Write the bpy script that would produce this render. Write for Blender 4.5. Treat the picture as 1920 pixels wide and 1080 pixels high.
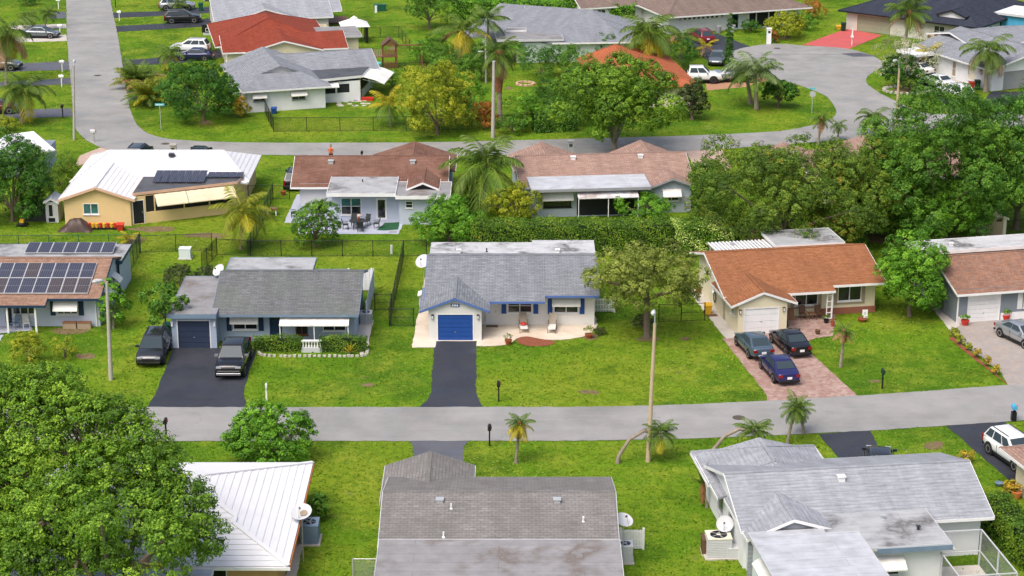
import bpy, bmesh, math, random
import numpy as np
from mathutils import Vector, Matrix
R = math.radians
for o in list(bpy.data.objects): bpy.data.objects.remove(o)
scene = bpy.context.scene
COL = scene.collection
random.seed(7)

# ---------------------------------------------------------------- camera
FPX, TH, CH = 3733.0, R(18.4), 50.0          # focal length in photo pixels, pitch down, height
cam = bpy.data.cameras.new('camera'); camo = bpy.data.objects.new('camera', cam); COL.objects.link(camo)
cam.sensor_width = 36; cam.lens = FPX / 1920 * 36; cam.clip_start = 1; cam.clip_end = 6000
camo.location = (0, 0, CH); camo.rotation_euler = (R(90) - TH, 0, 0)
scene.camera = camo
scene.render.resolution_x = 1024; scene.render.resolution_y = 576
# ---------------------------------------------------------------- sky, sun, exposure
SUN_EL, SUN_AZ = R(58), R(215)
w = bpy.data.worlds.new('World'); scene.world = w; w.use_nodes = True
sk = w.node_tree.nodes.new('ShaderNodeTexSky'); sk.sky_type = 'NISHITA'; sk.sun_disc = False
sk.sun_elevation = SUN_EL; sk.sun_rotation = SUN_AZ; sk.air_density = 1.0; sk.dust_density = 6.0; sk.ozone_density = 0.6
bg = w.node_tree.nodes['Background']; bg.inputs['Strength'].default_value = 0.15
w.node_tree.links.new(sk.outputs[0], bg.inputs[0])
sl = bpy.data.lights.new('sun', 'SUN'); sl.energy = 1.45; sl.angle = R(38); sl.color = (1, .98, .95)
so = bpy.data.objects.new('sun', sl); COL.objects.link(so)
so.rotation_euler = (R(90) - SUN_EL, 0, R(180) - SUN_AZ)
scene.view_settings.view_transform = 'Standard'; scene.view_settings.look = 'None'
scene.view_settings.gamma = 1; scene.view_settings.use_curve_mapping = False
scene.view_settings.exposure = 0.36

def G(px, py, z=0.0):
    """photo pixel -> point at height z"""
    u = (px - 960) / FPX; v = (py - 540) / FPX
    dy = math.cos(TH) - v * math.sin(TH); dz = -math.sin(TH) - v * math.cos(TH)
    t = (z - CH) / dz
    return Vector((u * t, dy * t, z))
def PPM(p):                                   # photo pixels per metre at a point
    return FPX / (p[1] * math.cos(TH) + (CH - p[2]) * math.sin(TH))

# ---------------------------------------------------------------- materials
MATS = {}
class NT:
    def __init__(s, name):
        s.m = bpy.data.materials.new(name); s.m.use_nodes = True
        s.t = s.m.node_tree; s.b = s.t.nodes['Principled BSDF']; s.out = s.t.nodes['Material Output']
        MATS[name] = s.m
    def n(s, typ, ins=None, **kw):
        nd = s.t.nodes.new(typ)
        for k, v in kw.items(): setattr(nd, k, v)
        for k, v in (ins or {}).items():
            if hasattr(v, 'links') or isinstance(v, bpy.types.NodeSocket): s.t.links.new(v, nd.inputs[k])
            else: nd.inputs[k].default_value = v
        return nd
    def l(s, a, b): s.t.links.new(a, b)
    def coord(s, kind='Object'):
        return s.n('ShaderNodeTexCoord').outputs[kind]
    def noise(s, co, scale, detail=4, rough=.55):
        return s.n('ShaderNodeTexNoise', {'Vector': co, 'Scale': scale, 'Detail': detail, 'Roughness': rough}).outputs[0]
    def ramp(s, fac, stops):
        r = s.n('ShaderNodeValToRGB', {'Fac': fac}); e = r.color_ramp.elements
        while len(e) < len(stops): e.new(.5)
        for i, (p, c) in enumerate(stops):
            e[i].position = p; e[i].color = (*c, 1) if len(c) == 3 else c
        return r.outputs[0]
    def mix(s, fac, a, b, mode='MIX'):
        r = s.n('ShaderNodeMix', data_type='RGBA', blend_type=mode)
        for i, v in ((0, fac), (6, a), (7, b)):
            if isinstance(v, bpy.types.NodeSocket): s.l(v, r.inputs[i])
            elif i == 0: r.inputs[0].default_value = v
            else: r.inputs[i].default_value = (*v, 1)
        return r.outputs[2]
    def bump(s, h, strength=.3, dist=.02):
        b = s.n('ShaderNodeBump', {'Height': h, 'Strength': strength, 'Distance': dist}); s.l(b.outputs[0], s.b.inputs['Normal'])
    def setc(s, c, rough=.7, metal=0, spec=.3):
        if isinstance(c, bpy.types.NodeSocket): s.l(c, s.b.inputs['Base Color'])
        else: s.b.inputs['Base Color'].default_value = (*c, 1)
        s.b.inputs['Roughness'].default_value = rough; s.b.inputs['Metallic'].default_value = metal
        s.b.inputs['Specular IOR Level'].default_value = spec
        return s.m
def sc(c, k): return tuple(min(1, x * k) for x in c)
def bw(a): return (a, a, a)

def plain(name, c, rough=.6, var=.12, scale=2.0, metal=0, stain=None, stain_amt=.5, stain_scale=.35, bump=0, spec=.3, kind='UV'):
    t = NT(name); co = t.coord(kind)
    n = t.noise(co, scale, 5)
    col = t.ramp(n, [(.25, sc(c, 1 - var)), (.75, sc(c, 1 + var))])
    if stain:
        m = t.ramp(t.noise(co, stain_scale, 5, .65), [(.45, bw(0)), (.72, bw(stain_amt))])
        col = t.mix(m, col, stain)
    if bump: t.bump(t.noise(co, scale * 12, 3), bump, .01)
    return t.setc(col, rough, metal, spec)

def shingle(name, c1, c2, c3, row=.2, wid=.42, stain=None, samt=.5, mortar=.5):
    t = NT(name); co = t.coord('UV')
    b = t.n('ShaderNodeTexBrick', {'Vector': co, 'Color1': (*c1, 1), 'Color2': (*c2, 1), 'Mortar': (*sc(c1, mortar), 1), 'Scale': 1.0,
        'Mortar Size': .016, 'Mortar Smooth': .4, 'Bias': 0.0, 'Brick Width': wid, 'Row Height': row})
    n1 = t.noise(co, 3.2, 6, .7)
    col = t.mix(t.ramp(n1, [(.42, bw(0)), (.68, bw(.75))]), b.outputs[0], c3)
    # streaky course-to-course tone
    mp = t.n('ShaderNodeMapping', {'Vector': co, 'Scale': (.55, 3.5, 1)})
    col = t.mix(.7, col, t.ramp(t.noise(mp.outputs[0], 1.5, 6, .65), [(.3, bw(.45)), (.7, bw(1.0))]), 'MULTIPLY')
    mp2 = t.n('ShaderNodeMapping', {'Vector': co, 'Scale': (1.1, .16, 1)})               # run-off streaks down the slope
    col = t.mix(.5, col, t.ramp(t.noise(mp2.outputs[0], 1.0, 5, .6), [(.35, bw(.62)), (.62, bw(1.0))]), 'MULTIPLY')
    sv = t.n('ShaderNodeSeparateXYZ', {0: co}); fr = t.n('ShaderNodeMath', {0: t.n('ShaderNodeMath', {0: sv.outputs[1], 1: row}, operation='DIVIDE').outputs[0]}, operation='FRACT')
    ln = t.mix(t.ramp(t.noise(co, 2.2, 4), [(.35, bw(0)), (.65, bw(1))]), bw(1), t.ramp(fr.outputs[0], [(0, bw(.62)), (.22, bw(1))]))
    col = t.mix(.85, col, ln, 'MULTIPLY')
    if stain: col = t.mix(t.ramp(t.noise(co, .3, 5, .6), [(.42, bw(0)), (.7, bw(samt))]), col, stain)
    t.bump(b.outputs['Fac'], -.6, .02)
    return t.setc(col, .9, 0, .15)

def flatroof(name, c, dark, pud=.35):
    t = NT(name); co = t.coord('UV')
    base = t.ramp(t.noise(co, .9, 6, .6), [(.3, sc(c, .8)), (.7, sc(c, 1.12))])
    mp = t.n('ShaderNodeMapping', {'Vector': co, 'Scale': (.3, 2.2, 1)})
    base = t.mix(t.ramp(t.noise(mp.outputs[0], 1.1, 5), [(.48, bw(0)), (.75, bw(.45))]), base, sc(c, 1.35))
    base = t.mix(t.ramp(t.noise(co, .33, 6, .62), [(.50, bw(0)), (.58, bw(pud * .8)), (.63, bw(min(1, pud * 1.6))), (.67, bw(pud * .5))]), base, dark)
    s = t.n('ShaderNodeTexBrick', {'Vector': co, 'Color1': (1, 1, 1, 1), 'Color2': (.95, .95, .95, 1), 'Mortar': (.62, .62, .62, 1), 'Scale': 1,
        'Mortar Size': .018, 'Brick Width': 9.0, 'Row Height': .98})
    base = t.mix(.8, base, s.outputs[0], 'MULTIPLY')
    t.bump(t.noise(co, 14, 3), .2, .01)
    return t.setc(base, .55, 0, .35)

def pavers(name, cols, w, h, mortar, stain=None):
    t = NT(name); co = t.coord('UV')
    b = t.n('ShaderNodeTexBrick', {'Vector': co, 'Color1': (*cols[0], 1), 'Color2': (*cols[1], 1), 'Mortar': (*mortar, 1), 'Scale': 1,
        'Mortar Size': .012, 'Mortar Smooth': .3, 'Brick Width': w, 'Row Height': h})
    v = t.n('ShaderNodeTexVoronoi', {'Vector': co, 'Scale': 3.3})
    col = t.mix(t.ramp(v.outputs['Color'], [(.3, bw(0)), (.8, bw(.7))]), b.outputs[0], cols[2])
    col = t.mix(t.ramp(t.noise(co, .5, 5), [(.4, bw(0)), (.75, bw(.4))]), col, stain or sc(cols[0], .7))
    t.bump(b.outputs['Fac'], -.5, .01)
    return t.setc(col, .85, 0, .2)

def leafmat(name, dark, mid, light, accent=None, amt=0):
    t = NT(name)
    a = t.n('ShaderNodeAttribute', attribute_name='tint').outputs['Fac']
    st = [(0, dark), (.5, mid), (.93, light)]
    if accent: st = [(0, dark), (.45, mid), (max(.5, .96 - amt), light), (min(1, 1.0 - amt * .6), accent)]
    c = t.ramp(a, st)
    t.setc(c, .55, 0, .25)
    tr = t.n('ShaderNodeBsdfTranslucent', {'Color': c})
    mx = t.n('ShaderNodeMixShader', {'Fac': .26}); t.l(t.b.outputs[0], mx.inputs[1]); t.l(tr.outputs[0], mx.inputs[2])
    t.l(mx.outputs[0], t.out.inputs[0])
    return t.m

def asphalt(name, c, tint, patch=.3):
    t = NT(name); co = t.coord('Object')
    col = t.ramp(t.noise(co, .25, 6, .65), [(.3, sc(c, .76)), (.7, sc(c, 1.16))])
    col = t.mix(t.ramp(t.noise(co, 26, 2), [(.3, bw(0)), (.8, bw(.35))]), col, tint)
    mp = t.n('ShaderNodeMapping', {'Vector': co, 'Scale': (.08, 1.3, 1)})
    col = t.mix(t.ramp(t.noise(mp.outputs[0], 1, 5), [(.5, bw(0)), (.75, bw(patch))]), col, sc(c, 1.28))
    col = t.mix(t.ramp(t.noise(co, .11, 4, .6), [(.54, bw(0)), (.72, bw(.5))]), col, sc(c, .55))
    ds = t.n('ShaderNodeVectorMath', {0: co, 1: t.n('ShaderNodeTexNoise', {'Vector': co, 'Scale': .8, 'Detail': 5}).outputs[1]}, operation='MULTIPLY_ADD'); ds.inputs[2].default_value = (0, 0, 0); t.l(co, ds.inputs[2]); ds.inputs[0].default_value = (2.2, 2.2, 0)
    for lk in list(ds.inputs[0].links): t.t.links.remove(lk)
    cr = t.n('ShaderNodeTexVoronoi', {'Vector': ds.outputs[0], 'Scale': .09}, feature='DISTANCE_TO_EDGE')
    wob = t.ramp(cr.outputs['Distance'], [(.0, bw(.3)), (.003, bw(0))])
    col = t.mix(wob, col, sc(c, .35))
    t.bump(t.noise(co, 40, 2), .25, .01)
    t.setc(col, .85, 0, .35); t.l(t.ramp(t.noise(co, .55, 4), [(.38, bw(.42)), (.6, bw(.85))]), t.b.inputs['Roughness'])
    return t.m

def build_materials():
    # lawn
    t = NT('lawn'); co = t.coord('Object')
    g1, g2, g3 = (.066, .155, .008), (.128, .245, .010), (.27, .32, .03)
    c = t.ramp(t.noise(co, .06, 6, .6), [(.36, g1), (.5, g2), (.64, (.20, .27, .016))])
    c = t.mix(t.ramp(t.noise(co, .27, 7, .72), [(.46, bw(0)), (.64, bw(.85))]), c, g3)
    c = t.mix(t.ramp(t.noise(co, .17, 6, .7), [(.36, bw(.8)), (.48, bw(0))]), c, sc(g1, .72))
    c = t.mix(t.ramp(t.noise(co, 1.7, 5, .75), [(.36, bw(.55)), (.55, bw(0))]), c, sc(g1, .7))
    c = t.mix(t.ramp(t.noise(co, .42, 7, .78), [(.62, bw(0)), (.72, bw(.8))]), c, (.30, .25, .13))
    c = t.mix(t.ramp(t.noise(co, 9, 3, .7), [(.35, bw(.4)), (.6, bw(0))]), c, sc(g1, .6))
    t.bump(t.noise(co, 12, 4, .7), .8, .06)
    t.setc(c, .9, 0, .1)
    asphalt('road_asphalt', (.285, .28, .27), (.335, .33, .32))
    asphalt('road_stain', (.17, .16, .15), (.22, .21, .2), .5)
    asphalt('drive_asphalt', (.034, .038, .05), (.055, .06, .075), .45)
    asphalt('drive_dull', (.10, .105, .125), (.14, .14, .16), .25)
    plain('concrete', (.52, .49, .45), .85, .1, .8, stain=(.30, .24, .18), stain_amt=.5, bump=.15, kind='Object')
    plain('patio_cream', (.66, .58, .48), .8, .08, .8, stain=(.42, .27, .16), stain_amt=.65, stain_scale=.28, bump=.1, kind='Object')
    plain('patio_blue', (.42, .45, .54), .8, .08, .8, stain=(.30, .30, .34), bump=.1, kind='Object')
    plain('red_paint', (.50, .10, .095), .75, .1, 1, stain=(.38, .10, .1), kind='Object')
    plain('mulch', (.23, .075, .04), .95, .35, 9, bump=.5, kind='Object')
    plain('soil', (.17, .115, .065), .95, .3, 5, stain=(.24, .22, .10), stain_scale=1.2, bump=.5, kind='Object')
    plain('iron', (.09, .075, .065), .8, .2, 20, kind='Object')
    pavers('paver_red', [(.31, .18, .145), (.40, .25, .205), (.46, .35, .31)], .23, .115, (.2, .14, .12))
    pavers('paver_grey', [(.36, .31, .28), (.45, .38, .33), (.30, .29, .29)], .3, .15, (.22, .19, .16))
    pavers('paver_tan', [(.50, .37, .30), (.58, .44, .37), (.46, .34, .29)], .3, .15, (.36, .26, .2))
    pavers('paver_orange', [(.42, .22, .12), (.50, .28, .17), (.38, .22, .15)], .25, .12, (.28, .15, .1))
    # roofs
    shingle('sh_bluegrey', (.275, .295, .325), (.34, .36, .39), (.20, .215, .24))
    shingle('sh_darkgrey', (0.192, 0.198, 0.211), (0.243, 0.250, 0.262), (0.134, 0.141, 0.147), stain=(0.128, 0.154, 0.115), samt=.45)
    shingle('sh_orange', (.40, .165, .075), (.34, .135, .062), (.47, .21, .105), stain=(.22, .095, .05), samt=.5)
    shingle('sh_brown', (0.218, 0.109, 0.079), (0.282, 0.147, 0.109), (0.160, 0.090, 0.070), stain=(0.346, 0.205, 0.147), samt=.4)
    shingle('sh_tan', (0.422, 0.275, 0.218), (0.499, 0.333, 0.269), (0.346, 0.230, 0.192))
    shingle('sh_mixed', (0.435, 0.205, 0.122), (0.282, 0.166, 0.128), (0.384, 0.269, 0.218), wid=.22)
    shingle('sh_red', (.33, .065, .038), (.28, .055, .033), (.38, .095, .055), stain=(.24, .055, .035), samt=.35)
    shingle('sh_grey', (0.320, 0.339, 0.378), (0.371, 0.390, 0.429), (0.256, 0.275, 0.307))
    shingle('sh_old', (0.275, 0.262, 0.256), (0.339, 0.320, 0.307), (0.218, 0.211, 0.211), row=.2, wid=.4, stain=(0.147, 0.141, 0.128), samt=.8)
    shingle('sh_pale', (.40, .42, .46), (.43, .45, .49), (.35, .37, .41), row=.27, wid=1.0, mortar=.8)
    shingle('sh_navy', (0.045, 0.054, 0.083), (0.064, 0.072, 0.102), (0.036, 0.044, 0.064))
    shingle('sh_umber', (0.256, 0.192, 0.160), (0.320, 0.237, 0.198), (0.205, 0.160, 0.141))
    shingle('sh_terracotta', (0.538, 0.154, 0.064), (0.474, 0.128, 0.058), (0.589, 0.205, 0.102), row=.3, wid=.25)
    shingle('sh_solar', (0.384, 0.230, 0.160), (0.307, 0.186, 0.134), (0.461, 0.307, 0.230))
    flatroof('flat_grey', (.385, .395, .405), (.09, .08, .075), .5)
    flatroof('flat_white', (.51, .52, .53), (.09, .085, .08), .6)
    flatroof('flat_pale', (.47, .49, .53), (.28, .27, .28), .2)
    flatroof('flat_dark', (.085, .09, .10), (.03, .03, .032), .4)
    flatroof('flat_old', (.27, .265, .27), (.17, .14, .12), .6)
    plain('tile_white', (.74, .74, .76), .6, .03, 1.2, stain=(.62, .62, .64), stain_amt=.4)
    plain('tile_joint', (.60, .60, .62), .8, .1)
    plain('metal_white', (.78, .79, .80), .45, .03, .8, stain=(.55, .55, .55), stain_amt=.3)
    # walls
    for nm, c in dict(w_cream=(.68, .675, .655), w_blue=(.40, .47, .60), w_navyhouse=(.36, .44, .56), w_lightblue=(.50, .55, .66), w_yellow=(.74, .55, .27),
            w_pale=(.72, .65, .47), w_slate=(.205, .235, .27), w_white=(.76, .77, .79), w_mint=(.66, .73, .74), w_sand=(.62, .57, .47), w_greyblue=(.36, .41, .48),
            w_stone=(.58, .56, .51), w_ochre=(.55, .34, .15)).items():
        plain(nm, c, .85, .04, .9, stain=sc(c, .78), stain_amt=.35, stain_scale=.5, bump=.12)
    for nm, c in dict(p_white=(.80, .80, .80), p_blue=(.018, .075, .30), p_darkblue=(.018, .045, .095), p_navy=(.03, .045, .085), p_teal=(.06, .36, .44), p_black=(.015, .015, .017),
            p_grey=(.30, .31, .33), p_ltgrey=(.55, .56, .58), p_orange=(.60, .20, .07), p_cream=(.74, .69, .56), p_sage=(.29, .31, .22), p_brown=(.13, .07, .04), p_tan=(.36, .28, .2),
            p_green=(.01, .085, .05), p_dkgreen=(.012, .04, .022), p_yellow=(.72, .42, .03), p_red=(.55, .04, .025), p_bluegrey=(.17, .24, .33), p_aqua=(.10, .50, .52),
            p_trimblue=(.09, .16, .40), p_skyblue=(.08, .38, .62), p_wood=(.22, .10, .05), p_terra=(.34, .09, .04), p_concrete=(.44, .41, .36), p_pole=(.52, .41, .28), p_peach=(.66, .42, .30)).items():
        plain(nm, c, .5, .07, 1.5, stain=sc(c, .72), stain_amt=.3, stain_scale=.8)
    plain('awning', (.76, .75, .72), .5, .03, 2, stain=(.50, .47, .40), stain_amt=.45, stain_scale=.7)
    plain('awning_cream', (.74, .64, .45), .5, .05, 2, stain=(.52, .42, .28), stain_amt=.5, stain_scale=.6)
    plain('awning_rust', (.72, .72, .74), .5, .03, 2, stain=(.26, .16, .12), stain_amt=1.0, stain_scale=.6)
    plain('metal', (.42, .44, .46), .4, .08, 3, metal=.7); plain('galv', (.55, .57, .58), .45, .08, 3, metal=.4)
    plain('metal_dark', (.05, .055, .06), .5, .1, 3, metal=.3)
    plain('tarp', (.06, .032, .026), .45, .25, 3, spec=.5)
    plain('rubber', (.018, .018, .02), .85, .2, 6); plain('rim', (.45, .46, .48), .3, .08, 5, metal=.7)
    plain('bark', (.17, .13, .10), .95, .3, 5, bump=.6, kind='Object'); plain('bark_pale', (.30, .26, .215), .95, .25, 4, stain=(.18, .15, .12), bump=.5, kind='Object')
    plain('palm_trunk', (.30, .25, .20), .95, .25, 4, stain=(.15, .11, .08), stain_scale=1.2, bump=.5, kind='Object')
    plain('palm_skirt', (.27, .12, .055), .95, .35, 5, bump=.6, kind='Object')
    plain('brick_wall', (.34, .13, .085), .9, .25, 6, bump=.3); plain('rock', (.50, .47, .42), .9, .2, 3, bump=.3, kind='Object')
    plain('skin', (.42, .23, .15), .6, .05); plain('cloth_orange', (.75, .14, .03), .8, .1); plain('cloth_black', (.02, .02, .024), .85, .1); plain('hair', (.03, .018, .012), .7, .2)
    plain('fabric_tan', (.34, .29, .23), .8, .06, 4); plain('turf', (.02, .09, .04), .95, .2, 5, bump=.3, kind='Object')
    t = NT('glass'); co = t.coord('Object')
    t.setc(t.ramp(t.noise(co, .8, 2), [(.35, (.012, .015, .017)), (.7, (.045, .05, .05))]), .08, 0, .6)
    t = NT('glass_teal'); co = t.coord('Object')
    t.setc(t.ramp(t.noise(co, .8, 2), [(.3, (.03, .10, .09)), (.7, (.06, .20, .19))]), .1, 0, .6)
    t = NT('screen'); t.setc((.018, .02, .022), .7, 0, .3)  # screens; also the painted dark of the open doorway
    t = NT('car_glass'); t.setc((.04, .058, .07), .05, 0, .22)
    t = NT('lamp_glass'); t.setc((.75, .76, .78), .15, 0, .5)
    t = NT('tail_red'); t.setc((.25, .008, .008), .2, 0, .5)
    t = NT('head_clear'); t.setc((.38, .4, .43), .12, .1, .6)
    for nm, c, me in (('car_black', (.012, .012, .015), .3), ('car_charcoal', (.035, .038, .046), .4), ('car_greyblue', (.11, .16, .21), .5), ('car_blue', (.025, .022, .13), .4),
            ('car_silver', (.42, .44, .47), .6), ('car_white', (.78, .79, .80), 0), ('car_red', (.22, .01, .018), .3), ('car_maroon', (.12, .01, .015), .3), ('car_grey', (.16, .18, .20), .5), ('car_navy', (.012, .018, .075), .3)):
        t = NT(nm); t.setc(c, .3, me, .5); t.b.inputs['Coat Weight'].default_value = .7; t.b.inputs['Coat Roughness'].default_value = .06
        nz = t.noise(t.coord('Object'), 1.5, 3); t.l(t.ramp(nz, [(.3, bw(.14)), (.8, bw(.3))]), t.b.inputs['Roughness'])
    # solar cells
    for nm, c in (('solar_blue', (.022, .025, .045)), ('solar_brown', (.04, .028, .026))):
        t = NT(nm); co = t.coord('UV')
        b = t.n('ShaderNodeTexBrick', {'Vector': co, 'Color1': (*c, 1), 'Color2': (*sc(c, 1.25), 1), 'Mortar': (.20, .21, .26, 1), 'Scale': 1, 'Mortar Size': .008, 'Brick Width': .17, 'Row Height': .17})
        b.offset = 0
        t.setc(b.outputs[0], .3, 0, .3)
    # chain link: diamond lattice of wire, the rest open
    for nm, c, dens in (('link_black', (.012, .014, .014), .17), ('link_green', (.006, .05, .03), .62), ('link_galv', (.4, .42, .43), .28), ('mesh_dark', (.01, .012, .012), .55)):
        t = NT(nm); co = t.coord('UV')
        mp = t.n('ShaderNodeMapping', {'Vector': co, 'Rotation': (0, 0, R(45)), 'Scale': (16, 16, 16)})
        fr = t.n('ShaderNodeVectorMath', {0: mp.outputs[0]}, operation='FRACTION')
        sp = t.n('ShaderNodeSeparateXYZ', {0: fr.outputs[0]})
        k = 1 - math.sqrt(1 - dens)
        a = t.n('ShaderNodeMath', {0: sp.outputs[0], 1: k}, operation='LESS_THAN'); b = t.n('ShaderNodeMath', {0: sp.outputs[1], 1: k}, operation='LESS_THAN')
        mx = t.n('ShaderNodeMath', {0: a.outputs[0], 1: b.outputs[0]}, operation='MAXIMUM')
        t.setc(c, .6, 0, .3); t.l(mx.outputs[0], t.b.inputs['Alpha'])
    # foliage
    leafmat('lf_big', (0.054, 0.120, 0.012), (0.137, 0.280, 0.021), (0.338, 0.520, 0.046))
    leafmat('lf_deep', (0.024, 0.078, 0.011), (0.058, 0.176, 0.018), (0.143, 0.325, 0.033))
    leafmat('lf_mid', (0.036, 0.102, 0.012), (0.091, 0.227, 0.021), (0.221, 0.416, 0.039))
    leafmat('lf_bright', (0.054, 0.150, 0.012), (0.137, 0.338, 0.021), (0.286, 0.546, 0.046))
    leafmat('lf_yellow', (0.108, 0.156, 0.010), (0.286, 0.351, 0.019), (0.546, 0.546, 0.039), (.46, .36, .02), .08)
    leafmat('lf_olive', (0.090, 0.120, 0.024), (0.221, 0.280, 0.046), (0.416, 0.481, 0.091), (.30, .20, .06), .06)
    leafmat('lf_rust', (0.042, 0.090, 0.011), (0.111, 0.202, 0.019), (0.260, 0.364, 0.039), (.40, .20, .03), .08)
    leafmat('lf_dark', (0.024, 0.042, 0.013), (0.081, 0.118, 0.033), (0.196, 0.229, 0.065))
    leafmat('lf_hedge', (0.048, 0.114, 0.010), (0.117, 0.234, 0.018), (0.286, 0.416, 0.039), (.30, .20, .03), .04)
    leafmat('lf_flower', (0.037, 0.092, 0.008), (0.131, 0.281, 0.025), (0.456, 0.579, 0.096), (0.896, 1.040, 0.377), .34)
    leafmat('lf_croton', (0.096, 0.096, 0.013), (0.399, 0.345, 0.035), (0.918, 0.655, 0.065), (0.606, 0.138, 0.041), .15)
    leafmat('lf_red', (0.120, 0.060, 0.013), (0.364, 0.137, 0.027), (0.655, 0.286, 0.053), (0.496, 0.083, 0.028), .1)
    leafmat('lf_grey', (0.156, 0.156, 0.096), (0.399, 0.399, 0.254), (0.699, 0.699, 0.481))
    leafmat('palm_green', (.031, .075, .010), (.081, .156, .019), (.200, .275, .044))
    leafmat('palm_lime', (.08, .11, .01), (.18, .22, .018), (.36, .36, .03))
    leafmat('palm_silver', (.050, .100, .027), (.125, .200, .056), (.300, .375, .163))
    leafmat('palm_yellow', (.163, .163, .015), (.375, .338, .022), (.625, .475, .037))
    leafmat('palm_dead', (.200, .100, .044), (.350, .200, .100), (.475, .325, .175))
    leafmat('grass_blade', (.07, .16, .008), (.132, .255, .010), (.27, .33, .03), (.34, .28, .13), .04)
build_materials()
M = MATS

# ---------------------------------------------------------------- mesh helpers
class MB:
    def __init__(s): s.v = []; s.f = []
    def add(s, vs, fs):
        k = len(s.v); s.v += [tuple(p) for p in vs]; s.f += [tuple(i + k for i in f) for f in fs]; return s
    def box(s, x0, x1, y0, y1, z0, z1, mt=None):
        vs = [Vector(p) for p in ((x0, y0, z0), (x1, y0, z0), (x1, y1, z0), (x0, y1, z0), (x0, y0, z1), (x1, y0, z1), (x1, y1, z1), (x0, y1, z1))]
        if mt is not None: vs = [mt @ p for p in vs]
        return s.add(vs, [(3, 2, 1, 0), (4, 5, 6, 7), (0, 1, 5, 4), (1, 2, 6, 5), (2, 3, 7, 6), (3, 0, 4, 7)])
    def slab(s, poly, th, d=None):
        """coplanar 3-D polygon thickened downwards (or along d)"""
        d = Vector(d) if d is not None else Vector((0, 0, -th)); n = len(poly)
        a = [Vector(p) for p in poly]
        nn = sum(((a[i] - a[0]).cross(a[(i + 1) % n] - a[0]) for i in range(n)), Vector())
        if nn.dot(d) > 0: a = a[::-1]
        b = [p + d for p in a]
        return s.add(a + b, [tuple(range(n)), tuple(range(2 * n - 1, n - 1, -1))] + [(i, i + n, (i + 1) % n + n, (i + 1) % n) for i in range(n)])
    def poly(s, pts): return s.add(pts, [tuple(range(len(pts)))])
    def tube(s, pts, rad, n=8, cap=True):
        pts = [Vector(p) for p in pts]
        if not hasattr(rad, '__len__'): rad = [rad] * len(pts)
        vs = []; prev = None
        for i, p in enumerate(pts):
            d = (pts[min(i + 1, len(pts) - 1)] - pts[max(i - 1, 0)]).normalized()
            if prev is None: prev = d.orthogonal().normalized()
            a = (prev - d * prev.dot(d)).normalized(); prev = a; b = d.cross(a)
            for k in range(n):
                t = 2 * math.pi * k / n
                vs.append(p + (a * math.cos(t) + b * math.sin(t)) * rad[i])
        fs = [(i * n + k, i * n + (k + 1) % n, (i + 1) * n + (k + 1) % n, (i + 1) * n + k) for i in range(len(pts) - 1) for k in range(n)]
        if cap: fs += [tuple(range(n - 1, -1, -1)), tuple(range((len(pts) - 1) * n, len(pts) * n))]
        return s.add(vs, fs)
    def bar(s, a, b, w, h=None):
        """square bar from a to b"""
        a = Vector(a); b = Vector(b); h = h or w; d = (b - a).normalized()
        up = Vector((0, 0, 1)) if abs(d.z) < .95 else Vector((0, 1, 0))
        sx = d.cross(up).normalized() * w / 2; sy = sx.cross(d).normalized() * h / 2
        vs = [p + q for p in (a, b) for q in (-sx - sy, sx - sy, sx + sy, -sx + sy)]
        return s.add(vs, [(3, 2, 1, 0), (4, 5, 6, 7), (0, 1, 5, 4), (1, 2, 6, 5), (2, 3, 7, 6), (3, 0, 4, 7)])
    def lathe(s, prof, n=12, c=(0, 0, 0), mt=None):
        vs = []; c = Vector(c)
        for r, z in prof:
            for k in range(n):
                t = 2 * math.pi * k / n; p = Vector((r * math.cos(t), r * math.sin(t), z))
                vs.append((mt @ p if mt is not None else p) + c)
        m = len(prof)
        fs = [(i * n + k, i * n + (k + 1) % n, (i + 1) * n + (k + 1) % n, (i + 1) * n + k) for i in range(m - 1) for k in range(n)]
        fs += [tuple(range(n - 1, -1, -1)), tuple(range((m - 1) * n, m * n))]
        return s.add(vs, fs)
    def mesh(s, name):
        me = bpy.data.meshes.new(name); me.from_pydata(s.v, [], s.f); me.update()
        uv = me.uv_layers.new(name='UVMap'); Z = Vector((0, 0, 1))
        for p in me.polygons:
            n = p.normal
            if abs(n.z) > .995: u, v = Vector((1, 0, 0)), Vector((0, 1, 0))
            else: u = Z.cross(n).normalized(); v = n.cross(u)
            for li in p.loop_indices:
                q = me.vertices[me.loops[li].vertex_index].co
                uv.data[li].uv = (q.dot(u), q.dot(v))
        return me
def link(name, data, mat=None, parent=None):
    o = bpy.data.objects.new(name, data); COL.objects.link(o)
    if mat and data is not None and not data.materials: data.materials.append(M[mat])
    if parent: o.parent = parent
    return o
def part(name, mb, mat, parent=None, label=None, smooth=False):
    me = mb.mesh(name) if isinstance(mb, MB) else mb
    o = link(name, me, mat, parent)
    if label: o['label'] = label
    if smooth: smoothen(me)
    return o
def smoothen(me, ang=40):
    me.polygons.foreach_set('use_smooth', [True] * len(me.polygons)); me.set_sharp_from_angle(angle=R(ang))
def tag(o, label, cat, group=None):
    o['label'] = label; o['category'] = cat
    if group: o['group'] = group
    return o
def thing(name, label, cat, loc=(0, 0, 0), rz=0, group=None):
    o = bpy.data.objects.new(name, None); COL.objects.link(o); o.location = loc; o.rotation_euler = (0, 0, rz); o.empty_display_size = .3
    return tag(o, label, cat, group)
def one(name, mb, mat, label, cat, loc=(0, 0, 0), rz=0, group=None, smooth=False):
    o = part(name, mb, mat, None, None, smooth); o.location = loc; o.rotation_euler = (0, 0, rz)
    return tag(o, label, cat, group)
def copy_tree(o, parent=None):
    c = o.copy(); COL.objects.link(c); c.parent = parent
    for ch in o.children: copy_tree(ch, c)
    return c
EXCL = []                                      # ground areas without grass blades (world polygons)
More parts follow.
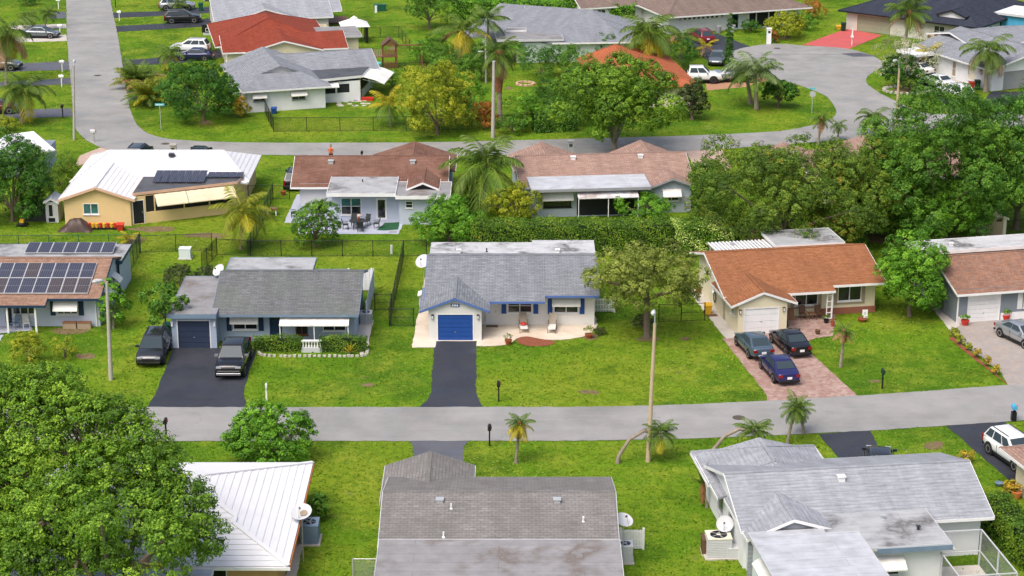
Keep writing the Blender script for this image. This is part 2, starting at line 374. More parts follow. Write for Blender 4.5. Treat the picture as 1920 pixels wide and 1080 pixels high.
def sheet(name, pts, z, mat, kind='structure', parent=None, jit=.05, excl=True):
    """flat ground sheet from world xy points; its edge wanders a little, as grass grows over it"""
    rr = random.Random(len(pts) * 31 + int(pts[0][0] * 7)); q = []
    for a, b in zip(pts, list(pts[1:]) + [pts[0]]):
        a = Vector((a[0], a[1])); b = Vector((b[0], b[1])); k = max(1, int((b - a).length / .55)) if jit else 1
        q += [tuple(a.lerp(b, i / k) + Vector((rr.uniform(-jit, jit), rr.uniform(-jit, jit)))) for i in range(k)]
    pts = q
    me = bpy.data.meshes.new(name); bm = bmesh.new()
    f = bm.faces.new([bm.verts.new((p[0], p[1], z)) for p in pts]); f.normal_update()
    if f.normal.z < 0: f.normal_flip()
    bmesh.ops.triangulate(bm, faces=[f]); uv = bm.loops.layers.uv.new('UVMap')
    for q in bm.faces:
        for lp in q.loops: lp[uv].uv = lp.vert.co.xy
    bm.to_mesh(me); bm.free()
    o = link(name, me, mat, parent)
    if kind: o['kind'] = kind
    if excl: EXCL.append([(p[0], p[1]) for p in pts])
    return o
def psheet(name, px, z, mat, **k): return sheet(name, [G(*p) for p in px], z, mat, **k)
def smooth_line(px, n=6):
    """Catmull-Rom through pixel points"""
    P = [Vector((p[0], p[1])) for p in px]; out = []
    for i in range(len(P) - 1):
        a, b, c, d = P[max(i - 1, 0)], P[i], P[i + 1], P[min(i + 2, len(P) - 1)]
        for k in range(n):
            t = k / n
            out.append(.5 * ((2 * b) + (c - a) * t + (2 * a - 5 * b + 4 * c - d) * t * t + (3 * b - a - 3 * c + d) * t ** 3))
    return out + [P[-1]]
# ================================================================ ground, roads, driveways
gm = MB().add([(-1500, -300, 0), (1500, -300, 0), (1500, 2700, 0), (-1500, 2700, 0)], [(0, 1, 2, 3)])
go = part('lawn_ground', gm, 'lawn'); go['kind'] = 'structure'
# near street
r1 = [(-90, 124.8), (-20, 124.8), (4, 124.85), (10, 125.1), (17.4, 125.95), (26, 127.3), (34.8, 129.0), (60, 134.2), (90, 140.5), (88, 134), (60, 127.6), (33.2, 122.3), (24, 120.75), (16, 119.75), (11.7, 119.3), (4, 118.95), (-20, 118.9), (-90, 118.9)]
sheet('street_near', r1, .03, 'road_asphalt')
# far street: the arm to the left, the bend, the cross street, the court
inner = smooth_line([(203, -30), (207, 0), (213, 30), (219, 58), (228, 110), (233, 150), (241, 190), (250, 222), (266, 243), (290, 255), (330, 262), (400, 266), (520, 268), (640, 268), (800, 267), (980, 263), (1130, 259), (1280, 255), (1400, 250), (1470, 245), (1523, 235), (1556, 224), (1567, 212), (1562, 195), (1547, 180), (1507, 163), (1450, 146), (1408, 133), (1378, 120), (1366, 107), (1372, 98), (1390, 91), (1410, 87), (1440, 83), (1475, 83), (1507, 86), (1550, 88), (1590, 92), (1628, 102), (1650, 113), (1654, 124), (1640, 134), (1626, 145), (1626, 157), (1650, 175), (1680, 190), (1708, 203), (1735, 212), (1790, 214), (1960, 205)])
outer = smooth_line([(1960, 236), (1800, 243), (1700, 251), (1560, 264), (1420, 275), (1290, 283), (1100, 289), (900, 292), (640, 292), (420, 290), (260, 287), (205, 281), (178, 272), (155, 257), (142, 240), (138, 215), (134, 165), (129, 115), (126, 70), (125, 30), (124, 0), (122, -30)])
sheet('street_far', [G(*p) for p in inner + outer], .03, 'road_asphalt')
psheet('asphalt_patch', [(1577, 101), (1612, 99), (1646, 106), (1600, 107)], .034, 'drive_dull')
for px, py, r in ((183, 142, .42), (310, 270, .42), (1385, 784, .42), (1457, 91, .4)):
    m = MB(); c = G(px, py); m.lathe([(r, .031), (r, .04), (r * .86, .042)], 20, (c.x, c.y, 0)); c2 = part('manhole_cover', m, 'iron')
    lab = {183: 'round iron manhole cover in the middle of the left street arm', 310: 'round iron manhole cover where the far street bends', 1385: 'round iron manhole cover in the near street by the curved palm', 1457: 'iron manhole cover at the head of the court'}[px]
    tag(c2, lab, 'manhole cover')
# driveways (pixel outlines on the ground)
DR = [('driveway', [(325, 652), (407, 652), (482, 654), (470, 690), (456, 735), (463, 765), (275, 765), (290, 742)], 'drive_asphalt'),
 ('driveway', [(815, 637), (893, 637), (893, 735), (897, 750), (907, 766), (783, 766), (800, 752), (808, 735)], 'drive_asphalt'),
 ('driveway', [(768, 827), (878, 827), (870, 838), (868, 880), (775, 880), (774, 838)], 'drive_dull'),
 ('driveway', [(1535, 815), (1630, 806), (1668, 876), (1590, 880)], 'drive_asphalt'),
 ('driveway', [(1775, 799), (1880, 789), (1990, 880), (1990, 960), (1890, 899)], 'drive_asphalt'),
 ('driveway', [(-30, 123), (0, 120), (60, 118), (129, 115), (131, 131), (60, 133), (-30, 137)], 'drive_dull'),
 ('driveway', [(-30, 155), (60, 151), (132, 146), (134, 158), (60, 161), (-30, 164)], 'drive_dull'),
 ('driveway', [(-30, 208), (133, 203), (138, 219), (22, 222), (-30, 235)], 'drive_dull'),
 ('driveway', [(20, 70), (124, 65), (126, 77), (20, 80)], 'concrete'), ('driveway', [(20, 48), (124, 45), (125, 53), (20, 56)], 'concrete'),
 ('driveway', [(90, 23), (123, 22), (124, 34), (90, 36)], 'drive_dull'),
 ('driveway', [(211, 24), (300, 21), (400, 12), (400, 24), (300, 30), (213, 34)], 'drive_asphalt'),
 ('driveway', [(217, 49), (300, 45), (395, 34), (420, 48), (300, 55), (219, 60)], 'drive_asphalt'),
 ('driveway', [(280, 110), (420, 92), (428, 106), (340, 118), (228, 124), (226, 113)], 'drive_asphalt'),
 ('driveway', [(236, 172), (300, 168), (300, 185), (240, 188)], 'drive_dull'),
 ('driveway', [(188, 277), (240, 288), (200, 300), (140, 312), (150, 292)], 'paver_tan'),
 ('driveway', [(1284, 280), (1350, 274), (1372, 316), (1330, 330), (1300, 312)], 'paver_tan'),
 ('driveway', [(1322, 152), (1385, 140), (1430, 140), (1452, 147), (1400, 163), (1326, 170)], 'paver_orange'),
 ('driveway', [(1505, 84), (1586, 94), (1655, 66), (1587, 54)], 'red_paint'),
 ('driveway', [(1262, 66), (1345, 63), (1408, 88), (1376, 97), (1366, 110), (1330, 120), (1310, 95)], 'drive_asphalt'),
 ('driveway', [(1648, 132), (1656, 122), (1715, 138), (1755, 155), (1800, 190), (1770, 198), (1735, 165), (1712, 146)], 'drive_asphalt'),
 ('driveway', [(1858, 172), (1960, 172), (1960, 200), (1840, 195)], 'drive_asphalt'),
 ('driveway', [(1355, 636), (1372, 629), (1478, 616), (1478, 596), (1566, 588), (1566, 612), (1561, 630), (1530, 634), (1514, 640), (1511, 650), (1520, 662), (1593, 728), (1610, 743), (1436, 753), (1438, 742), (1418, 715)], 'paver_red'),
 ('driveway', [(1788, 603), (1960, 590), (1960, 722), (1890, 724), (1878, 700), (1800, 640)], 'paver_grey')]
for nm, px, mt in DR: psheet(nm, px, .018, mt)
# patios and walks
psheet('patio', smooth_line([(797, 520), (772, 652)], 1) + smooth_line([(815, 652), (818, 640)], 1) + [(893, 640), (893, 650)] + smooth_line([(893, 650), (930, 649), (955, 645), (968, 636), (985, 632), (1020, 637), (1060, 637), (1098, 630), (1117, 617), (1119, 603), (1113, 585)], 5) + [(900, 585), (820, 520)], .026, 'patio_cream')
psheet('walkway', [(1291, 545), (1310, 541), (1345, 570), (1388, 632), (1362, 636), (1340, 610)], .022, 'concrete')
psheet('patio', [(533, 418), (556, 365), (640, 365), (640, 412), (760, 412), (747, 439), (560, 439), (560, 418)], .02, 'patio_blue')
psheet('turf_mat', [(706, 432), (722, 418), (749, 417), (746, 431), (722, 433)], .03, 'turf')
psheet('walkway', [(1745, 575), (1765, 572), (1800, 610), (1783, 622)], .022, 'concrete')
psheet('walkway', [(1756, 141), (1790, 137), (1832, 160), (1815, 172), (1780, 158)], .022, 'concrete')
psheet('walkway', [(662, 585), (700, 590), (692, 645), (676, 668)], .02, 'concrete')
psheet('walkway', [(533, 1085), (572, 952), (580, 950), (556, 1085)], .02, 'concrete')
psheet('porch_floor', [(-30, 628), (60, 620), (60, 612), (0, 605), (-30, 605)], .03, 'patio_blue')
psheet('walkway', [(-30, 660), (-30, 630), (8, 628), (0, 640)], .022, 'patio_blue')
# beds, bare earth
psheet('mulch_bed', smooth_line([(968, 637), (985, 631), (1018, 637), (1040, 641), (1030, 648), (1000, 650), (975, 645), (968, 637)], 5), .03, 'mulch')
psheet('mulch_bed', [(1777, 634), (1788, 632), (1890, 722), (1878, 714)], .026, 'mulch')
for k, (px, py, rx, ry) in enumerate([(1215, 636, 22, 5), (1108, 632, 18, 6), (1285, 635, 10, 3), (290, 430, 45, 6), (255, 450, 20, 7), (390, 441, 40, 5), (130, 621, 40, 6), (160, 668, 24, 6), (955, 165, 8, 3), (690, 722, 14, 4), (1105, 735, 22, 4), (1750, 835, 22, 8), (200, 425, 40, 5), (1640, 715, 14, 3), (385, 230, 16, 4), (1473, 71, 12, 3), (1697, 170, 26, 6), (735, 91, 10, 3), (1450, 440, 120, 12), (1700, 448, 130, 12)]):
    rr = random.Random(k)
    psheet('bare_soil', smooth_line([(px + rx * math.cos(a) * rr.uniform(.7, 1.15), py + ry * math.sin(a) * rr.uniform(.7, 1.15)) for a in [i * math.pi / 5 for i in range(10)]] , 3), .008, 'soil', excl=False, jit=.12)
# ================================================================ houses
class House:
    def __init__(s, name, label, x, y, rz, wall, roof, trim='p_white', cat='house'):
        s.o = thing(name, label, cat, (x, y, 0), R(rz)); s.wm = wall; s.rm = roof; s.tm = trim
        s.mt = Matrix.Translation((x, y, 0)) @ Matrix.Rotation(R(rz), 4, 'Z')
    def W(s, x, y, z=0): return s.mt @ Vector((x, y, z))
    # -- a straight wall a->b (2-D local), outside on its right-hand side; holes cut for openings
    def wall(s, a, b, h, ops=(), z0=0, gab=None, mat=None):
        a = Vector((a[0], a[1], 0)); b = Vector((b[0], b[1], 0)); L = (b - a).length; d = (b - a) / L; n = Vector((d.y, -d.x, 0))
        P = lambda u, v, w=0: a + d * u + Vector((0, 0, v)) + n * w
        us = sorted({0, L, *[q for o in ops for q in o[1:3]]}); vs = sorted({z0, h, *[q for o in ops for q in o[3:5]]})
        m = MB()
        for i in range(len(us) - 1):
            for j in range(len(vs) - 1):
                cu = (us[i] + us[i + 1]) / 2; cv = (vs[j] + vs[j + 1]) / 2
                if any(o[1] < cu < o[2] and o[3] < cv < o[4] for o in ops): continue
                m.add([P(us[i], vs[j]), P(us[i + 1], vs[j]), P(us[i + 1], vs[j + 1]), P(us[i], vs[j + 1])], [(0, 1, 2, 3)])
        for o in ops:                                  # reveals, 10 cm deep
            u0, u1, v0, v1 = o[1:5]; D = -.12
            for p, q in (((u0, v0), (u0, v1)), ((u0, v1), (u1, v1)), ((u1, v1), (u1, v0)), ((u1, v0), (u0, v0))):
                m.add([P(*p), P(*q), P(*q, D), P(*p, D)], [(3, 2, 1, 0)])
        if gab:
            pts = [P(0, h), P(L, h)] + [P(u, z) for u, z in gab]
            m.add(pts, [tuple(range(len(pts)))])
        wo = part('wall', m, mat or s.wm, s.o)
        for o in ops:
            k = o[0]; u0, u1, v0, v1 = o[1:5]; opt = o[5] if len(o) > 5 else {}
            if k == 'win': s.window(P, u0, u1, v0, v1, **opt)
            elif k == 'door': s.door(P, u0, u1, v0, v1, **opt)
            elif k == 'garage': s.garage(P, u0, u1, v0, v1, **opt)
            elif k == 'dark': part('screen_or_dark_panel', MB().add([P(u0, v0, -.1), P(u1, v0, -.1), P(u1, v1, -.1), P(u0, v1, -.1)], [(0, 1, 2, 3)]), 'screen', s.o)  # flat dark panel: porch screens, and painted shade in an open doorway
        return P
    def pbox(s, P, m, u0, u1, v0, v1, w0, w1):
        return m.add([P(u0, v0, w1), P(u1, v0, w1), P(u1, v1, w1), P(u0, v1, w1), P(u0, v0, w0), P(u1, v0, w0), P(u1, v1, w0), P(u0, v1, w0)],
                     [(0, 1, 2, 3), (7, 6, 5, 4), (1, 5, 6, 2), (4, 0, 3, 7), (3, 2, 6, 7), (4, 5, 1, 0)])
    def window(s, P, u0, u1, v0, v1, nx=2, ny=2, frame='p_white', glass='glass', upper=None, shut=None, awn=None, sw=.36, grow=0, t=.06, awnmat='awning', surround=None):
        m = MB(); pb = s.pbox
        for x0, x1, y0, y1 in ((u0, u1, v0, v0 + t), (u0, u1, v1 - t, v1), (u0, u0 + t, v0 + t, v1 - t), (u1 - t, u1, v0 + t, v1 - t)): pb(P, m, x0, x1, y0, y1, -.10, .03)
        f = part('window', m, frame, s.o)
        for i in range(1, nx): part('mullion', pb(P, MB(), u0 + (u1 - u0) * i / nx - t / 2, u0 + (u1 - u0) * i / nx + t / 2, v0 + t, v1 - t, -.09, .0), frame, f)
        for j in range(1, ny):
            for i in range(nx):
                part('glazing_bar', pb(P, MB(), u0 + (u1 - u0) * i / nx + t / 2, u0 + (u1 - u0) * (i + 1) / nx - t / 2, v0 + (v1 - v0) * j / ny - .02, v0 + (v1 - v0) * j / ny + .02, -.09, -.03), frame, f)
        for i in range(nx):
            for j in range(ny):
                g = glass if (upper is None or j < ny - 1) else upper
                a, b = u0 + (u1 - u0) * i / nx + .02, u0 + (u1 - u0) * (i + 1) / nx - .02; c, e = v0 + (v1 - v0) * j / ny + .01, v0 + (v1 - v0) * (j + 1) / ny - .01
                part('pane', pb(P, MB(), a, b, c, e, -.085, -.06), g, f)
        part('sill', pb(P, MB(), u0 - .06, u1 + .06, v0 - .07, v0 - .005, .002, .09), frame, f)
        if surround:
            m = MB()
            for x0, x1, y0, y1 in ((u0 - .28, u0 - .01, v0 - .25, v1 + .15), (u1 + .01, u1 + .28, v0 - .25, v1 + .15), (u0 - .01, u1 + .01, v0 - .25, v0 - .08), (u0 - .01, u1 + .01, v1 + .01, v1 + .15)): pb(P, m, x0, x1, y0, y1, .002, .05)
            part('surround', m, surround, f)
        if shut:
            for x0 in (u0 - .1 - sw, u1 + .1):
                sh = part('shutter', pb(P, MB(), x0, x0 + sw, v0 - .08, v1 + .15, .003, .05), shut, s.o)
                m = MB()
                for k in range(10): pb(P, m, x0 + .04, x0 + sw - .04, v0 + .0 + k * (v1 - v0) / 10, v0 + .07 + k * (v1 - v0) / 10, .05, .062)
                part('louvre', m, shut, sh)
        if awn: s.awning(P, u0 - .14, u1 + .14, awn[0], awn[1], awn[2], awnmat)
    def awning(s, P, u0, u1, ztop, zbot, out, mat='awning', posts=0, name='awning'):
        """sheet-metal awning: lapped pans, curled lip, side wings"""
        n = max(2, int((u1 - u0) / .32)); root = None
        m = MB()
        pr = [(.0, ztop), (out * .55, ztop - (ztop - zbot) * .42), (out, zbot)]
        for k in range(n):
            a = u0 + (u1 - u0) * k / n; b = u0 + (u1 - u0) * (k + 1) / n; lift = .014 * (k % 2)
            for (w0, z0), (w1, z1) in zip(pr, pr[1:]):
                m.add([P(a, z0 + lift, w0), P(b, z0 + lift, w0), P(b, z1 + lift, w1), P(a, z1 + lift, w1), P(a, z0 + lift - .02, w0), P(b, z0 + lift - .02, w0), P(b, z1 + lift - .02, w1), P(a, z1 + lift - .02, w1)],
                      [(3, 2, 1, 0), (4, 5, 6, 7), (0, 1, 5, 4), (1, 2, 6, 5), (2, 3, 7, 6), (3, 0, 4, 7)])
        s.pbox(P, m, u0, u1, zbot - .07, zbot + .01, out, out + .02)
        root = part(name, m, mat, s.o)
        for u in (u0 + .01, u1 - .01):
            m = MB(); s_ = .01
            m.bar(P(u, ztop - .55 if out < .9 else ztop - .3, .0), P(u, zbot, out - .02), .025); part('bracket', m, 'galv', root)
        for k in range(posts):
            u = u0 + .05 + (u1 - u0 - .1) * k / max(1, posts - 1)
            part('post', MB().bar(P(u, 0, out - .08), P(u, zbot, out - .08), .06), 'p_white', root)
        return root
    def door(s, P, u0, u1, v0, v1, mat='p_white', frame='p_white', glass=None, panel=None):
        m = MB(); t = .06
        for x0, x1, y0, y1 in ((u0, u1, v1 - t, v1), (u0, u0 + t, v0, v1 - t), (u1 - t, u1, v0, v1 - t)): s.pbox(P, m, x0, x1, y0, y1, -.1, .025)
        d = part('door', s.pbox(P, MB(), u0 + t, u1 - t, v0 + .01, v1 - t, -.09, -.05), mat, s.o)
        part('door_frame', m, frame, d)
        part('handle', s.pbox(P, MB(), u1 - t - .14, u1 - t - .09, v0 + .95, v0 + 1.1, -.05, .0), 'metal', d)
        if glass: part('door_pane', s.pbox(P, MB(), u0 + t + .1, u1 - t - .1, v0 + .18 if panel is None else panel, v1 - .2, -.05, -.035), glass, d)
        else:
            m = MB()
            for j in range(3):
                for i in range(2):
                    w_ = (u1 - u0 - 2 * t); x = u0 + t + w_ * (.12 + .45 * i); y = v0 + .2 + j * .6
                    s.pbox(P, m, x, x + w_ * .32, y, y + .45, -.05, -.04)
            part('door_panels', m, mat, d)
    def garage(s, P, u0, u1, v0, v1, mat='p_white', n=5, lamps=None, frame='p_white', lights=False):
        m = MB(); t = .07
        for x0, x1, y0, y1 in ((u0, u1, v1 - t, v1), (u0, u0 + t, v0, v1 - t), (u1 - t, u1, v0, v1 - t)): s.pbox(P, m, x0, x1, y0, y1, -.11, .012)
        g = part('garage_door', m, frame, s.o)
        hh = (v1 - t - v0) / n
        for k in range(n):
            m = s.pbox(P, MB(), u0 + t, u1 - t, v0 + k * hh + .012, v0 + (k + 1) * hh - .012, -.10, -.05)
            c = int((u1 - u0) / .65)
            part('door_section', m, mat, g)
        part('backing', s.pbox(P, MB(), u0 + t, u1 - t, v0, v1 - t, -.12, -.085), mat, g)
        part('handle', s.pbox(P, MB(), (u0 + u1) / 2 - .06, (u0 + u1) / 2 + .06, v0 + hh * 1.9, v0 + hh * 1.9 + .05, -.05, -.01), 'metal', g)
        if lights:
            k = 8
            for i in range(k):
                x = u0 + t + (u1 - u0 - 2 * t) * (i + .25) / k
                part('door_light', s.pbox(P, MB(), x, x + (u1 - u0) / k * .5, v1 - t - hh * .75, v1 - t - hh * .3, -.05, -.04), 'glass', g)
        if lamps is not None:
            for u in (u0 - .32, u1 + .32):
                m = s.pbox(P, MB(), u - .07, u + .07, 1.72, 2.02, .003, .14); s.pbox(P, m, u - .1, u + .1, 2.02, 2.06, .003, .17)
                l = part('wall_lantern', m, lamps, s.o); part('lamp_glass', s.pbox(P, MB(), u - .05, u + .05, 1.76, 1.98, .14, .15), 'lamp_glass', l)
    def ring(s, x0, x1, y0, y1, h, front=(), right=(), back=(), left=(), gab=None, zr=None, mat=None, skip='', gx=None, sk=None):
        """four walls; gab 'x' = ridge along x (left/right gables), 'y' = ridge along y (front/back gables)"""
        g = {}
        if gab == 'x': r = gx if gx is not None else (y0 + y1) / 2; g = {'right': [(r - y0, zr)], 'left': [(y1 - r, zr)]}
        if gab == 'y': r = gx if gx is not None else (x0 + x1) / 2; g = {'front': [(r - x0, zr)], 'back': [(x1 - r, zr)]}
        Ps = {}
        for k, a, b, ops in (('front', (x0, y0), (x1, y0), front), ('right', (x1, y0), (x1, y1), right), ('back', (x1, y1), (x0, y1), back), ('left', (x0, y1), (x0, y0), left)):
            if k in skip: continue
            Ps[k] = s.wall(a, b, h, ops, 0, g.get(k), mat)
        EXCL.append([tuple(s.W(x, y).xy) for x, y in ((x0, y0), (x1, y0), (x1, y1), (x0, y1))])
        return Ps
    # -- roofs
    def plane(s, poly, mat=None, th=.14, fascia=None, name='roof', fm=None):
        """roof plane from a coplanar polygon (local xyz); fascia = edge indices that carry a board"""
        o = part(name, MB().slab(poly, th), mat or s.rm, s.o)
        for i in (fascia or ()):
            a = Vector(poly[i]); b = Vector(poly[(i + 1) % len(poly)]); c = sum((Vector(p) for p in poly), Vector()) / len(poly)
            d = (b - a).normalized(); n = d.cross(Vector((0, 0, 1))).normalized()
            if n.dot(a - c) < 0: n = -n
            m = MB(); q = n * .04; e = n * .003; dz = Vector((0, 0, -th - .05)); uz = Vector((0, 0, -.015))
            m.add([a + e + uz, b + e + uz, b + q + uz, a + q + uz, a + e + dz, b + e + dz, b + q + dz, a + q + dz], [(0, 1, 2, 3), (7, 6, 5, 4), (0, 4, 5, 1), (1, 5, 6, 2), (2, 6, 7, 3), (3, 7, 4, 0)])
            part('fascia', m, fm or s.tm, o)
        return o
    def gable(s, x0, x1, y0, y1, ze, zr, axis='x', rp=None, mat=None, fm=None, zb=None, cap=True, ends='both'):
        """gable roof; rp = ridge position; front and back eave heights ze / zb"""
        zb = ze if zb is None else zb
        if axis == 'x':
            r = (y0 + y1) / 2 if rp is None else rp
            s.plane([(x0, y0, ze), (x1, y0, ze), (x1, r, zr), (x0, r, zr)], mat, fascia=(0, 1, 3), fm=fm)
            s.plane([(x1, y1, zb), (x0, y1, zb), (x0, r, zr), (x1, r, zr)], mat, fascia=(0, 1, 3), fm=fm)
            if cap: part('ridge_cap', MB().slab([(x0, r - .12, zr + .005), (x1, r - .12, zr + .005), (x1, r + .12, zr + .005), (x0, r + .12, zr + .005)], .05), mat or s.rm, s.o)
        else:
            r = (x0 + x1) / 2 if rp is None else rp; f = (1, 3) if ends == 'both' else (1,)
            f1 = {'both': (0, 1, 3), 'front': (0, 1), 'back': (1, 3)}[ends]
            s.plane([(x0, y1, ze), (x0, y0, ze), (r, y0, zr), (r, y1, zr)], mat, fascia={'both': (0, 1, 3), 'front': (0, 1), 'back': (0, 3)}[ends], fm=fm)
            s.plane([(x1, y0, ze), (x1, y1, ze), (r, y1, zr), (r, y0, zr)], mat, fascia={'both': (0, 1, 3), 'front': (0, 3), 'back': (0, 1)}[ends], fm=fm)
            if cap: part('ridge_cap', MB().slab([(r - .12, y0 - .02, zr + .005), (r + .12, y0 - .02, zr + .005), (r + .12, y1, zr + .005), (r - .12, y1, zr + .005)], .05), mat or s.rm, s.o)
    def hip(s, x0, x1, y0, y1, ze, zr, ra, rb, mat=None, fm=None):
        """hip roof with ridge from ra to rb (xy)"""
        A, B = (*ra, zr), (*rb, zr); c = [(x0, y0, ze), (x1, y0, ze), (x1, y1, ze), (x0, y1, ze)]
        if abs(ra[0] - rb[0]) >= abs(ra[1] - rb[1]):
            fs = [[c[0], c[1], B, A], [c[1], c[2], B], [c[2], c[3], A, B], [c[3], c[0], A]]
        else:
            fs = [[c[0], c[1], A], [c[1], c[2], B, A], [c[2], c[3], B], [c[3], c[0], A, B]]
        for f in fs: s.plane(f, mat, fascia=(0,), fm=fm)
        hp = [(c[0], A), (c[1], B if len(fs[0]) == 4 else A), (c[2], B), (c[3], A if len(fs[0]) == 4 else B), (A, B)]
        for a, b in hp: part('hip_cap', MB().bar(Vector(a) + Vector((0, 0, .0)), Vector(b) + Vector((0, 0, .01)), .22, .05), mat or s.rm, s.o)
    def flat(s, poly, z, mat='flat_grey', th=.22, edge=None, name='flat_roof', slope=0):
        pts = [(x, y, z + slope * (y - poly[0][1])) for x, y in poly]
        o = part(name, MB().slab(pts, th), mat, s.o)
        for i in range(len(pts)):
            a = Vector(pts[i]); b = Vector(pts[(i + 1) % len(pts)]); c = sum((Vector(p) for p in pts), Vector()) / len(pts)
            d = (b - a).normalized(); n = d.cross(Vector((0, 0, 1))).normalized()
            if n.dot(a - c) < 0: n = -n
            m = MB(); q = n * .035; e = n * .003
            up = Vector((0, 0, .025)); dz = Vector((0, 0, -th - .03))
            m.add([a + e + up, b + e + up, b + q + up, a + q + up, a + e + dz, b + e + dz, b + q + dz, a + q + dz], [(0, 1, 2, 3), (7, 6, 5, 4), (0, 4, 5, 1), (1, 5, 6, 2), (2, 6, 7, 3), (3, 7, 4, 0)])
            part('edge_trim', m, edge or s.tm, o)
        return o
    def courses(s, poly, pitch=.42, mat='tile_white', lip=.032):
        """roof plane laid in tile courses parallel to edge 0 (the eave): every course a strip of its own"""
        P = [Vector(p) for p in poly]; e = (P[1] - P[0]).normalized()
        n = Vector()
        for i in range(len(P)): n += (P[i] - P[0]).cross(P[(i + 1) % len(P)] - P[0])
        n.normalize(); n = -n if n.z < 0 else n
        v = n.cross(e); v = -v if v.z < 0 else v
        base = part('roof', MB().slab(poly, .12), 'tile_joint', s.o)
        H = max((p - P[0]).dot(v) for p in P); k = 0; t = 0
        def clip(pts, f):
            out = []
            for i in range(len(pts)):
                a, b = pts[i], pts[(i + 1) % len(pts)]; fa, fb = f(a), f(b)
                if fa >= 0: out.append(a)
                if fa * fb < 0: out.append(a + (b - a) * (fa / (fa - fb)))
            return out
        while t < H - .03:
            q = clip(P, lambda p: (p - P[0]).dot(v) - t); q = clip(q, lambda p: t + pitch - .012 - (p - P[0]).dot(v))
            if len(q) >= 3:
                up = [p + n * (lip * (1 - ((p - P[0]).dot(v) - t) / pitch) + .012) for p in q]
                part('tile_course', MB().slab(up, 0, -n * .03), mat, base)
            t += pitch
        return base
    def vent(s, x, y, z, sz=.22, mat='galv', pipe=False):
        m = MB()
        if pipe: m.lathe([(.05, -.1), (.05, .3)], 10, (x, y, z)); m.lathe([(.13, -.05), (.06, .04)], 10, (x, y, z))
        else: m.box(x - sz, x + sz, y - sz, y + sz, z - .12, z + .17); m.box(x - sz - .05, x + sz + .05, y - sz - .05, y + sz + .05, z + .17, z + .21)
        part('roof_vent', m, mat, s.o)
    def post(s, x, y, h, mat='p_white', w=.1): part('porch_post', MB().box(x - w / 2, x + w / 2, y - w / 2, y + w / 2, 0, h), mat, s.o)
    def bit(s, name, mb, mat, label=None): return part(name, mb, mat, s.o, label)

# ---- H7: white house with blue garage door
h = House('house', 'white house with bright blue garage door and blue shutters', 0, 141.5, 0, 'w_cream', 'sh_bluegrey', 'p_trimblue')
h.ring(-6.13, -2.24, -3.5, 1.0, 2.45, front=[('garage', .61, 3.32, 0, 2.1, dict(mat='p_blue', n=6, lamps='p_black'))], gab='y', zr=3.2, skip='back')
h.ring(-6.1, 6.11, 0, 8.3, 2.95, front=[('door', 4.13, 5.05, .05, 2.1), ('win', 5.77, 7.61, .98, 2.05, dict(ny=2, shut='p_blue')), ('win', 9.24, 11.09, .95, 1.95, dict(ny=2, shut='p_blue', awn=(2.38, 1.72, .62)))],
       left=[('win', 3.2, 4.2, 1.0, 2.0, dict(nx=1, awn=(2.15, 1.6, .5)))], gab='x', zr=4.0, gx=4.2)
h.plane([(-6.5, -1.85, 2.5), (2.45, -1.85, 2.5), (2.45, 4.2, 4.2), (-6.5, 4.2, 4.2)], fascia=(0, 3))
h.plane([(2.46, -1.1, 2.711), (6.5, -1.1, 2.711), (6.5, 4.2, 4.2), (2.46, 4.2, 4.2)], fascia=(0, 1))
h.plane([(6.5, 8.4, 3.02), (-6.5, 8.4, 3.02), (-6.5, 4.2, 4.2), (6.5, 4.2, 4.2)], fascia=(1, 2))
h.bit('ridge_cap', MB().slab([(-6.5, 4.07, 4.205), (6.5, 4.07, 4.205), (6.5, 4.33, 4.205), (-6.5, 4.33, 4.205)], .05), 'sh_bluegrey')
h.gable(-6.75, -1.65, -3.75, 1.6, 2.42, 3.42, 'y', -4.2, ends='front')
h.ring(-6.2, 6.2, 8.3, 11.3, 2.7, skip='front')
h.flat([(-6.45, 7.6), (1.6, 7.6), (1.6, 11.4), (-6.45, 11.4)], 2.98, 'flat_white', edge='p_ltgrey'); h.flat([(1.64, 7.6), (6.55, 7.6), (6.55, 11.9), (1.64, 11.9)], 3.0, 'flat_white', edge='p_ltgrey')
h.vent(-4.2, 8.6, 3.08, .15, 'p_white'); h.vent(3.6, 8.6, 3.1, .15, 'p_white'); h.vent(-2.0, 8.9, 3.0, pipe=True, mat='metal_dark')
h.bit('number_plaque', MB().box(-4.5, -3.85, -3.56, -3.502, 2.66, 2.88), 'p_blue'); m = MB()
for k in range(4): m.box(-4.40 + k * .125, -4.32 + k * .125, -3.575, -3.562, 2.70, 2.84)
h.bit('plaque_digits', m, 'p_white'); h.bit('downpipe', MB().box(6.12, 6.2, -.08, 0.0, 0, 2.7), 'p_white')
# ---- H6: grey-blue house with navy garage door
h = House('house', 'blue-grey house with navy garage door and flat roofed garage wing', -18, 137.9, 0, 'w_navyhouse', 'sh_darkgrey', 'p_bluegrey')
h.ring(-6.74, -3.5, -1.5, 7.0, 2.5, front=[('garage', .37, 2.82, 0, 2.18, dict(mat='p_navy', n=5, lamps='lamp_glass'))])
h.flat([(-6.95, -1.9), (-3.42, -1.9), (-3.42, 7.0), (-6.95, 7.0)], 2.74, 'flat_old', edge='p_bluegrey', th=.28)
h.ring(-3.5, 6.45, 0, 8.2, 2.85, front=[('win', 1.0, 2.8, .9, 1.95, dict(shut='p_darkblue', awn=(2.35, 1.65, .75))), ('door', 3.7, 4.6, .02, 2.1, dict(mat='p_darkblue', glass='glass', panel=1.7, frame='p_darkblue')), ('win', 5.6, 6.5, .5, 2.0, dict(frame='p_wood')), ('win', 7.6, 9.3, .8, 1.9)], gab='x', zr=3.9, gx=4.13)
h.gable(-3.85, 6.85, -1.25, 8.6, 2.5, 4.1, 'x', 4.13, zb=2.78)
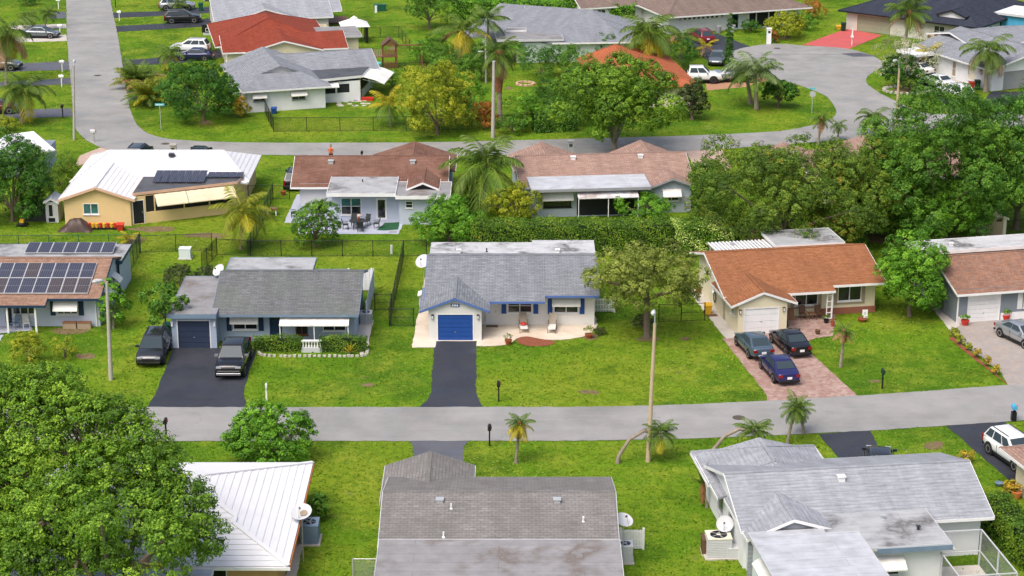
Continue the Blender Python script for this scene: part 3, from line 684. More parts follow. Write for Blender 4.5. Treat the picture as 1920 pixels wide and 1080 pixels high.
h.ring(-3.9, 2.5, 8.2, 11.0, 2.7, skip='front'); h.flat([(-4.05, 8.0), (2.65, 8.0), (2.65, 11.1), (-4.05, 11.1)], 2.95, 'flat_grey', edge='p_bluegrey')
h.ring(2.7, 5.2, 8.3, 9.6, 2.5, skip='front', mat='w_blue')
P = lambda u, v, w=0: Vector((u, 0 - w, v))
h.awning(P, 1.1, 6.15, 2.42, 1.85, 1.75, posts=3)
# ---- H5: solar house
h = House('house', 'pale blue house with solar panels on its brown shingle roof', -36, 141.2, 0, 'w_lightblue', 'sh_solar', 'p_darkblue')
h.ring(-7, 5.05, 0, 8.6, 2.75, front=[('dark', 4.95, 5.45, 0, 2.05), ('win', 5.53, 7.26, .95, 2.0, dict(nx=3, ny=1)), ('win', 8.85, 10.4, .95, 1.9, dict(nx=3, shut='p_darkblue', sw=.38, awn=(2.35, 1.5, .8)))], gab='x', zr=3.85, gx=4.4,  # first opening: open doorway, its dark inside painted as a flat panel
       right=[('win', 1.6, 2.7, 1.1, 2.1, dict(awn=(2.3, 1.75, .6))), ('win', 5.2, 6.2, 1.1, 2.1, dict(awn=(2.3, 1.75, .6)))])
h.plane([(1.42, -.9, 2.5), (5.35, -.9, 2.5), (5.35, 4.4, 4.0), (1.42, 4.4, 4.0)], fascia=(0, 1))
h.plane([(-8, -1.75, 2.26), (1.41, -1.75, 2.26), (1.41, 4.4, 4.0), (-8, 4.4, 4.0)], fascia=(0, 1))
h.plane([(5.35, 8.9, 2.72), (-8, 8.9, 2.72), (-8, 4.4, 4.0), (5.35, 4.4, 4.0)], fascia=(1,))
h.bit('ridge_cap', MB().slab([(-8, 4.27, 4.005), (5.35, 4.27, 4.005), (5.35, 4.53, 4.005), (-8, 4.53, 4.005)], .05), 'sh_solar')
h.ring(-7, 5.3, 7.0, 11.4, 2.6, skip='front'); h.flat([(-8, 6.9), (5.5, 6.9), (5.5, 11.4), (-8, 11.4)], 2.95, 'flat_grey', edge='p_darkblue')
for x in (-1.5, .6): h.post(x, -1.5, 2.2, w=.14)
h.bit('downpipe', MB().box(4.75, 4.83, -.09, -.003, 0, 2.5), 'p_white')
# ---- H8: pale yellow house with orange shingles
h = House('house', 'pale yellow house with orange shingle roof and white garage door', 16.74, 139.1, 10, 'w_pale', 'sh_orange', 'p_white')
h.ring(0, 3.75, 0, 4.0, 2.42, front=[('garage', .45, 3.15, 0, 2.1, dict(mat='p_white', n=4, lamps='p_brown'))], left=[('win', 2.2, 2.9, 1.2, 2.0, dict(nx=1))], gab='y', zr=3.1, gx=1.85, skip='back')
h.ring(0, 11.85, 3.45, 11.2, 2.85, front=[('door', 3.9, 4.6, .05, 2.1, dict(mat='p_wood')), ('win', 5.45, 7.3, .85, 2.0, dict(ny=1, glass='glass', surround='p_tan')), ('win', 8.85, 10.75, 1.0, 2.3, dict(ny=1, surround='p_tan'))],
       left=[('win', 4.2, 5.0, 1.2, 2.1, dict(nx=1)), ('win', 1.6, 2.3, 1.4, 2.0, dict(nx=1))], gab='x', zr=3.95, gx=7.5)
h.plane([(-.65, 1.7, 2.5), (8.05, 1.7, 2.5), (8.05, 7.5, 4.2), (-.65, 7.5, 4.2)], fascia=(0, 3))
h.plane([(8.06, 2.38, 2.7), (12.3, 2.38, 2.7), (12.3, 7.5, 4.2), (8.06, 7.5, 4.2)], fascia=(0, 1))
h.plane([(12.3, 11.6, 3.0), (-.65, 11.6, 3.0), (-.65, 7.5, 4.2), (12.3, 7.5, 4.2)], fascia=(0, 1, 2))
h.bit('ridge_cap', MB().slab([(-.65, 7.37, 4.205), (12.3, 7.37, 4.205), (12.3, 7.63, 4.205), (-.65, 7.63, 4.205)], .05), 'sh_orange')
h.gable(-.62, 4.45, -.2, 5.4, 2.42, 3.38, 'y', 1.85, ends='front')
h.post(7.9, 1.95, 2.4, w=.1); h.post(7.5, 1.95, 2.4, w=.06); m = MB()
for k in range(5): m.box(7.53, 7.85, 1.93, 1.97, .2 + k * .45, .26 + k * .45)
h.bit('porch_trellis', m, 'p_white')
m = MB(); rr = random.Random(4); bricks = h.bit('brick_plinth', MB().box(7.3, 11.9, 3.36, 3.448, 0, .5), 'brick_wall'); bme = None
for j in range(5):
    for i in range(15):
        x = 7.32 + i * .305 + (j % 2) * .12
        if x + .28 > 11.9: continue
        if bme is None: bme = MB().box(0, .28, -.035, 0, 0, .085).mesh('brick'); bme.materials.append(M['brick_wall'])
        b = link('brick', bme, None, bricks); b.location = (x, 3.355 - rr.uniform(0, .01), .01 + j * .098)
h.flat([(6.2, 10.9), (11.9, 10.9), (11.9, 15), (6.2, 15)], 3.3, 'flat_grey', edge='p_white'); h.ring(6.4, 11.7, 11.2, 14.8, 3.05, skip='front')
pan = h.bit('carport_roof', MB().slab([(1.3, 10.9, 3.1), (6.1, 10.9, 3.1), (6.1, 13.6, 3.0), (1.3, 13.6, 3.0)], .08), 'flat_grey')
for k in range(16): part('roof_rib', MB().slab([(1.32 + k * .3, 10.9, 3.17), (1.44 + k * .3, 10.9, 3.17), (1.44 + k * .3, 13.6, 3.07), (1.32 + k * .3, 13.6, 3.07)], .066), 'p_white', pan)
for x in (1.5, 5.9): h.post(x, 13.3, 3.0, w=.1)
h.vent(11.2, 12.5, 3.35, .12); h.vent(3, 12.4, 3.1, .12)
# ---- H9: slate house at the right
h = House('house', 'slate grey house with brown mottled tiles and wide white garage door', 33.6, 141.8, 12, 'w_slate', 'sh_mixed', 'p_white')
h.ring(0, 14, 0, 8.2, 2.7, front=[('garage', .75, 3.42, 0, 2.12, dict(mat='p_white', n=6)), ('win', 5.3, 7.0, .9, 2.0, dict(shut='p_white', sw=.4, awn=(2.3, 1.7, .6)))], gab='x', zr=3.75, gx=4.3)
h.gable(-.35, 14.5, -.5, 9, 2.5, 4.0, 'x', 4.3)
h.bit('plinth', MB().box(-.02, .72, -.03, -.003, 0, .55), 'p_white'); h.bit('plinth', MB().box(3.5, 14, -.03, -.003, 0, .6), 'p_white')
h.bit('downpipe', MB().box(-.1, -.01, -.1, -.01, 0, 2.5), 'p_white'); h.bit('side_door', MB().box(-.05, -.003, 2.3, 4.6, .02, 1.95), 'w_slate')
h.ring(.6, 14, 8.2, 11, 2.7, skip='front'); h.flat([(.3, 8.3), (14, 8.3), (14, 11.3), (.3, 11.3)], 3.05, 'flat_white', edge='p_white')
h.vent(3.5, 9.5, 3.1, .13, 'p_white')
# ---- H10: yellow house with white tile roof
h = House('house', 'yellow house with white tile roof and cream awnings over a screened porch', -36.3, 167.6, 0, 'w_yellow', 'tile_white', 'p_peach')
h.ring(-2.9, 2.9, 0, 8, 2.55, front=[('win', 1.65, 3.0, 1.05, 2.05, dict(ny=1, glass='glass_teal'))], gab='y', zr=3.5, skip='back')
h.ring(-2.9, 12.1, 6, 14.3, 2.5)
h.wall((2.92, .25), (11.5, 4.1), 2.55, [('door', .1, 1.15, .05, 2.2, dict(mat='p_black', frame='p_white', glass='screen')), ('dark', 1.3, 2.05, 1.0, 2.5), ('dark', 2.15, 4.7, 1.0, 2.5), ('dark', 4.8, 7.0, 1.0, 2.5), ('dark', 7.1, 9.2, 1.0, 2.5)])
h.wall((11.5, 4.1), (12.1, 6.2), 2.55)
EXCL.append([tuple(h.W(*p).xy) for p in ((2.9, .25), (11.5, 4.1), (12.1, 6.2), (2.9, 6.2))])
d = (Vector((11.5, 4.1, 0)) - Vector((2.92, .25, 0))).normalized(); nn = Vector((d.y, -d.x, 0))
P = lambda u, v, w=0: Vector((2.92, .25, 0)) + d * u + Vector((0, 0, v)) + nn * w
h.awning(P, 2.1, 4.9, 2.55, 1.75, 1.0, 'awning_cream'); h.awning(P, 4.95, 9.3, 2.55, 1.75, 1.0, 'awning_cream')
zr = 3.65
h.courses([(-3.3, 9.5, 2.5), (-3.3, -.35, 2.5), (0, -.35, zr), (0, 9.5, zr)]); h.courses([(3.35, -.35, 2.5), (3.35, 9.5, 2.5), (0, 9.5, zr), (0, -.35, zr)])
A, B = (-.7, 9.8, 4.25), (9.76, 9.8, 4.25)
c = [(-3.42, 5.1, 2.5), (12.6, 5.1, 2.5), (12.6, 14.9, 2.5), (-3.42, 14.9, 2.5)]
h.courses([c[0], c[1], B, A]); h.courses([c[1], c[2], B]); h.courses([c[2], c[3], A, B]); h.courses([c[3], c[0], A])
for a, b in ((A, B), (c[1], B), (c[0], A), (c[3], A), ((0, -.36, zr), (0, 7.5, zr))): h.bit('ridge_tile', MB().bar(Vector(a) + Vector((0, 0, .05)), Vector(b) + Vector((0, 0, .05)), .24, .07), 'tile_white')
for a, b in (((-3.35, -.38, 2.36), (0, -.38, zr - .14)), ((0, -.38, zr - .14), (3.4, -.38, 2.36))): h.bit('barge_board', MB().bar(a, b, .05, .2), 'p_peach')
h.flat([(3.1, .35), (11.75, 4.25), (12.1, 6.9), (3.1, 6.9)], 2.86, 'flat_dark', edge='p_peach', th=.2)
m = MB().lathe([(.3, 0), (.34, .12), (.1, .2)], 14, (5.2, 8.9, 4.0)); h.bit('attic_fan', m, 'metal_dark')
h.bit('attic_fan_cover', MB().box(4.95, 5.45, 8.65, 9.15, 4.22, 4.27), 'solar_blue')
for k, (x0, y0, ww, nn_) in enumerate(((4.3, 3.5, 4.6, 7), (8.95, 5.2, 3.2, 5))):
    for i in range(nn_):
        a = x0 + ww * i / nn_; b = x0 + ww * (i + 1) / nn_ - .03; dp = 2.6 if k == 0 else 1.1
        h.bit('solar_water_panel', MB().slab([(a, y0, 3.05), (b, y0, 3.05), (b, y0 + dp, 3.05 + dp * .14), (a, y0 + dp, 3.05 + dp * .14)], .06), 'solar_blue')
    m = MB()
    for i in range(4): m.bar((x0 + .2 + i * (ww - .4) / 3, y0 + .15, 2.8), (x0 + .2 + i * (ww - .4) / 3, y0 + .15, 3.02), .05)
    h.bit('panel_stand', m, 'metal')
# ---- H11: light blue house, brown shingles
h = House('house', 'light blue house with brown shingles and a patio dining set behind', -13, 168.2, 0, 'w_lightblue', 'sh_brown', 'p_white')
h.ring(-6.0, 7.0, 3.6, 11.8, 2.7, front=[('dark', .05, .06, 1, 1.01)], gab='x', zr=3.95, gx=7.7)
h.bit('side_shutter_panel', MB().box(-5.9, -3.4, 3.55, 3.597, .6, 2.4), 'p_ltgrey')
h.gable(-6.75, 7.3, 3.1, 12.3, 2.5, 4.2, 'x', 7.7)
h.ring(-2.9, 3.1, .8, 5.5, 2.6, front=[('win', .8, 2.6, .6, 2.15, dict(glass='glass', upper='glass_teal', ny=2)), ('door', 3.9, 4.85, .15, 2.15, dict(glass='glass'))])
h.ring(3.1, 7.1, -.2, 5.5, 2.5, front=[('win', .55, 1.2, 1.5, 2.15, dict(nx=1, ny=2))])
h.flat([(-3.2, -.45), (2.8, -.45), (2.8, 5.2), (-3.2, 5.2)], 2.9, 'flat_grey', edge='p_white', th=.26, slope=.03); h.flat([(2.84, -.85), (7.6, -.85), (7.6, 3.4), (2.84, 3.4)], 2.78, 'flat_old', edge='p_white', th=.26, slope=.03)
h.gable(3.7, 6.6, .9, 6.5, 2.95, 3.55, 'y', 5.15, ends='front'); h.wall((3.8, 1.2), (6.5, 1.2), 2.95, gab=[(1.35, 3.45)], z0=2.7, mat='screen')
h.gable(-.2, 7.8, 8.6, 14.6, 2.5, 3.8, 'y', 3.8, ends='back'); h.ring(.2, 7.4, 11.5, 14.2, 2.5, gab='y', zr=3.6)
h.vent(-3.4, 6.6, 3.85); h.vent(4.0, 6.6, 3.85); h.vent(-.3, 3, 2.95, pipe=True, mat='metal_dark')
# ---- H12: grey-blue house, tan shingles
h = House('house', 'grey-blue house with tan shingles and a long pale flat roof above a hedge', 1.5, 170, 5.7, 'w_greyblue', 'sh_tan', 'p_ltgrey')
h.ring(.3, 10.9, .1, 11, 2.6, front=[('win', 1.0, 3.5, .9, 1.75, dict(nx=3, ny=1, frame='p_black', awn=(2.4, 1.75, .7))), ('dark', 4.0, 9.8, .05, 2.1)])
P = lambda u, v, w=0: Vector((u, .1 - w, v))
h.awning(P, 4.2, 9.6, 2.55, 2.15, 1.7, 'awning_rust', posts=3)
h.ring(10.9, 14.7, .5, 11, 2.6, front=[('win', 1.3, 2.7, 1.1, 1.7, dict(ny=1, awn=(2.2, 1.65, .6)))], gab='y', zr=3.1, gx=12.9)
h.gable(-.7, 15.1, 1.3, 10.8, 2.5, 4.2, 'x', 5.94)
h.flat([(.1, -1.2), (10.75, -1.2), (10.75, 3.8), (.1, 3.8)], 2.9, 'flat_pale', edge='p_grey', th=.2, slope=.035)
h.gable(10.8, 15.15, .1, 4.6, 2.5, 3.3, 'y', 12.95, ends='front', fm='p_grey')
h.gable(-.6, 5.8, 7, 13.2, 2.4, 3.6, 'y', 2.6, ends='back'); h.ring(-.2, 5.4, 10, 12.8, 2.4, gab='y', zr=3.4)
h.gable(9.0, 15.0, 7, 13.0, 2.4, 3.6, 'y', 12, ends='back'); h.ring(9.4, 14.6, 10, 12.6, 2.4, gab='y', zr=3.4)
h.vent(4.6, 5.2, 4.0, .2, 'p_white'); h.vent(10.8, 5.2, 4.0, .2, 'p_white')
h.bit('utility_box', MB().box(14.0, 14.3, .4, .49, 1.0, 1.5), 'p_grey'); h.bit('conduit', MB().tube([(14.15, .45, .2), (14.15, .45, 1.0)], .03), 'p_grey')
# ---- H13: tan roofed house behind the big trees
h = House('house', 'brown roofed house half hidden behind the tall trees', 27.5, 174.5, 7, 'w_sand', 'sh_tan')
h.ring(0, 14, 0, 9, 2.5, gab='x', zr=3.6); h.gable(-.6, 14.6, -.6, 9.6, 2.4, 3.9, 'x')
h.gable(-3, 2.4, 5, 10.5, 2.3, 3.2, 'y', ends='back'); h.ring(-2.6, 2, 8, 10.2, 2.3, gab='y', zr=3.0)
h.gable(4.5, 11.5, 5, 11.5, 2.4, 3.5, 'y', ends='back'); h.ring(4.9, 11.1, 8, 11.2, 2.4, gab='y', zr=3.3)
# ---- H2: bottom centre, old grey shingles
h = House('house', 'house with weathered grey shingles and stained flat rear roof beside a picket gate', -.7, 97, 0, 'w_sand', 'sh_old', 'p_ltgrey')
h.ring(-6.2, 6.2, -2.2, 9, 2.6, gab='x', zr=3.9, gx=4.8)
h.gable(-6.5, 6.47, 0, 9.7, 3.03, 4.2, 'x', 4.8, zb=2.9)
h.ring(-6.2, 6.2, -6, -2.2, 2.6)
h.flat([(-6.45, -7.5), (6.5, -7.5), (6.5, .65), (-6.45, .65)], 2.98, 'flat_old', edge='p_ltgrey', th=.24, slope=.028)
h.gable(-6.85, -1.5, 7, 12.3, 2.5, 3.42, 'y', -4.15, ends='back'); h.ring(-6.4, -1.95, 8.5, 12, 2.45, gab='y', zr=3.2, gx=-4.15)
h.vent(-3.3, 3.9, 3.95, .17); h.vent(3.2, 3.9, 3.95, .17); h.vent(-2.65, 3.3, 3.82, pipe=True, mat='p_white'); h.vent(4.6, 2.2, 3.55, pipe=True, mat='p_white'); h.vent(-3.0, .9, 3.25, pipe=True, mat='p_white')
h.bit('corner_board', MB().box(6.21, 6.26, 9.02, 9.1, 0, 2.6), 'p_white')
# ---- H3: bottom right, pale shingles
h = House('house', 'pale grey shingled house with two flat roofed rear wings and rooftop seams', 12.6, 100.2, 7.4, 'w_white', 'sh_pale', 'p_white')
h.ring(.35, 14.0, .4, 9, 2.6, left=[('win', 2.3, 3.7, .8, 2.2, dict(nx=1, frame='p_ltgrey', ny=1)), ('win', 5.0, 6.0, 1.0, 2.2, dict(nx=1, frame='p_ltgrey', ny=1))], gab='x', zr=3.95, gx=4.3, front=[('dark', 11, 11.01, 1, 1.01)])
h.gable(0, 14.5, -.3, 8.9, 2.65, 4.2, 'x', 4.1)
h.gable(-.2, 7.3, 4.5, 10.6, 2.5, 3.5, 'y', 3.7, ends='back'); h.hip(-.3, 7.4, 6.6, 11.4, 2.45, 3.52, (3.7, 7.0), (3.7, 9.2))
h.ring(.4, 6.8, 8.5, 11, 2.4)
h.ring(4.2, 10.4, -3.4, .5, 2.5, front=[('win', 1.6, 3.9, 1.0, 1.9, dict(nx=3, ny=1, awn=(2.2, 1.75, .9)))], right=[('dark', .4, 1.3, .05, 2.0)])
h.flat([(3.9, -3.9), (10.75, -3.9), (10.75, .9), (3.9, .9)], 2.95, 'flat_grey', edge='p_ltgrey', th=.16)
h.bit('fascia_board', MB().box(6.6, 10.8, -3.99, -3.94, 2.62, 2.9), 'p_bluegrey')
h.ring(.5, 5.9, -8, .5, 2.45, left=[('win', 3.5, 6.0, 1.6, 2.1, dict(nx=2, ny=1, frame='p_white', awn=(2.3, 1.95, .5)))], mat='w_mint')
h.flat([(.15, -9), (6.15, -9), (6.15, -1.85), (4.3, -1.85), (4.3, -1.3), (.15, -1.3)], 2.99, 'flat_pale', edge='p_ltgrey', th=.16)
h.gable(.1, 6.0, -1.25, 4.2, 2.6, 3.65, 'y', 2.7, ends='front'); h.wall((.2, -1.1), (5.9, -1.1), 2.6, gab=[(2.5, 3.55)], mat='sh_pale')
h.vent(6.6, 3.1, 3.9, .18, 'p_white'); h.vent(8.0, -.4, 2.98, .08); h.vent(9.5, -2, 2.98, .06, 'metal_dark')
P = lambda u, v, w=0: Vector((10.4 + w, -3.4 + u, v)); h.awning(P, .3, 1.6, 2.5, 2.15, .9)
# ---- H4: sliver of the beige house at the right edge
h = House('house', 'cream house corner with tiled roof beside the white parked car', 30.61, 111.2, 15, 'w_pale', 'sh_tan', 'p_white')
h.ring(0, 10, -9, 0, 2.55); h.hip(-.65, 10.7, -9.7, 1.1, 2.5, 4.1, (4, -4.4), (6, -4.4))
# ---- H1: bottom left, white tile roof
h = House('house', 'ochre house with white tile roof partly under the large leafy tree', -17.5, 97, 0, 'w_ochre', 'tile_white', 'p_white')
h.ring(-7.5, 4.9, -.4, 12, 2.5, front=[('win', 8.0, 9.7, .8, 2.2, dict(nx=2, ny=1)), ('dark', 11.0, 11.01, 1, 1.01)])
ze = 2.5; k = .3
mr, wr = ze + k * 5.6, ze + k * 3.3                         # main and wing ridge heights
Mp = (0, 5.2, mr); Wj = (2.3, 2.0 + .9, wr); Wh = (2.3, -1.1 + 3.2, wr)
h.courses([(5.6, -1.15, ze), (5.6, 12.65, ze), (0, 7.0, mr), (0, 5.2, mr), (2.3, 2.9, wr), (2.3, 2.1, wr)])
h.courses([(-1.0, -1.15, ze), (5.6, -1.15, ze), (2.3, 2.1, wr), (2.0, 2.1, wr)])
h.courses([(-9, -.2, 2.56), (1.6, -.2, 2.56), (2.0, 2.9, 3.48), (0, 5.2, mr), (-9, 5.2, mr)]) if False else h.courses([(-9, -.41, 2.5), (2.29, -.41, 2.5), (2.29, 2.9, 3.49), (0, 5.2, 4.18), (-9, 5.2, 4.18)])
h.courses([(5.6, 12.65, ze), (-9, 12.65, ze), (-9, 7, mr), (0, 7, mr)])
h.bit('roof', MB().slab([(-9, 5.2, 4.18), (0, 5.2, 4.18), (0, 7, 4.18), (-9, 7, 4.18)], .1), 'tile_white')
for a, b in (((5.6, -1.15, ze), (2.3, 2.1, wr)), ((2.3, 2.1, wr), (2.3, 2.9, wr)), ((2.3, 2.9, wr), (0, 5.2, mr)), ((5.6, 12.65, ze), (0, 7, mr))): h.bit('ridge_tile', MB().bar(Vector(a) + Vector((0, 0, .06)), Vector(b) + Vector((0, 0, .06)), .26, .08), 'tile_white')
h.bit('gutter', MB().box(-1, 5.7, -1.25, -1.16, 2.3, 2.46), 'p_white'); h.bit('eave_board', MB().box(5.63, 5.68, -1.2, 12.65, 2.25, 2.46), 'p_orange')
h.flat([(-9, -5), (1.6, -5), (1.6, -1.3), (-9, -1.3)], 2.4, 'flat_pale')
for x in (-8, 1.2): h.post(x, -4.6, 2.2)
# ---- H14: white house with grey hip
h = House('house', 'white house with grey hip roof, small window awnings and a side patio', -28.6, 210.3, 17, 'w_white', 'sh_grey', 'p_white')
h.ring(0, 8.6, 0, 13, 2.5, front=[('win', .7, 2.0, 1.2, 1.9, dict(nx=2, ny=1, awn=(2.15, 1.65, .5), frame='p_grey')), ('win', 4.9, 6.4, 1.1, 1.9, dict(nx=2, ny=1, awn=(2.2, 1.65, .55), frame='p_grey'))])
h.plane([(-.6, -.6, 2.5), (9.2, -.6, 2.5), (6.6, 3.2, 3.5), (2.0, 3.2, 3.5)], fascia=(0,)); h.wall((2.1, 3.4), (6.5, 3.4), 3.45, z0=3.3, gab=[(2.2, 4.1)], mat='p_white')
h.plane([(-.6, 14, 2.5), (-.6, -.6, 2.5), (2.0, 3.2, 3.5), (4.3, 3.0, 4.3), (4.3, 14, 4.3)], fascia=(0,)); h.plane([(9.2, -.6, 2.5), (9.2, 14, 2.5), (4.3, 14, 4.3), (4.3, 3.0, 4.3), (6.6, 3.2, 3.5)], fascia=(0,))
h.gable(4, 16.2, 6.2, 14.5, 2.6, 4.1, 'x', 10.3); h.ring(8, 15.7, 8.0, 14, 2.6, gab='x', zr=3.8)
h.ring(8.6, 13, 2.2, 8, 2.3, front=[('dark', .3, 1.6, 1.0, 2.0), ('dark', 1.8, 3.2, 1, 2)]); h.flat([(8.4, 1.6), (13.3, 2.4), (15.8, 7.9), (8.4, 7.9)], 2.78, 'flat_dark', edge='p_white')
P = lambda u, v, w=0: Vector((8.6 + u, 2.2 - w, v)); h.awning(P, .1, 1.9, 2.3, 1.85, .7)
d = Vector((2.5, 5.5, 0)).normalized(); nn = Vector((d.y, -d.x, 0)); P = lambda u, v, w=0: Vector((13.3, 2.3, 0)) + d * u + Vector((0, 0, v)) + nn * w
h.awning(P, 0, 6.2, 2.65, 1.9, 2.4); h.wall((13, 2.4), (15.4, 7.8), 2.5, [('dark', .5, 5.2, .9, 2.3)])
# ---- H15: red roof
h = House('house', 'cream house with bright red shingle roof', -33.4, 230.6, 12, 'w_pale', 'sh_red', 'p_white')
h.ring(0, 13.4, 0, 15, 2.5, front=[('win', 2.2, 4.0, 1.0, 2.0, dict(ny=1, frame='p_grey'))], left=[('win', 9, 10, .8, 2.0), ('win', 12, 13, .8, 2)])
h.plane([(-.6, -.4, 2.5), (14.2, -.4, 2.5), (14.2, 4.2, 3.7), (-.6, 4.2, 3.7)], fascia=(0, 1, 3))
h.gable(2.0, 11.2, -.9, 8, 2.5, 3.75, 'y', 6.6, ends='front'); h.wall((2.4, -.5), (10.8, -.5), 2.5, gab=[(4.2, 3.6)])
h.hip(-1.2, 12.5, 3.5, 18, 2.5, 4.7, (5.7, 9), (5.7, 12.5))
h.flat([(10.8, 5), (16.6, 5), (16.6, 11), (10.8, 11)], 2.85, 'flat_old', edge='p_ltgrey'); h.ring(11, 16.2, 5.4, 10.6, 2.6)
# ---- H16: pale roof behind it
h = House('house', 'grey-beige house with pale silver roof and front facing gable', -37.2, 250.2, 13, 'w_stone', 'sh_pale', 'p_white')
h.ring(0, 14, 0, 14, 2.5, front=[('win', 1.6, 3.2, 1.3, 2.0), ('win', 10.2, 11.6, 1.0, 2.0)]); h.gable(-.6, 14.6, -.4, 15, 2.5, 4.9, 'x', 7)
h.gable(1.4, 10.4, -1.0, 9, 2.5, 3.95, 'y', 5.9, ends='front'); h.wall((1.8, -.6), (10, -.6), 2.5, gab=[(4.1, 3.8)]); h.gable(6.5, 16, 1.5, 13, 2.9, 4.6, 'x', 6); h.vent(6, 5, 4.5, .2)
# ---- H17: grey hip
h = House('house', 'grey hip roofed house with a stained flat patch behind the shrubs', .6, 236.3, 4, 'w_mint', 'sh_grey', 'p_white')
h.ring(0, 13, 0, 11, 2.45, front=[('win', 6, 7.2, 1, 2)]); A = (10.1, 11.6, 4.2); L_ = (-.9, 16.8, 4.2)
h.plane([(4.2, -.6, 2.5), (13.6, -.6, 2.5), A], fascia=(0,)); h.plane([(13.6, -.6, 2.5), (16.2, 13, 2.5), A], fascia=(0,))
h.plane([(4.2, -.6, 2.5), A, L_, (-6.8, 4.6, 2.5)], fascia=(2,)); h.plane([(16.2, 13, 2.5), (2, 22, 2.5), L_, A])
h.ring(-3.4, 2, 5.5, 15, 2.4, mat='w_mint'); h.flat([(-2.4, -.4), (5.6, -.4), (5.6, 8.4), (-2.4, 8.4)], 2.9, 'flat_old', edge='p_ltgrey'); h.flat([(-1, 4.5), (1.5, 4.5), (1.5, 6), (-1, 6)], 3.1, 'flat_old')
h.vent(2, 14.2, 3.9, .1, 'p_white', True)
# ---- H18: terracotta roof behind the round tree
h = House('house', 'house with orange terracotta roof behind the large round tree', 11.5, 211.5, 8, 'w_pale', 'sh_terracotta', 'p_orange')
h.ring(-1, 8.3, 1, 15.2, 2.5); h.hip(-1.8, 9.0, .3, 16, 2.5, 4.5, (2.2, 7), (2.2, 13.5))
# ---- H19: white house, umber roof
h = House('house', 'white house with umber roof, wide white garage door and turquoise front door', 20.2, 254, 20, 'w_white', 'sh_umber', 'p_white')
h.ring(0, 19, 0, 16, 2.55, front=[('garage', 1.9, 7.2, 0, 2.2, dict(mat='p_white', n=4, lights=True, lamps='p_black')), ('door', 8.9, 10.0, .1, 2.2, dict(mat='p_teal', glass='glass')), ('dark', 11.5, 15.5, .1, 2.4)])
h.hip(-.9, 20, -1.3, 17, 2.5, 5.3, (6, 8), (12, 8)); h.gable(-9, 0, 8, 15, 2.5, 4, 'x'); h.ring(-8.5, 0, 8.5, 14.5, 2.5, front=[('win', 2, 3.2, 1, 2.1)])
for x in (12.4, 14.2): h.post(x, -.2, 2.4, 'p_white', .12)
# ---- H20: navy roof
h = House('house', 'stone coloured house with dark navy roof and sage double garage door', 43.6, 257.4, -38, 'w_stone', 'sh_navy', 'p_black')
h.ring(0, 18.2, 0, 17, 2.55, front=[('garage', 1.5, 6.5, 0, 2.2, dict(mat='p_sage', n=4, frame='p_cream')), ('win', 12.5, 14.0, .6, 2.0)], right=[('win', 3.6, 4.8, .9, 2.0), ('win', 8.5, 11.5, .6, 2.1), ])
h.hip(-.8, 19, -.8, 18, 2.55, 5.6, (8, 8.6), (11, 8.6)); h.flat([(10, 7), (26, 7), (26, 13), (10, 13)], 3.2, 'metal_white', edge='p_ltgrey'); h.ring(18.2, 25, 7.4, 12.6, 2.9, mat='p_skyblue'); h.gable(12.5, 16.5, .5, 5.5, 3.4, 4.1, 'y', ends='front'); h.wall((12.7, .8), (16.3, .8), 3.4, gab=[(1.8, 3.95)], z0=3.0, mat='p_white')
h.bit('downpipe', MB().box(18.2, 18.35, -.12, -.02, 0, 2.5), 'p_black'); h.bit('downpipe', MB().box(18.22, 18.34, 7.0, 7.12, 0, 2.5), 'p_black')
# ---- H21: white house with grey garage door at the right
h = House('house', 'white stucco house with grey slatted garage door and a screened entry', 54.2, 220.8, 24, 'w_white', 'sh_grey', 'p_white')
h.ring(0, 12, 0, 14, 2.6, front=[('garage', 1.6, 6.8, 0, 2.1, dict(mat='p_grey', n=7, frame='p_grey'))], left=[('win', 6.5, 7.3, .3, 2.1, dict(nx=1, glass='p_tan')), ('win', 9.5, 11, .5, 2.2, dict(nx=1, glass='p_cream'))], gab='y', zr=4.2)
h.gable(-.7, 12.7, -.6, 14.6, 2.6, 4.4, 'y'); h.gable(3, 14, 8, 17, 3.4, 4.3, 'x')
h.ring(-3.2, 0, 10.6, 13.5, 2.3, front=[('dark', .1, 1.5, .1, 2.1), ('dark', 1.65, 3.0, .1, 2.1)], left=[('dark', .1, 1.4, .1, 2.1), ('dark', 1.55, 2.8, .1, 2.1)], mat='p_white')
h.flat([(-3.5, 10.2), (.1, 10.2), (.1, 13.8), (-3.5, 13.8)], 2.5, 'metal_white', edge='p_white')
# ---- small outbuildings
h = House('shed', 'outbuilding with white ribbed metal roof beside the round hedge bush', -47.2, 183.6, 0, 'w_blue', 'metal_white', 'p_white', 'shed')
h.ring(-2.2, 2.5, .2, 6, 2.2); ro = h.plane([(-2.6, .8, 2.6), (1.8, -1.0, 2.5), (3.6, 1.0, 2.5), (.5, 5.6, 3.2), (-2.6, 6.0, 2.7)], th=.1)
for k in range(7): part('roof_rib', MB().bar((-2.2 + k * .7, .7 - k * .28, 2.62 + .005 * k), (-2.2 + k * .52, 5.7 - k * .35, 2.78 + .05 * k), .06, .07), 'metal_white', ro)
h = House('shed', 'small grey plastic shed beside the yellow house', -41.1, 168.6, 0, 'p_ltgrey', 'p_ltgrey', 'p_white', 'shed')
h.ring(0, 1.1, 0, 1.8, 1.9, front=[('dark', .28, .62, .55, 1.6), ('dark', .2, .8, .02, .42)]); h.gable(-.12, 1.22, -.12, 1.95, 1.9, 2.3, 'y'); h.ring(-2.2, -.02, .3, 1.9, 1.6, mat='metal_dark')
h = House('shed', 'cream resin garden shed with double doors under the tall trees', *G(1840, 447).xy, 3, 'p_cream', 'flat_dark', 'p_cream', 'shed')
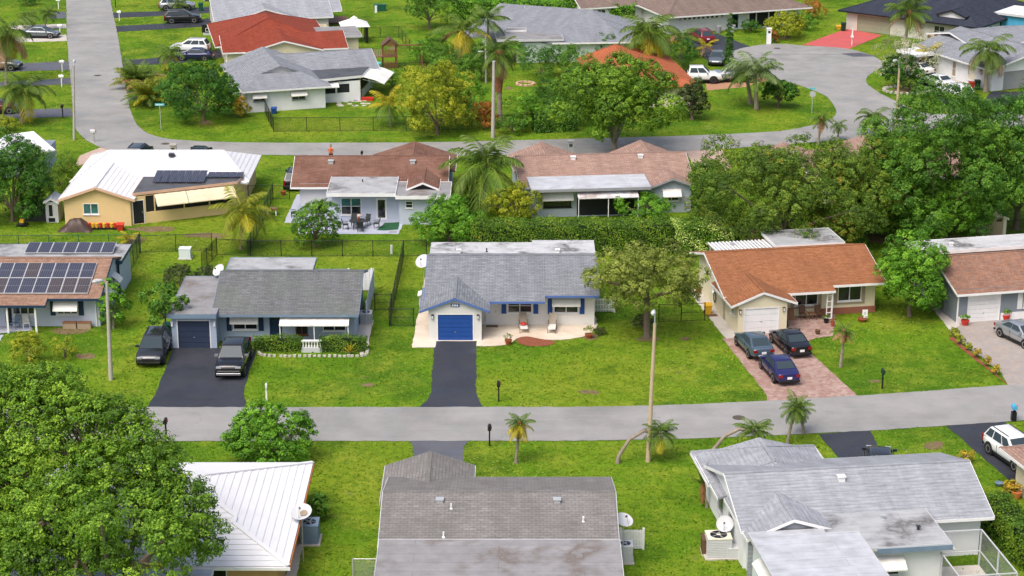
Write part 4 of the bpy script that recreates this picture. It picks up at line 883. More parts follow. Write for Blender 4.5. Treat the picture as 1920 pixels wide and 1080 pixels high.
h.ring(0, 2.1, 0, 2.4, 1.8, gab='y', zr=2.35, front=[('dark', 1.0, 1.01, 1, 1.01)]); h.gable(-.12, 2.22, -.12, 2.5, 1.82, 2.45, 'y')
for x in (.3, 1.07): dr = h.bit('door', MB().box(x, x + .73, -.06, -.004, .08, 1.85), 'p_tan'); part('door_pane', MB().box(x + .12, x + .6, -.072, -.062, 1.5, 1.7), 'glass', dr)
# ================================================================ vegetation
def GY(px, py, Y):
    """pixel ray at ground distance Y"""
    u = (px - 960) / FPX; v = (py - 540) / FPX
    dy = math.cos(TH) - v * math.sin(TH); dz = -math.sin(TH) - v * math.cos(TH); t = Y / dy
    return Vector((u * t, Y, CH + dz * t))
def np_mesh(name, co, nper, tint, mat):
    """mesh of separate n-gons (nper verts each) with a per-face tint"""
    n = len(co) // nper
    me = bpy.data.meshes.new(name); me.vertices.add(len(co)); me.vertices.foreach_set('co', co.astype(np.float32).ravel())
    me.loops.add(len(co)); me.loops.foreach_set('vertex_index', np.arange(len(co), dtype=np.int32))
    me.polygons.add(n); me.polygons.foreach_set('loop_start', np.arange(0, len(co), nper, dtype=np.int32)); me.polygons.foreach_set('loop_total', np.full(n, nper, dtype=np.int32))
    me.update(calc_edges=True)
    a = me.attributes.new('tint', 'FLOAT', 'FACE'); a.data.foreach_set('value', np.clip(tint, 0, 1).astype(np.float32))
    me.materials.append(M[mat]); return me
def nrm(a): return a / np.maximum(np.linalg.norm(a, axis=1, keepdims=True), 1e-9)
def leaf_quads(C, N, size, rng, aspect=.55):
    t = nrm(np.cross(N, rng.normal(size=N.shape))); b = np.cross(N, t)
    s = (size * rng.uniform(.65, 1.25, len(C)))[:, None]
    q = np.stack([C - t * s * .5, C + b * s * aspect * .5, C + t * s * .5, C - b * s * aspect * .5], 1)
    q[:, 2, 2] -= s[:, 0] * .12                                    # tips hang a little
    return q.reshape(-1, 3)
LEAFK = 2.12
def crown_mesh(name, blobs, nleaf, size, mat, seed, cc, up=.35, low=.25):
    """leaves on the outer shells of foliage clumps: blobs = (x,y,z,r); cc = crown centre"""
    nleaf = int(nleaf * LEAFK); rng = np.random.default_rng(seed); B = np.array(blobs); w = B[:, 3] ** 2; cnt = np.maximum(20, (nleaf * w / w.sum())).astype(int)
    Cs, Ns, Ts = [], [], []
    for (x, y, z, r), n in zip(B, cnt):
        d = nrm(rng.normal(size=(n * 2, 3))); out = nrm(np.array([[x, y, z]]) - np.array([cc]))[0]
        sc_ = d @ out * .6 + d[:, 2] * up + rng.uniform(-.75, .75, len(d))
        d = d[np.argsort(-sc_)[:n]]
        rad = r * rng.uniform(.45, 1.08, n) ** .6
        # sub-clumps: pull leaves towards random twig ends
        k = max(4, int(n / 40)); tw = nrm(rng.normal(size=(k, 3))); near = np.argmax(d @ tw.T, 1)
        dd = nrm(d + .55 * tw[near]); rad *= .86 + .22 * rng.random(k)[near]
        C = np.array([x, y, z]) + dd * rad[:, None] * np.array([1, 1, .82])
        N = nrm(dd * .9 + np.array([0, 0, .5]) + rng.normal(size=(n, 3)) * .38)
        Cs.append(C); Ns.append(N)
        tb = rng.normal(0, .10); Ts.append(.47 + tb + (rng.random(k)[near] - .5) * .46 + rng.normal(0, .16, n))
    C = np.concatenate(Cs); N = np.concatenate(Ns); T = np.concatenate(Ts)
    return np_mesh(name, leaf_quads(C, N, size * .84, rng), 4, T, mat)
def crown_blobs(rx, ry, rz, zc, seed, nb=26, k=.36, rough=.18):
    rr = random.Random(seed); out = []
    for i in range(nb):
        t = (i + .5) / nb; ph = i * 2.39996 + rr.uniform(-.4, .4); z = 1 - 1.75 * t; q = math.sqrt(max(0, 1 - z * z)); f = rr.uniform(.60 - rough, .68 + rough * .6)
        r = k * (rx + rz) / 2 * rr.uniform(.75, 1.2)
        out.append((rx * q * math.cos(ph) * f, ry * q * math.sin(ph) * f, zc + rz * z * f, r))
    kx = float(np.percentile([math.hypot(b[0], b[1]) + .9 * b[3] for b in out], 82)) / 1.14; hi = max(b[2] + .70 * b[3] for b in out); lo = min(b[2] - .75 * b[3] for b in out)
    out = [(x * rx / kx, y * rx / kx, zc - rz + (z - lo) * 2 * rz / (hi - lo), r) for x, y, z, r in out]
    for i in range(max(2, nb // 7)): out.append((rr.uniform(-.3, .3) * rx, rr.uniform(-.3, .3) * ry, zc + rr.uniform(-.2, .35) * rz, k * rx * 1.1))
    return out
def limbs(mb, base, blobs, r0, zfork, seed, n=12):
    rr = random.Random(seed); top = Vector((rr.uniform(-.1, .1), rr.uniform(-.1, .1), zfork))
    mb.tube([base + Vector((0, 0, -.05)), base + Vector((0, 0, .25)), base * .5 + top * .5 + Vector((rr.uniform(-.06, .06), 0, 0)), top], [r0 * 1.45, r0 * 1.05, r0 * .9, r0 * .85], 9)
    for b in sorted(blobs, key=lambda q: -q[3])[:n]:
        e = Vector(b[:3]); m = top.lerp(e, .5) + Vector((rr.uniform(-.2, .2), rr.uniform(-.2, .2), rr.uniform(.0, .25)))
        mb.tube([top - Vector((0, 0, .15)), m, e], [r0 * .55, r0 * .33, r0 * .10], 6)
def tree(label, bx, by, wpx, top, bot, mat, seed, nleaf=9000, size=.2, nb=26, bark='bark', name='tree', cat='tree', dy=0, trunk=.16, k=.36, ry=1.0, group=None, low=.25, cx=0, fork=None):
    """tree from its foot pixel and the crown's extents in pixels"""
    p = G(bx, by); s = PPM(p); cosv = .94; W = wpx / s; rx = W / 2
    zt = (by - top) / (s * cosv) - rx * .10; zb = max(.1, (by - bot) / (s * cosv) - rx * .06)
    zc = (zt + zb) / 2; rz = max(.3, (zt - zb) / 2)
    o = thing(name, label, cat, (p.x, p.y + dy, 0), 0, group)
    bl = [(x + cx * rx, y, z, r) for x, y, z, r in crown_blobs(rx, rx * ry, rz, zc, seed, nb, k)]
    link('crown', crown_mesh('crown', bl, nleaf, size, mat, seed, (cx * rx, 0, zc - rz * .4)), None, o)
    m = MB(); limbs(m, Vector((0, 0, 0)), bl, trunk, fork or max(.25, zb + (zc - zb) * .25), seed); part('trunk', m, bark, o, smooth=True)
    return o
def shrub(label, bx, by, wpx, hpx, mat, seed, nleaf=1800, size=.14, name='shrub', group=None, ry=1, k=.42):
    return tree(label, bx, by, wpx, by - hpx, by - hpx * .06, mat, seed, nleaf, size, 12, 'bark', name, 'shrub', trunk=.05, group=group, ry=ry, k=k)
def hedge(label, pts, width, h, mat, seed, dens=150, size=.13, z0=0, cat='hedge'):
    """clipped hedge along a polyline: leafy skin over a solid dark box added to stop see-through"""
    rng = np.random.default_rng(seed); c = sum((Vector(p[:2]).to_3d() for p in pts), Vector()) / len(pts)
    o = thing('hedge', label, cat, (c.x, c.y, 0)); Cs, Ns = [], []; core = MB()
    for a, b in zip(pts, pts[1:]):
        a = Vector((a[0], a[1], 0)) - c; b = Vector((b[0], b[1], 0)) - c; d = b - a; L = d.length; d /= L; n = Vector((-d.y, d.x, 0))
        area = L * (width + 2 * h) + width * h * 2; N = int(area * dens); u = rng.uniform(-.1, L + .1, N); q = rng.uniform(0, width + 2 * h, N)
        off = np.where(q < h, -width / 2, np.where(q < h + width, q - h - width / 2, width / 2)); z = np.where(q < h, q, np.where(q < h + width, h, q - h - width))
        nx = np.where(q < h, -1., np.where(q < h + width, 0., 1.)); nz = np.where((q >= h) & (q < h + width), 1., .25)
        f = .09 * np.sin(u * 2.1 + seed) + .07 * np.sin(u * 5.3 + z * 4) + rng.normal(0, .07, N)
        off = off + nx * f; z = np.maximum(.05, z + (nz > .5) * (f + .06 * np.sin(u * 1.3)))
        A = np.array(a); D = np.array(d); Nn = np.array(n)
        C = A + u[:, None] * D + off[:, None] * Nn; C[:, 2] = z + z0
        nn = nx[:, None] * Nn; nn[:, 2] = nz; Cs.append(C); Ns.append(nrm(nn + rng.normal(size=(N, 3)) * .5))
        e = n * (width / 2 - .14); z1 = h - .16
        core.slab([a - e + Vector((0, 0, z1)), b - e + Vector((0, 0, z1)), b + e + Vector((0, 0, z1)), a + e + Vector((0, 0, z1))], z1)
    C = np.concatenate(Cs); N = np.concatenate(Ns); T = .45 + .16 * np.sin(C[:, 0] * 1.7 + C[:, 2] * 2.3) + rng.normal(0, .17, len(C))
    link('foliage', np_mesh('foliage', leaf_quads(C, N, size, rng, .6), 4, T, mat), None, o); part('dark_core', core, 'lf_dark', o)  # solid dark box added inside the leaves to block the view through
    return o
# ---- palms: fronds are single leaves, each an object
FR = {}
def frond_mesh(elev, droop, mat, seed, nl=36, ll=.36, wid=.029, hang=.35, kind='coco'):
    key = (elev, droop, mat, seed, nl, ll, wid, hang)
    if key in FR: return FR[key]
    rng = np.random.default_rng(seed); n = 14; p = np.zeros(3); pts = [p.copy()]; ang = R(elev)
    for i in range(n):
        t = i / n; a = ang - R(droop) * t ** 1.25; pts.append(pts[-1] + np.array([math.cos(a), 0, math.sin(a)]) / n)
    pts = np.array(pts); co = []; tint = []
    for i in range(n):                                            # rachis as a thin folded strip
        w0, w1 = .018 * (1 - i / n) + .004, .018 * (1 - (i + 1) / n) + .004; a, b = pts[i], pts[i + 1]
        co += [a + [0, -w0, 0], a + [0, w0, 0], b + [0, w1, 0], b + [0, -w1, 0]]; tint.append(.85)
    for i in range(nl):
        t = .12 + .87 * (i + .5) / nl; f = t * n; k = min(int(f), n - 1); a = pts[k] + (pts[k + 1] - pts[k]) * (f - k); tg = pts[k + 1] - pts[k]; tg = tg / np.linalg.norm(tg)
        L = ll * (math.sin(math.pi * min(1, .18 + .80 * t)) ** .7) * rng.uniform(.85, 1.12)
        for s in (-1, 1):
            d = np.array([0, s, 0]) * .85 + tg * (.42 + .5 * t) + np.array([0, 0, -hang * rng.uniform(.6, 1.5)]); d /= np.linalg.norm(d)
            m = a + d * L * .5 + np.array([0, 0, .04 * L]); e = a + d * L + np.array([0, 0, -hang * .45 * L]); w = tg * wid * .5
            co += [a, m + w, e, m - w]; tint.append(.48 + rng.normal(0, .16) + .12 * t)
    FR[key] = np_mesh('frond', np.array(co), 4, np.array(tint), mat); return FR[key]
def palm(label, foot, top, L, nf=17, mats=('palm_green',), seed=1, lean=None, tr=.14, skirt=0, dead=0, lo=-25, hi=72, ll=.36, droop=75, nl=36, name='palm_tree', hang=.35, group=None, curve=None, wid=.029, bulb=0, upright=False):
    """foot: world point; top: height or offset vector of the crown from the foot"""
    rr = random.Random(seed); o = thing(name, label, 'palm tree', (foot[0], foot[1], 0), 0, group)
    tp = Vector(top) if hasattr(top, '__len__') else Vector((0, 0, top))
    if curve: ps = [Vector(q) for q in curve] + [tp]
    else: ps = [Vector((0, 0, -.05)), Vector((0, 0, .3)), tp * .35 + Vector((tp.x * -.1, 0, 0)), tp * .7, tp]
    rad = [tr * 1.5, tr * 1.15] + [tr] * (len(ps) - 3) + [tr * .85]
    part('trunk', MB().tube(ps, rad, 9), 'palm_trunk', o, smooth=True)
    if skirt: part('dead_skirt', MB().tube([tp + Vector((0, 0, .15)), tp - Vector((0, 0, skirt * .3)), tp - Vector((0, 0, skirt))], [tr * 1.6, tr * 2.6, tr * 1.3], 9), 'palm_skirt', o)
    if bulb: part('fruit_stalk', MB().lathe([(.02, -.45), (.16, -.3), (.12, .05)], 7, tp), 'p_yellow', o)
    for i in range(nf):
        t = i / max(1, nf - 1); el = hi + (lo - hi) * (t ** .85) + rr.uniform(-7, 7); el = round(el / 15) * 15
        mt = mats[0]
        if len(mats) > 1 and t > 1 - dead: mt = mats[1] if (len(mats) < 3 or rr.random() < .6) else mats[2]
        dr = droop * (1.0 if el > -20 else .75)
        f = link('frond', frond_mesh(el, dr, mt, i % 3, nl, ll, wid, hang), None, o)
        f.location = tp + Vector((0, 0, .02)); L_ = L * 1.14; f.rotation_euler = (R(rr.uniform(-10, 10)), 0, i * 2.39996 + rr.uniform(-.3, .3)); sc_ = L_ * rr.uniform(.85, 1.1); f.scale = (sc_, sc_, sc_)
    return o
def palm_px(label, bx, by, tx, ty, Lpx, **k):
    """palm from its foot pixel and crown-centre pixel"""
    p = G(bx, by); q = GY(tx, ty, p.y) ; s = PPM(p)
    return palm(label, p, (q - Vector((p.x, p.y, 0))), Lpx / s, **k)

# ---- the large tree in the left foreground
rr = random.Random(21); base = Vector((-20.5, 91.0, 0)); T1 = thing('tree', 'huge leafy tree overhanging the white tile roof', 'tree', base)
outline = [(-60, 700), (20, 688), (95, 678), (165, 700), (225, 722), (262, 765), (300, 830), (345, 862), (383, 858), (392, 905), (402, 960), (425, 1000), (420, 1035), (372, 1052), (300, 1060), (180, 1085), (40, 1085), (-60, 1090)]
def inpoly(x, y, P):
    c = False
    for i in range(len(P)):
        x0, y0 = P[i]; x1, y1 = P[i - 1]
        if (y0 > y) != (y1 > y) and x < (x1 - x0) * (y - y0) / (y1 - y0) + x0: c = not c
    return c
bl = []; tries = 0
while len(bl) < 100 and tries < 6000:
    tries += 1; x = rr.uniform(-70, 430); y = rr.uniform(675, 1100)
    if not all(inpoly(x + dx, y + dy, outline) for dx, dy in ((34, 0), (-34, 0), (0, 30), (0, -20)) if x + dx > -60): continue
    if math.hypot(x - 222, y - 950) < 26 or math.hypot(x - 255, y - 1015) < 32 or math.hypot(x - 100, y - 1010) < 24: continue            # gaps where the roof shows
    Y = 100.5 - (y - 680) / 400 * 9.0 + rr.uniform(-1.3, 1.3); q = GY(x, y, Y); r = rr.uniform(1.15, 1.75)
    if min([((q.x - b[0]) ** 2 + (q.y - b[1]) ** 2 * .6 + (q.z - b[2]) ** 2) ** .5 for b in bl] + [9]) < .85: continue
    if q.z < (3.9 if q.y > 94.5 else 2.2) + .3 * r: continue
    bl.append((q.x, q.y, q.z, r))
for a in range(7): bl.append((base.x + 4.0 * math.cos(a * .9 + .2), base.y + 2.2 + 3.2 * math.sin(a * .9 + .2), 6.6 + (a % 3) * .7, 1.5))
for q in ((-1.5, -1.2, 4.2), (1.2, -1.0, 4.6), (-3.2, -.4, 4.0), (3.0, .2, 4.4), (-4.8, .4, 4.3), (0, .2, 5.6)): bl.append((base.x + q[0], base.y + q[1], q[2], 1.3))
loc = [(b[0] - base.x, b[1] - base.y, b[2], b[3]) for b in bl]
link('crown', crown_mesh('crown', loc, 84000, .21, 'lf_big', 5, (0, 3, 5.5)), None, T1)
m = MB(); fork = Vector((.1, .3, 2.4)); m.tube([(0, 0, -.1), (0, 0, .4), (.05, .1, 1.4), fork], [.6, .42, .36, .34], 12)
arms = []
for a in range(7):
    e = Vector((4.0 * math.cos(a * .9 + .2), 3.0 + 3.2 * math.sin(a * .9 + .2), 6.2 + (a % 3) * .7)); md = fork.lerp(e, .5) + Vector((0, 0, .5)); m.tube([fork - Vector((0, 0, .3)), md, e], [.17, .12, .08], 8); arms.append((md, e))
for b in loc:
    e = Vector(b[:3]); s_ = min((q for ar in arms for q in ar), key=lambda q: (q - e).length); m.tube([s_, s_.lerp(e, .55) + Vector((0, 0, .2)), e], [.10, .06, .025], 5)
part('trunk', m, 'bark', T1, smooth=True)
# ---- broadleaf trees (foot px, crown width px, crown top / bottom py)
tree('dense bright green tree at the street edge in front of the white tile roof', 500, 868, 172, 748, 862, 'lf_bright', 2, 11000, .2, 30, k=.33)
tree('spreading olive green tree with a bare grey top beside the white house', 1213, 632, 206, 452, 566, 'lf_olive', 3, 17000, .19, 38, 'bark', trunk=.26, k=.30)
tree('bushy round green tree by the blue patio', 592, 462, 92, 362, 456, 'lf_mid', 4, 7000, .17, 24)
tree('round light green tree beside the clipped hedge end', 842, 458, 122, 362, 452, 'lf_bright', 5, 9000, .19, 28)
tree('yellow-green tree between the coconut palm and the hedge', 962, 418, 96, 334, 412, 'lf_yellow', 6, 5500, .18, 24)
tree('small leafy tree under the rusty awning', 1206, 412, 118, 358, 404, 'lf_bright', 7, 4500, .17, 22)
tree('tall dense bright green tree between orange roof and slate house', 1705, 593, 132, 418, 588, 'lf_bright', 8, 15000, .19, 38, k=.31)
tree('thin airy tree by the flat roofed garage wing', 313, 645, 92, 525, 600, 'lf_mid', 9, 2600, .22, 16, 'bark_pale', trunk=.07, k=.3)
tree('small tree with pale blossom beside the solar house wall', 213, 616, 60, 520, 606, 'lf_bright', 10, 2200, .2, 14, 'bark_pale', trunk=.08, k=.34)
tree('domed dark green tree at the corner by the street bend', 382, 226, 156, 106, 218, 'lf_deep', 11, 12000, .24, 34, k=.3)
tree('yellow-leaved tree overhanging the chain link fence', 820, 252, 142, 110, 246, 'lf_yellow', 12, 12500, .22, 34, k=.32)
tree('very large round tree with forked grey trunk beside the far street', 1152, 284, 216, 99, 246, 'lf_big', 13, 40000, .24, 50, 'bark_pale', trunk=.36, k=.29, cx=.08, fork=.9)
tree('dark narrow tree beside the round street tree', 1298, 224, 58, 143, 222, 'lf_dark', 14, 4500, .22, 20)
tree('wide low tree on the lawn beside the triangle palms', 1458, 202, 74, 144, 192, 'lf_deep', 15, 4500, .22, 20, trunk=.13)
tree('loose dark tree beyond the playset at the top of the yard', 805, 54, 92, -30, 44, 'lf_mid', 16, 5000, .24, 22)
tree('bright yellow-green tree on the lawn by the turquoise door', 1473, 72, 86, 18, 64, 'lf_yellow', 17, 4500, .24, 22)
tree('dense green tree on the court island', 1690, 163, 78, 98, 162, 'lf_deep', 18, 5500, .22, 22)
tree('sparse bare-branched tree above the court island', 1697, 166, 126, 48, 140, 'lf_grey', 19, 1500, .2, 20, 'bark_pale', trunk=.1, k=.3)
# wood behind the orange-roofed house
tree('big tree with orange tinted leaf tips behind the orange roof', 1470, 462, 350, 244, 468, 'lf_rust', 31, 46000, .21, 60, k=.25, trunk=.3)
tree('rust tipped tree beside the big orange tinted one', 1600, 452, 240, 262, 456, 'lf_rust', 32, 28000, .21, 40, k=.28, trunk=.25)
tree('light green round tree at the end of the flowering hedge', 1330, 400, 84, 296, 402, 'lf_bright', 33, 6500, .19, 24)
tree('tallest deep green tree of the wood above the garden shed', 1765, 440, 290, 140, 430, 'lf_mid', 34, 42000, .23, 60, k=.24, trunk=.32)
tree('dark green tree at the right edge of the wood', 1905, 430, 220, 142, 425, 'lf_deep', 35, 22000, .23, 44, k=.27, trunk=.3)
tree('drooping bright green tree over the shed roof', 1770, 446, 170, 330, 432, 'lf_bright', 36, 11000, .2, 30, trunk=.12)
tree('broad green tree filling the wood between shed and orange tinted tree', 1690, 425, 220, 232, 420, 'lf_mid', 41, 20000, .22, 44, k=.27, trunk=.2)
tree('leafy tree behind the small pale palm', 1650, 440, 130, 300, 438, 'lf_mid', 37, 9000, .21, 28)
tree('dark tree at the left edge beside the grey shed', 24, 415, 150, 238, 412, 'lf_deep', 38, 13000, .21, 36, k=.3)
tree('loose leaning tree next to the metal roofed outbuilding', 68, 408, 74, 262, 400, 'lf_mid', 39, 4500, .2, 22)
# shrubs
SH = [('large rounded hedge bush behind the white tile roof', 112, 358, 100, 80, 'lf_hedge', 5200), ('yellow croton bush at the corner of the white house', 448, 219, 42, 44, 'lf_croton', 1800), ('dark red-brown bush below the utility pole', 908, 241, 52, 54, 'lf_red', 2200),
 ('dark olive shrub behind the flat roofed garage wing', 337, 536, 70, 42, 'lf_dark', 2400), ('small dark shrub beneath the satellite dish', 387, 528, 42, 32, 'lf_dark', 1200), ('yellow flowering shrub by the solar house porch', 54, 682, 72, 64, 'lf_yellow', 2600),
 ('wispy light green shrub on the solar house lawn', 122, 672, 54, 46, 'lf_yellow', 700), ('leafy shrub beside the air conditioner of the white tile house', 596, 976, 44, 58, 'lf_mid', 1500), ('dark bush against the left side of the olive tree foot', 1205, 616, 44, 34, 'lf_dark', 900),
 ('tall shrub right of the utility pole', 985, 242, 76, 74, 'lf_bright', 3200), ('shrub next to the round street tree crown', 1045, 240, 76, 62, 'lf_mid', 3000), ('broad dark shrub by the back lawn', 1012, 148, 96, 66, 'lf_deep', 3200),
 ('tree-like shrub in front of the grey hip roof', 1085, 190, 84, 98, 'lf_mid', 3600), ('shrub left of the yellowing palm', 815, 122, 76, 66, 'lf_mid', 2800), ('green shrub behind the yellow-leaved tree', 885, 156, 70, 56, 'lf_mid', 2400), ('bright shrub below the tall skirted palm', 880, 200, 70, 60, 'lf_bright', 2400),
 ('shrub beneath the grey hip roof corner', 1105, 98, 50, 40, 'lf_bright', 1400), ('big shrub beside the coconut palm crown', 1280, 128, 76, 62, 'lf_deep', 2600), ('orange-brown croton at the end of the umber roof', 1522, 36, 52, 40, 'lf_red', 1500), ('pale green shrub in front of the orange-brown croton', 1512, 56, 50, 34, 'lf_bright', 1300),
 ('clipped round bush by the porch of the turquoise door house', 1408, 60, 40, 24, 'lf_deep', 1000), ('small round bush by the turquoise door', 1386, 52, 26, 22, 'lf_deep', 700), ('red bush behind the white pillar mailbox', 1452, 80, 20, 24, 'lf_red', 500), ('low brown-green bush on the court island', 1705, 172, 40, 26, 'lf_rust', 900),
 ('dark bush at the top left by the street', 50, 10, 44, 26, 'lf_deep', 1200), ('yellow leaved bush at the left edge of the far lawn', 12, 248, 56, 32, 'lf_yellow', 1200), ('dark plant by the corner of the white house patio', 1125, 627, 26, 14, 'lf_dark', 300), ('orange leaved bush by the navy roofed house', 1785, 84, 36, 16, 'lf_croton', 600),
 ('red leaved bush in front of the navy roofed house', 1752, 76, 30, 14, 'lf_red', 500), ('shrub under the coconut palm by the blue house', 880, 400, 50, 44, 'lf_mid', 1500), ('low bush behind the orange roof by the bare earth', 1610, 462, 40, 26, 'lf_bright', 700), ('pink flowering plant by the cream house corner', 1812, 868, 40, 26, 'lf_croton', 260),
 ('dense shrub beneath the yellowing palm', 838, 150, 76, 70, 'lf_mid', 2600), ('wide green shrub beside the dark playset fence', 792, 118, 60, 48, 'lf_bright', 1800), ('rounded shrub against the grey hip roof wall', 962, 118, 74, 46, 'lf_bright', 2200), ('leafy shrub between the grey hip roof and terracotta roof', 1062, 140, 80, 60, 'lf_mid', 2800),
 ('bushy shrub at the left foot of the round street tree', 1078, 232, 84, 84, 'lf_mid', 3200), ('green shrub filling the gap by the oval lawn', 1030, 206, 74, 62, 'lf_deep', 2600), ('bright bush by the terracotta roof edge', 1135, 112, 60, 50, 'lf_mid', 1800), ('leafy shrub below the coconut palm crown by the court', 1232, 116, 70, 56, 'lf_mid', 2200), ('tall green shrub beside the thin grey pole', 902, 150, 56, 74, 'lf_deep', 2200), ('green bush by the yellow-leaved tree foot', 868, 232, 62, 58, 'lf_mid', 2000), ('potted-plant cluster by the cream house corner', 1893, 930, 30, 34, 'lf_croton', 700), ('bushy shrub below the oval lawn by the fence', 960, 250, 60, 40, 'lf_mid', 1500), ('banana-like shrub beside the playset fence', 735, 162, 30, 34, 'lf_bright', 500)]
for i, (lb, bx, by, wp, hp, mt, nl) in enumerate(SH):
    shrub(lb, bx, by, wp, hp, mt, 100 + i, int(nl * 1.3), .17 if by < 260 else .13)
for i, (x, y) in enumerate(((1789, 632), (1801, 646), (1817, 658), (1832, 671), (1851, 687), (1868, 703))):
    shrub('small round yellow-green bush in the red mulch strip near the slate house garage' if i < 3 else 'small orange tinted bush in the red mulch strip toward the street', x, y, (22, 20, 14, 19, 17, 17)[i], (20, 20, 15, 19, 22, 21)[i], 'lf_croton' if i > 2 else 'lf_yellow', 200 + i, 500, .1, group='bushes in the mulch strip')
# hedges
def gp(*px): return [G(*p) for p in px]
hedge('long clipped hedge behind the white house with blue garage', [G(885, 470), G(1100, 470), G(1300, 468)], 2.6, 2.5, 'lf_hedge', 1, 170, .15)
hedge('hedge with cream blossoms behind the spreading olive tree', [G(1262, 474), G(1368, 472)], 3.0, 2.6, 'lf_flower', 2, 190, .16)
hedge('clipped box hedge left of the white balustrade', [G(478, 657), G(566, 657)], 1.0, 1.0, 'lf_hedge', 3, 260, .1)
hedge('clipped box hedge right of the white balustrade', [G(602, 657), G(687, 657)], 1.0, 1.0, 'lf_hedge', 4, 260, .1)
hedge('leafy hedge between the pale shingled house and the cream house', [G(1855, 978), G(1905, 1030), G(1950, 1075)], 1.7, 1.9, 'lf_hedge', 5, 220, .14)
hedge('far green hedge above the grey hip roof', [G(850, 34), G(1190, 44)], 3, 2.6, 'lf_bright', 6, 70, .25)
hedge('low hedge along the oval back lawn', [G(1000, 246), G(1080, 243)], 2.0, 2.0, 'lf_mid', 7, 120, .18)
hedge('green hedge at the top edge beyond the lawns', [G(1180, 2), G(1330, -4), G(1600, -10)], 3, 3, 'lf_deep', 8, 60, .28)
# palms
palm_px('coconut palm with long arching fronds behind the pale flat roof', 906, 398, 912, 312, 82, nf=16, mats=('palm_green', 'palm_green', 'palm_lime'), seed=2, tr=.17, dead=.2, hi=86, lo=-20, droop=85, wid=.03)
palm_px('coconut palm with yellowing lower fronds beside the yellow house', 452, 467, 455, 398, 60, nf=16, mats=('palm_lime', 'palm_yellow', 'palm_lime'), seed=3, tr=.13, dead=.35, hi=80, droop=85)
palm_px('tall palm with a brown dead skirt behind the utility pole', 937, 232, 935, 98, 46, nf=22, mats=('palm_green', 'palm_dead'), seed=4, tr=.27, skirt=4.2, dead=.2, lo=-55)
palm_px('yellowing palm left of the tall skirted palm', 868, 130, 866, 58, 50, nf=16, mats=('palm_green', 'palm_yellow', 'palm_dead'), seed=5, dead=.55, lo=-45)
palm_px('green palm with upright fronds behind the yellowing palm', 915, 110, 915, 40, 44, nf=14, seed=45, hi=85, lo=-10)
palm_px('coconut palm above the terracotta roof', 1216, 150, 1216, 62, 62, nf=20, mats=('palm_green', 'palm_yellow'), seed=6, dead=.3, droop=95, tr=.18)
palm_px('silvery triangle palm on the court corner lawn', 1418, 205, 1416, 140, 58, nf=18, mats=('palm_silver', 'palm_green'), seed=7, dead=.3, hi=85, lo=5, droop=85, tr=.22)
palm_px('second trunked silvery palm behind the triangle palm', 1407, 195, 1400, 138, 46, nf=10, mats=('palm_silver',), seed=8, hi=85, lo=10, droop=85, tr=.2)
palm_px('small palm with brown skirt at the far street edge', 1534, 271, 1541, 222, 24, nf=18, mats=('palm_green', 'palm_dead'), seed=9, dead=.25, lo=-60, tr=.12, skirt=1.1)
palm_px('short green palm between the two far street palms', 1571, 262, 1573, 235, 20, nf=13, seed=10, tr=.09, droop=110)
palm_px('multi headed palm nearest the far lamp post', 1643, 258, 1638, 222, 36, nf=20, seed=11, tr=.1, droop=105)
palm_px('tall queen palm with orange fruit stalk before the navy roof', 1695, 98, 1706, 22, 46, nf=20, mats=('palm_green', 'palm_dead'), seed=12, dead=.2, tr=.2, skirt=2.2, bulb=1, hi=85)
palm_px('palm with drooping fronds in front of the white stucco house', 1848, 172, 1852, 96, 50, nf=20, mats=('palm_green', 'palm_dead'), seed=13, dead=.15, tr=.24, droop=100)
palm_px('tall coconut palm with brown hanging fronds at the left edge', 12, 158, 12, 60, 60, nf=20, mats=('palm_green', 'palm_dead', 'palm_yellow'), seed=14, dead=.35, tr=.17, droop=95, lo=-50)
palm_px('stout palm beside the dark driveway at the left', 42, 231, 42, 172, 56, nf=20, mats=('palm_green', 'palm_yellow'), seed=15, dead=.2, tr=.26, droop=95)
palm_px('date palm at the end of the pale concrete drive', 84, 55, 90, 24, 22, nf=20, mats=('palm_green',), seed=16, tr=.11, droop=100)
palm_px('short date palm left of the pale concrete drive', 62, 52, 52, 30, 22, nf=18, mats=('palm_green',), seed=17, tr=.11, droop=100)
palm_px('small palm half hiding the blue parked car', 318, 136, 316, 100, 32, nf=16, mats=('palm_green', 'palm_yellow'), seed=18, dead=.15, tr=.1, droop=100)
palm_px('small palm in front of the silver car at the top', 335, 22, 334, 8, 20, nf=14, mats=('palm_green',), seed=19, tr=.1)
palm_px('young pale palm by the chain link fence corner', 733, 236, 728, 196, 40, nf=12, mats=('palm_yellow', 'palm_green'), seed=20, dead=.4, tr=.12, hi=82, lo=-30)
palm_px('tiny yellow palm seedling by the green fence', 243, 456, 243, 448, 24, nf=8, mats=('palm_yellow',), seed=21, tr=.05, hi=70, lo=25)
palm_px('pale palm tuft among the dark wood trees', 1592, 440, 1590, 395, 34, nf=12, mats=('palm_yellow', 'palm_green'), seed=22, dead=.5, tr=.1, lo=-60)
palm_px('yellow fronded palm at the street edge', 968, 868, 974, 795, 32, nf=26, mats=('palm_green', 'palm_yellow', 'palm_yellow'), seed=23, dead=.62, tr=.09, lo=-55, droop=70, ll=.3, skirt=1.0)
palm_px('palm with green topped yellow skirt on the lawn by the red pavers', 1576, 688, 1583, 622, 24, nf=26, mats=('palm_green', 'palm_yellow', 'palm_dead'), seed=24, dead=.6, tr=.1, lo=-70, droop=60, ll=.3, skirt=.8)
palm_px('pom-pom headed palm by the asphalt drive', 1477, 832, 1492, 762, 32, nf=30, mats=('palm_green', 'palm_yellow'), seed=25, dead=.1, tr=.09, lo=-60, droop=70, ll=.3)
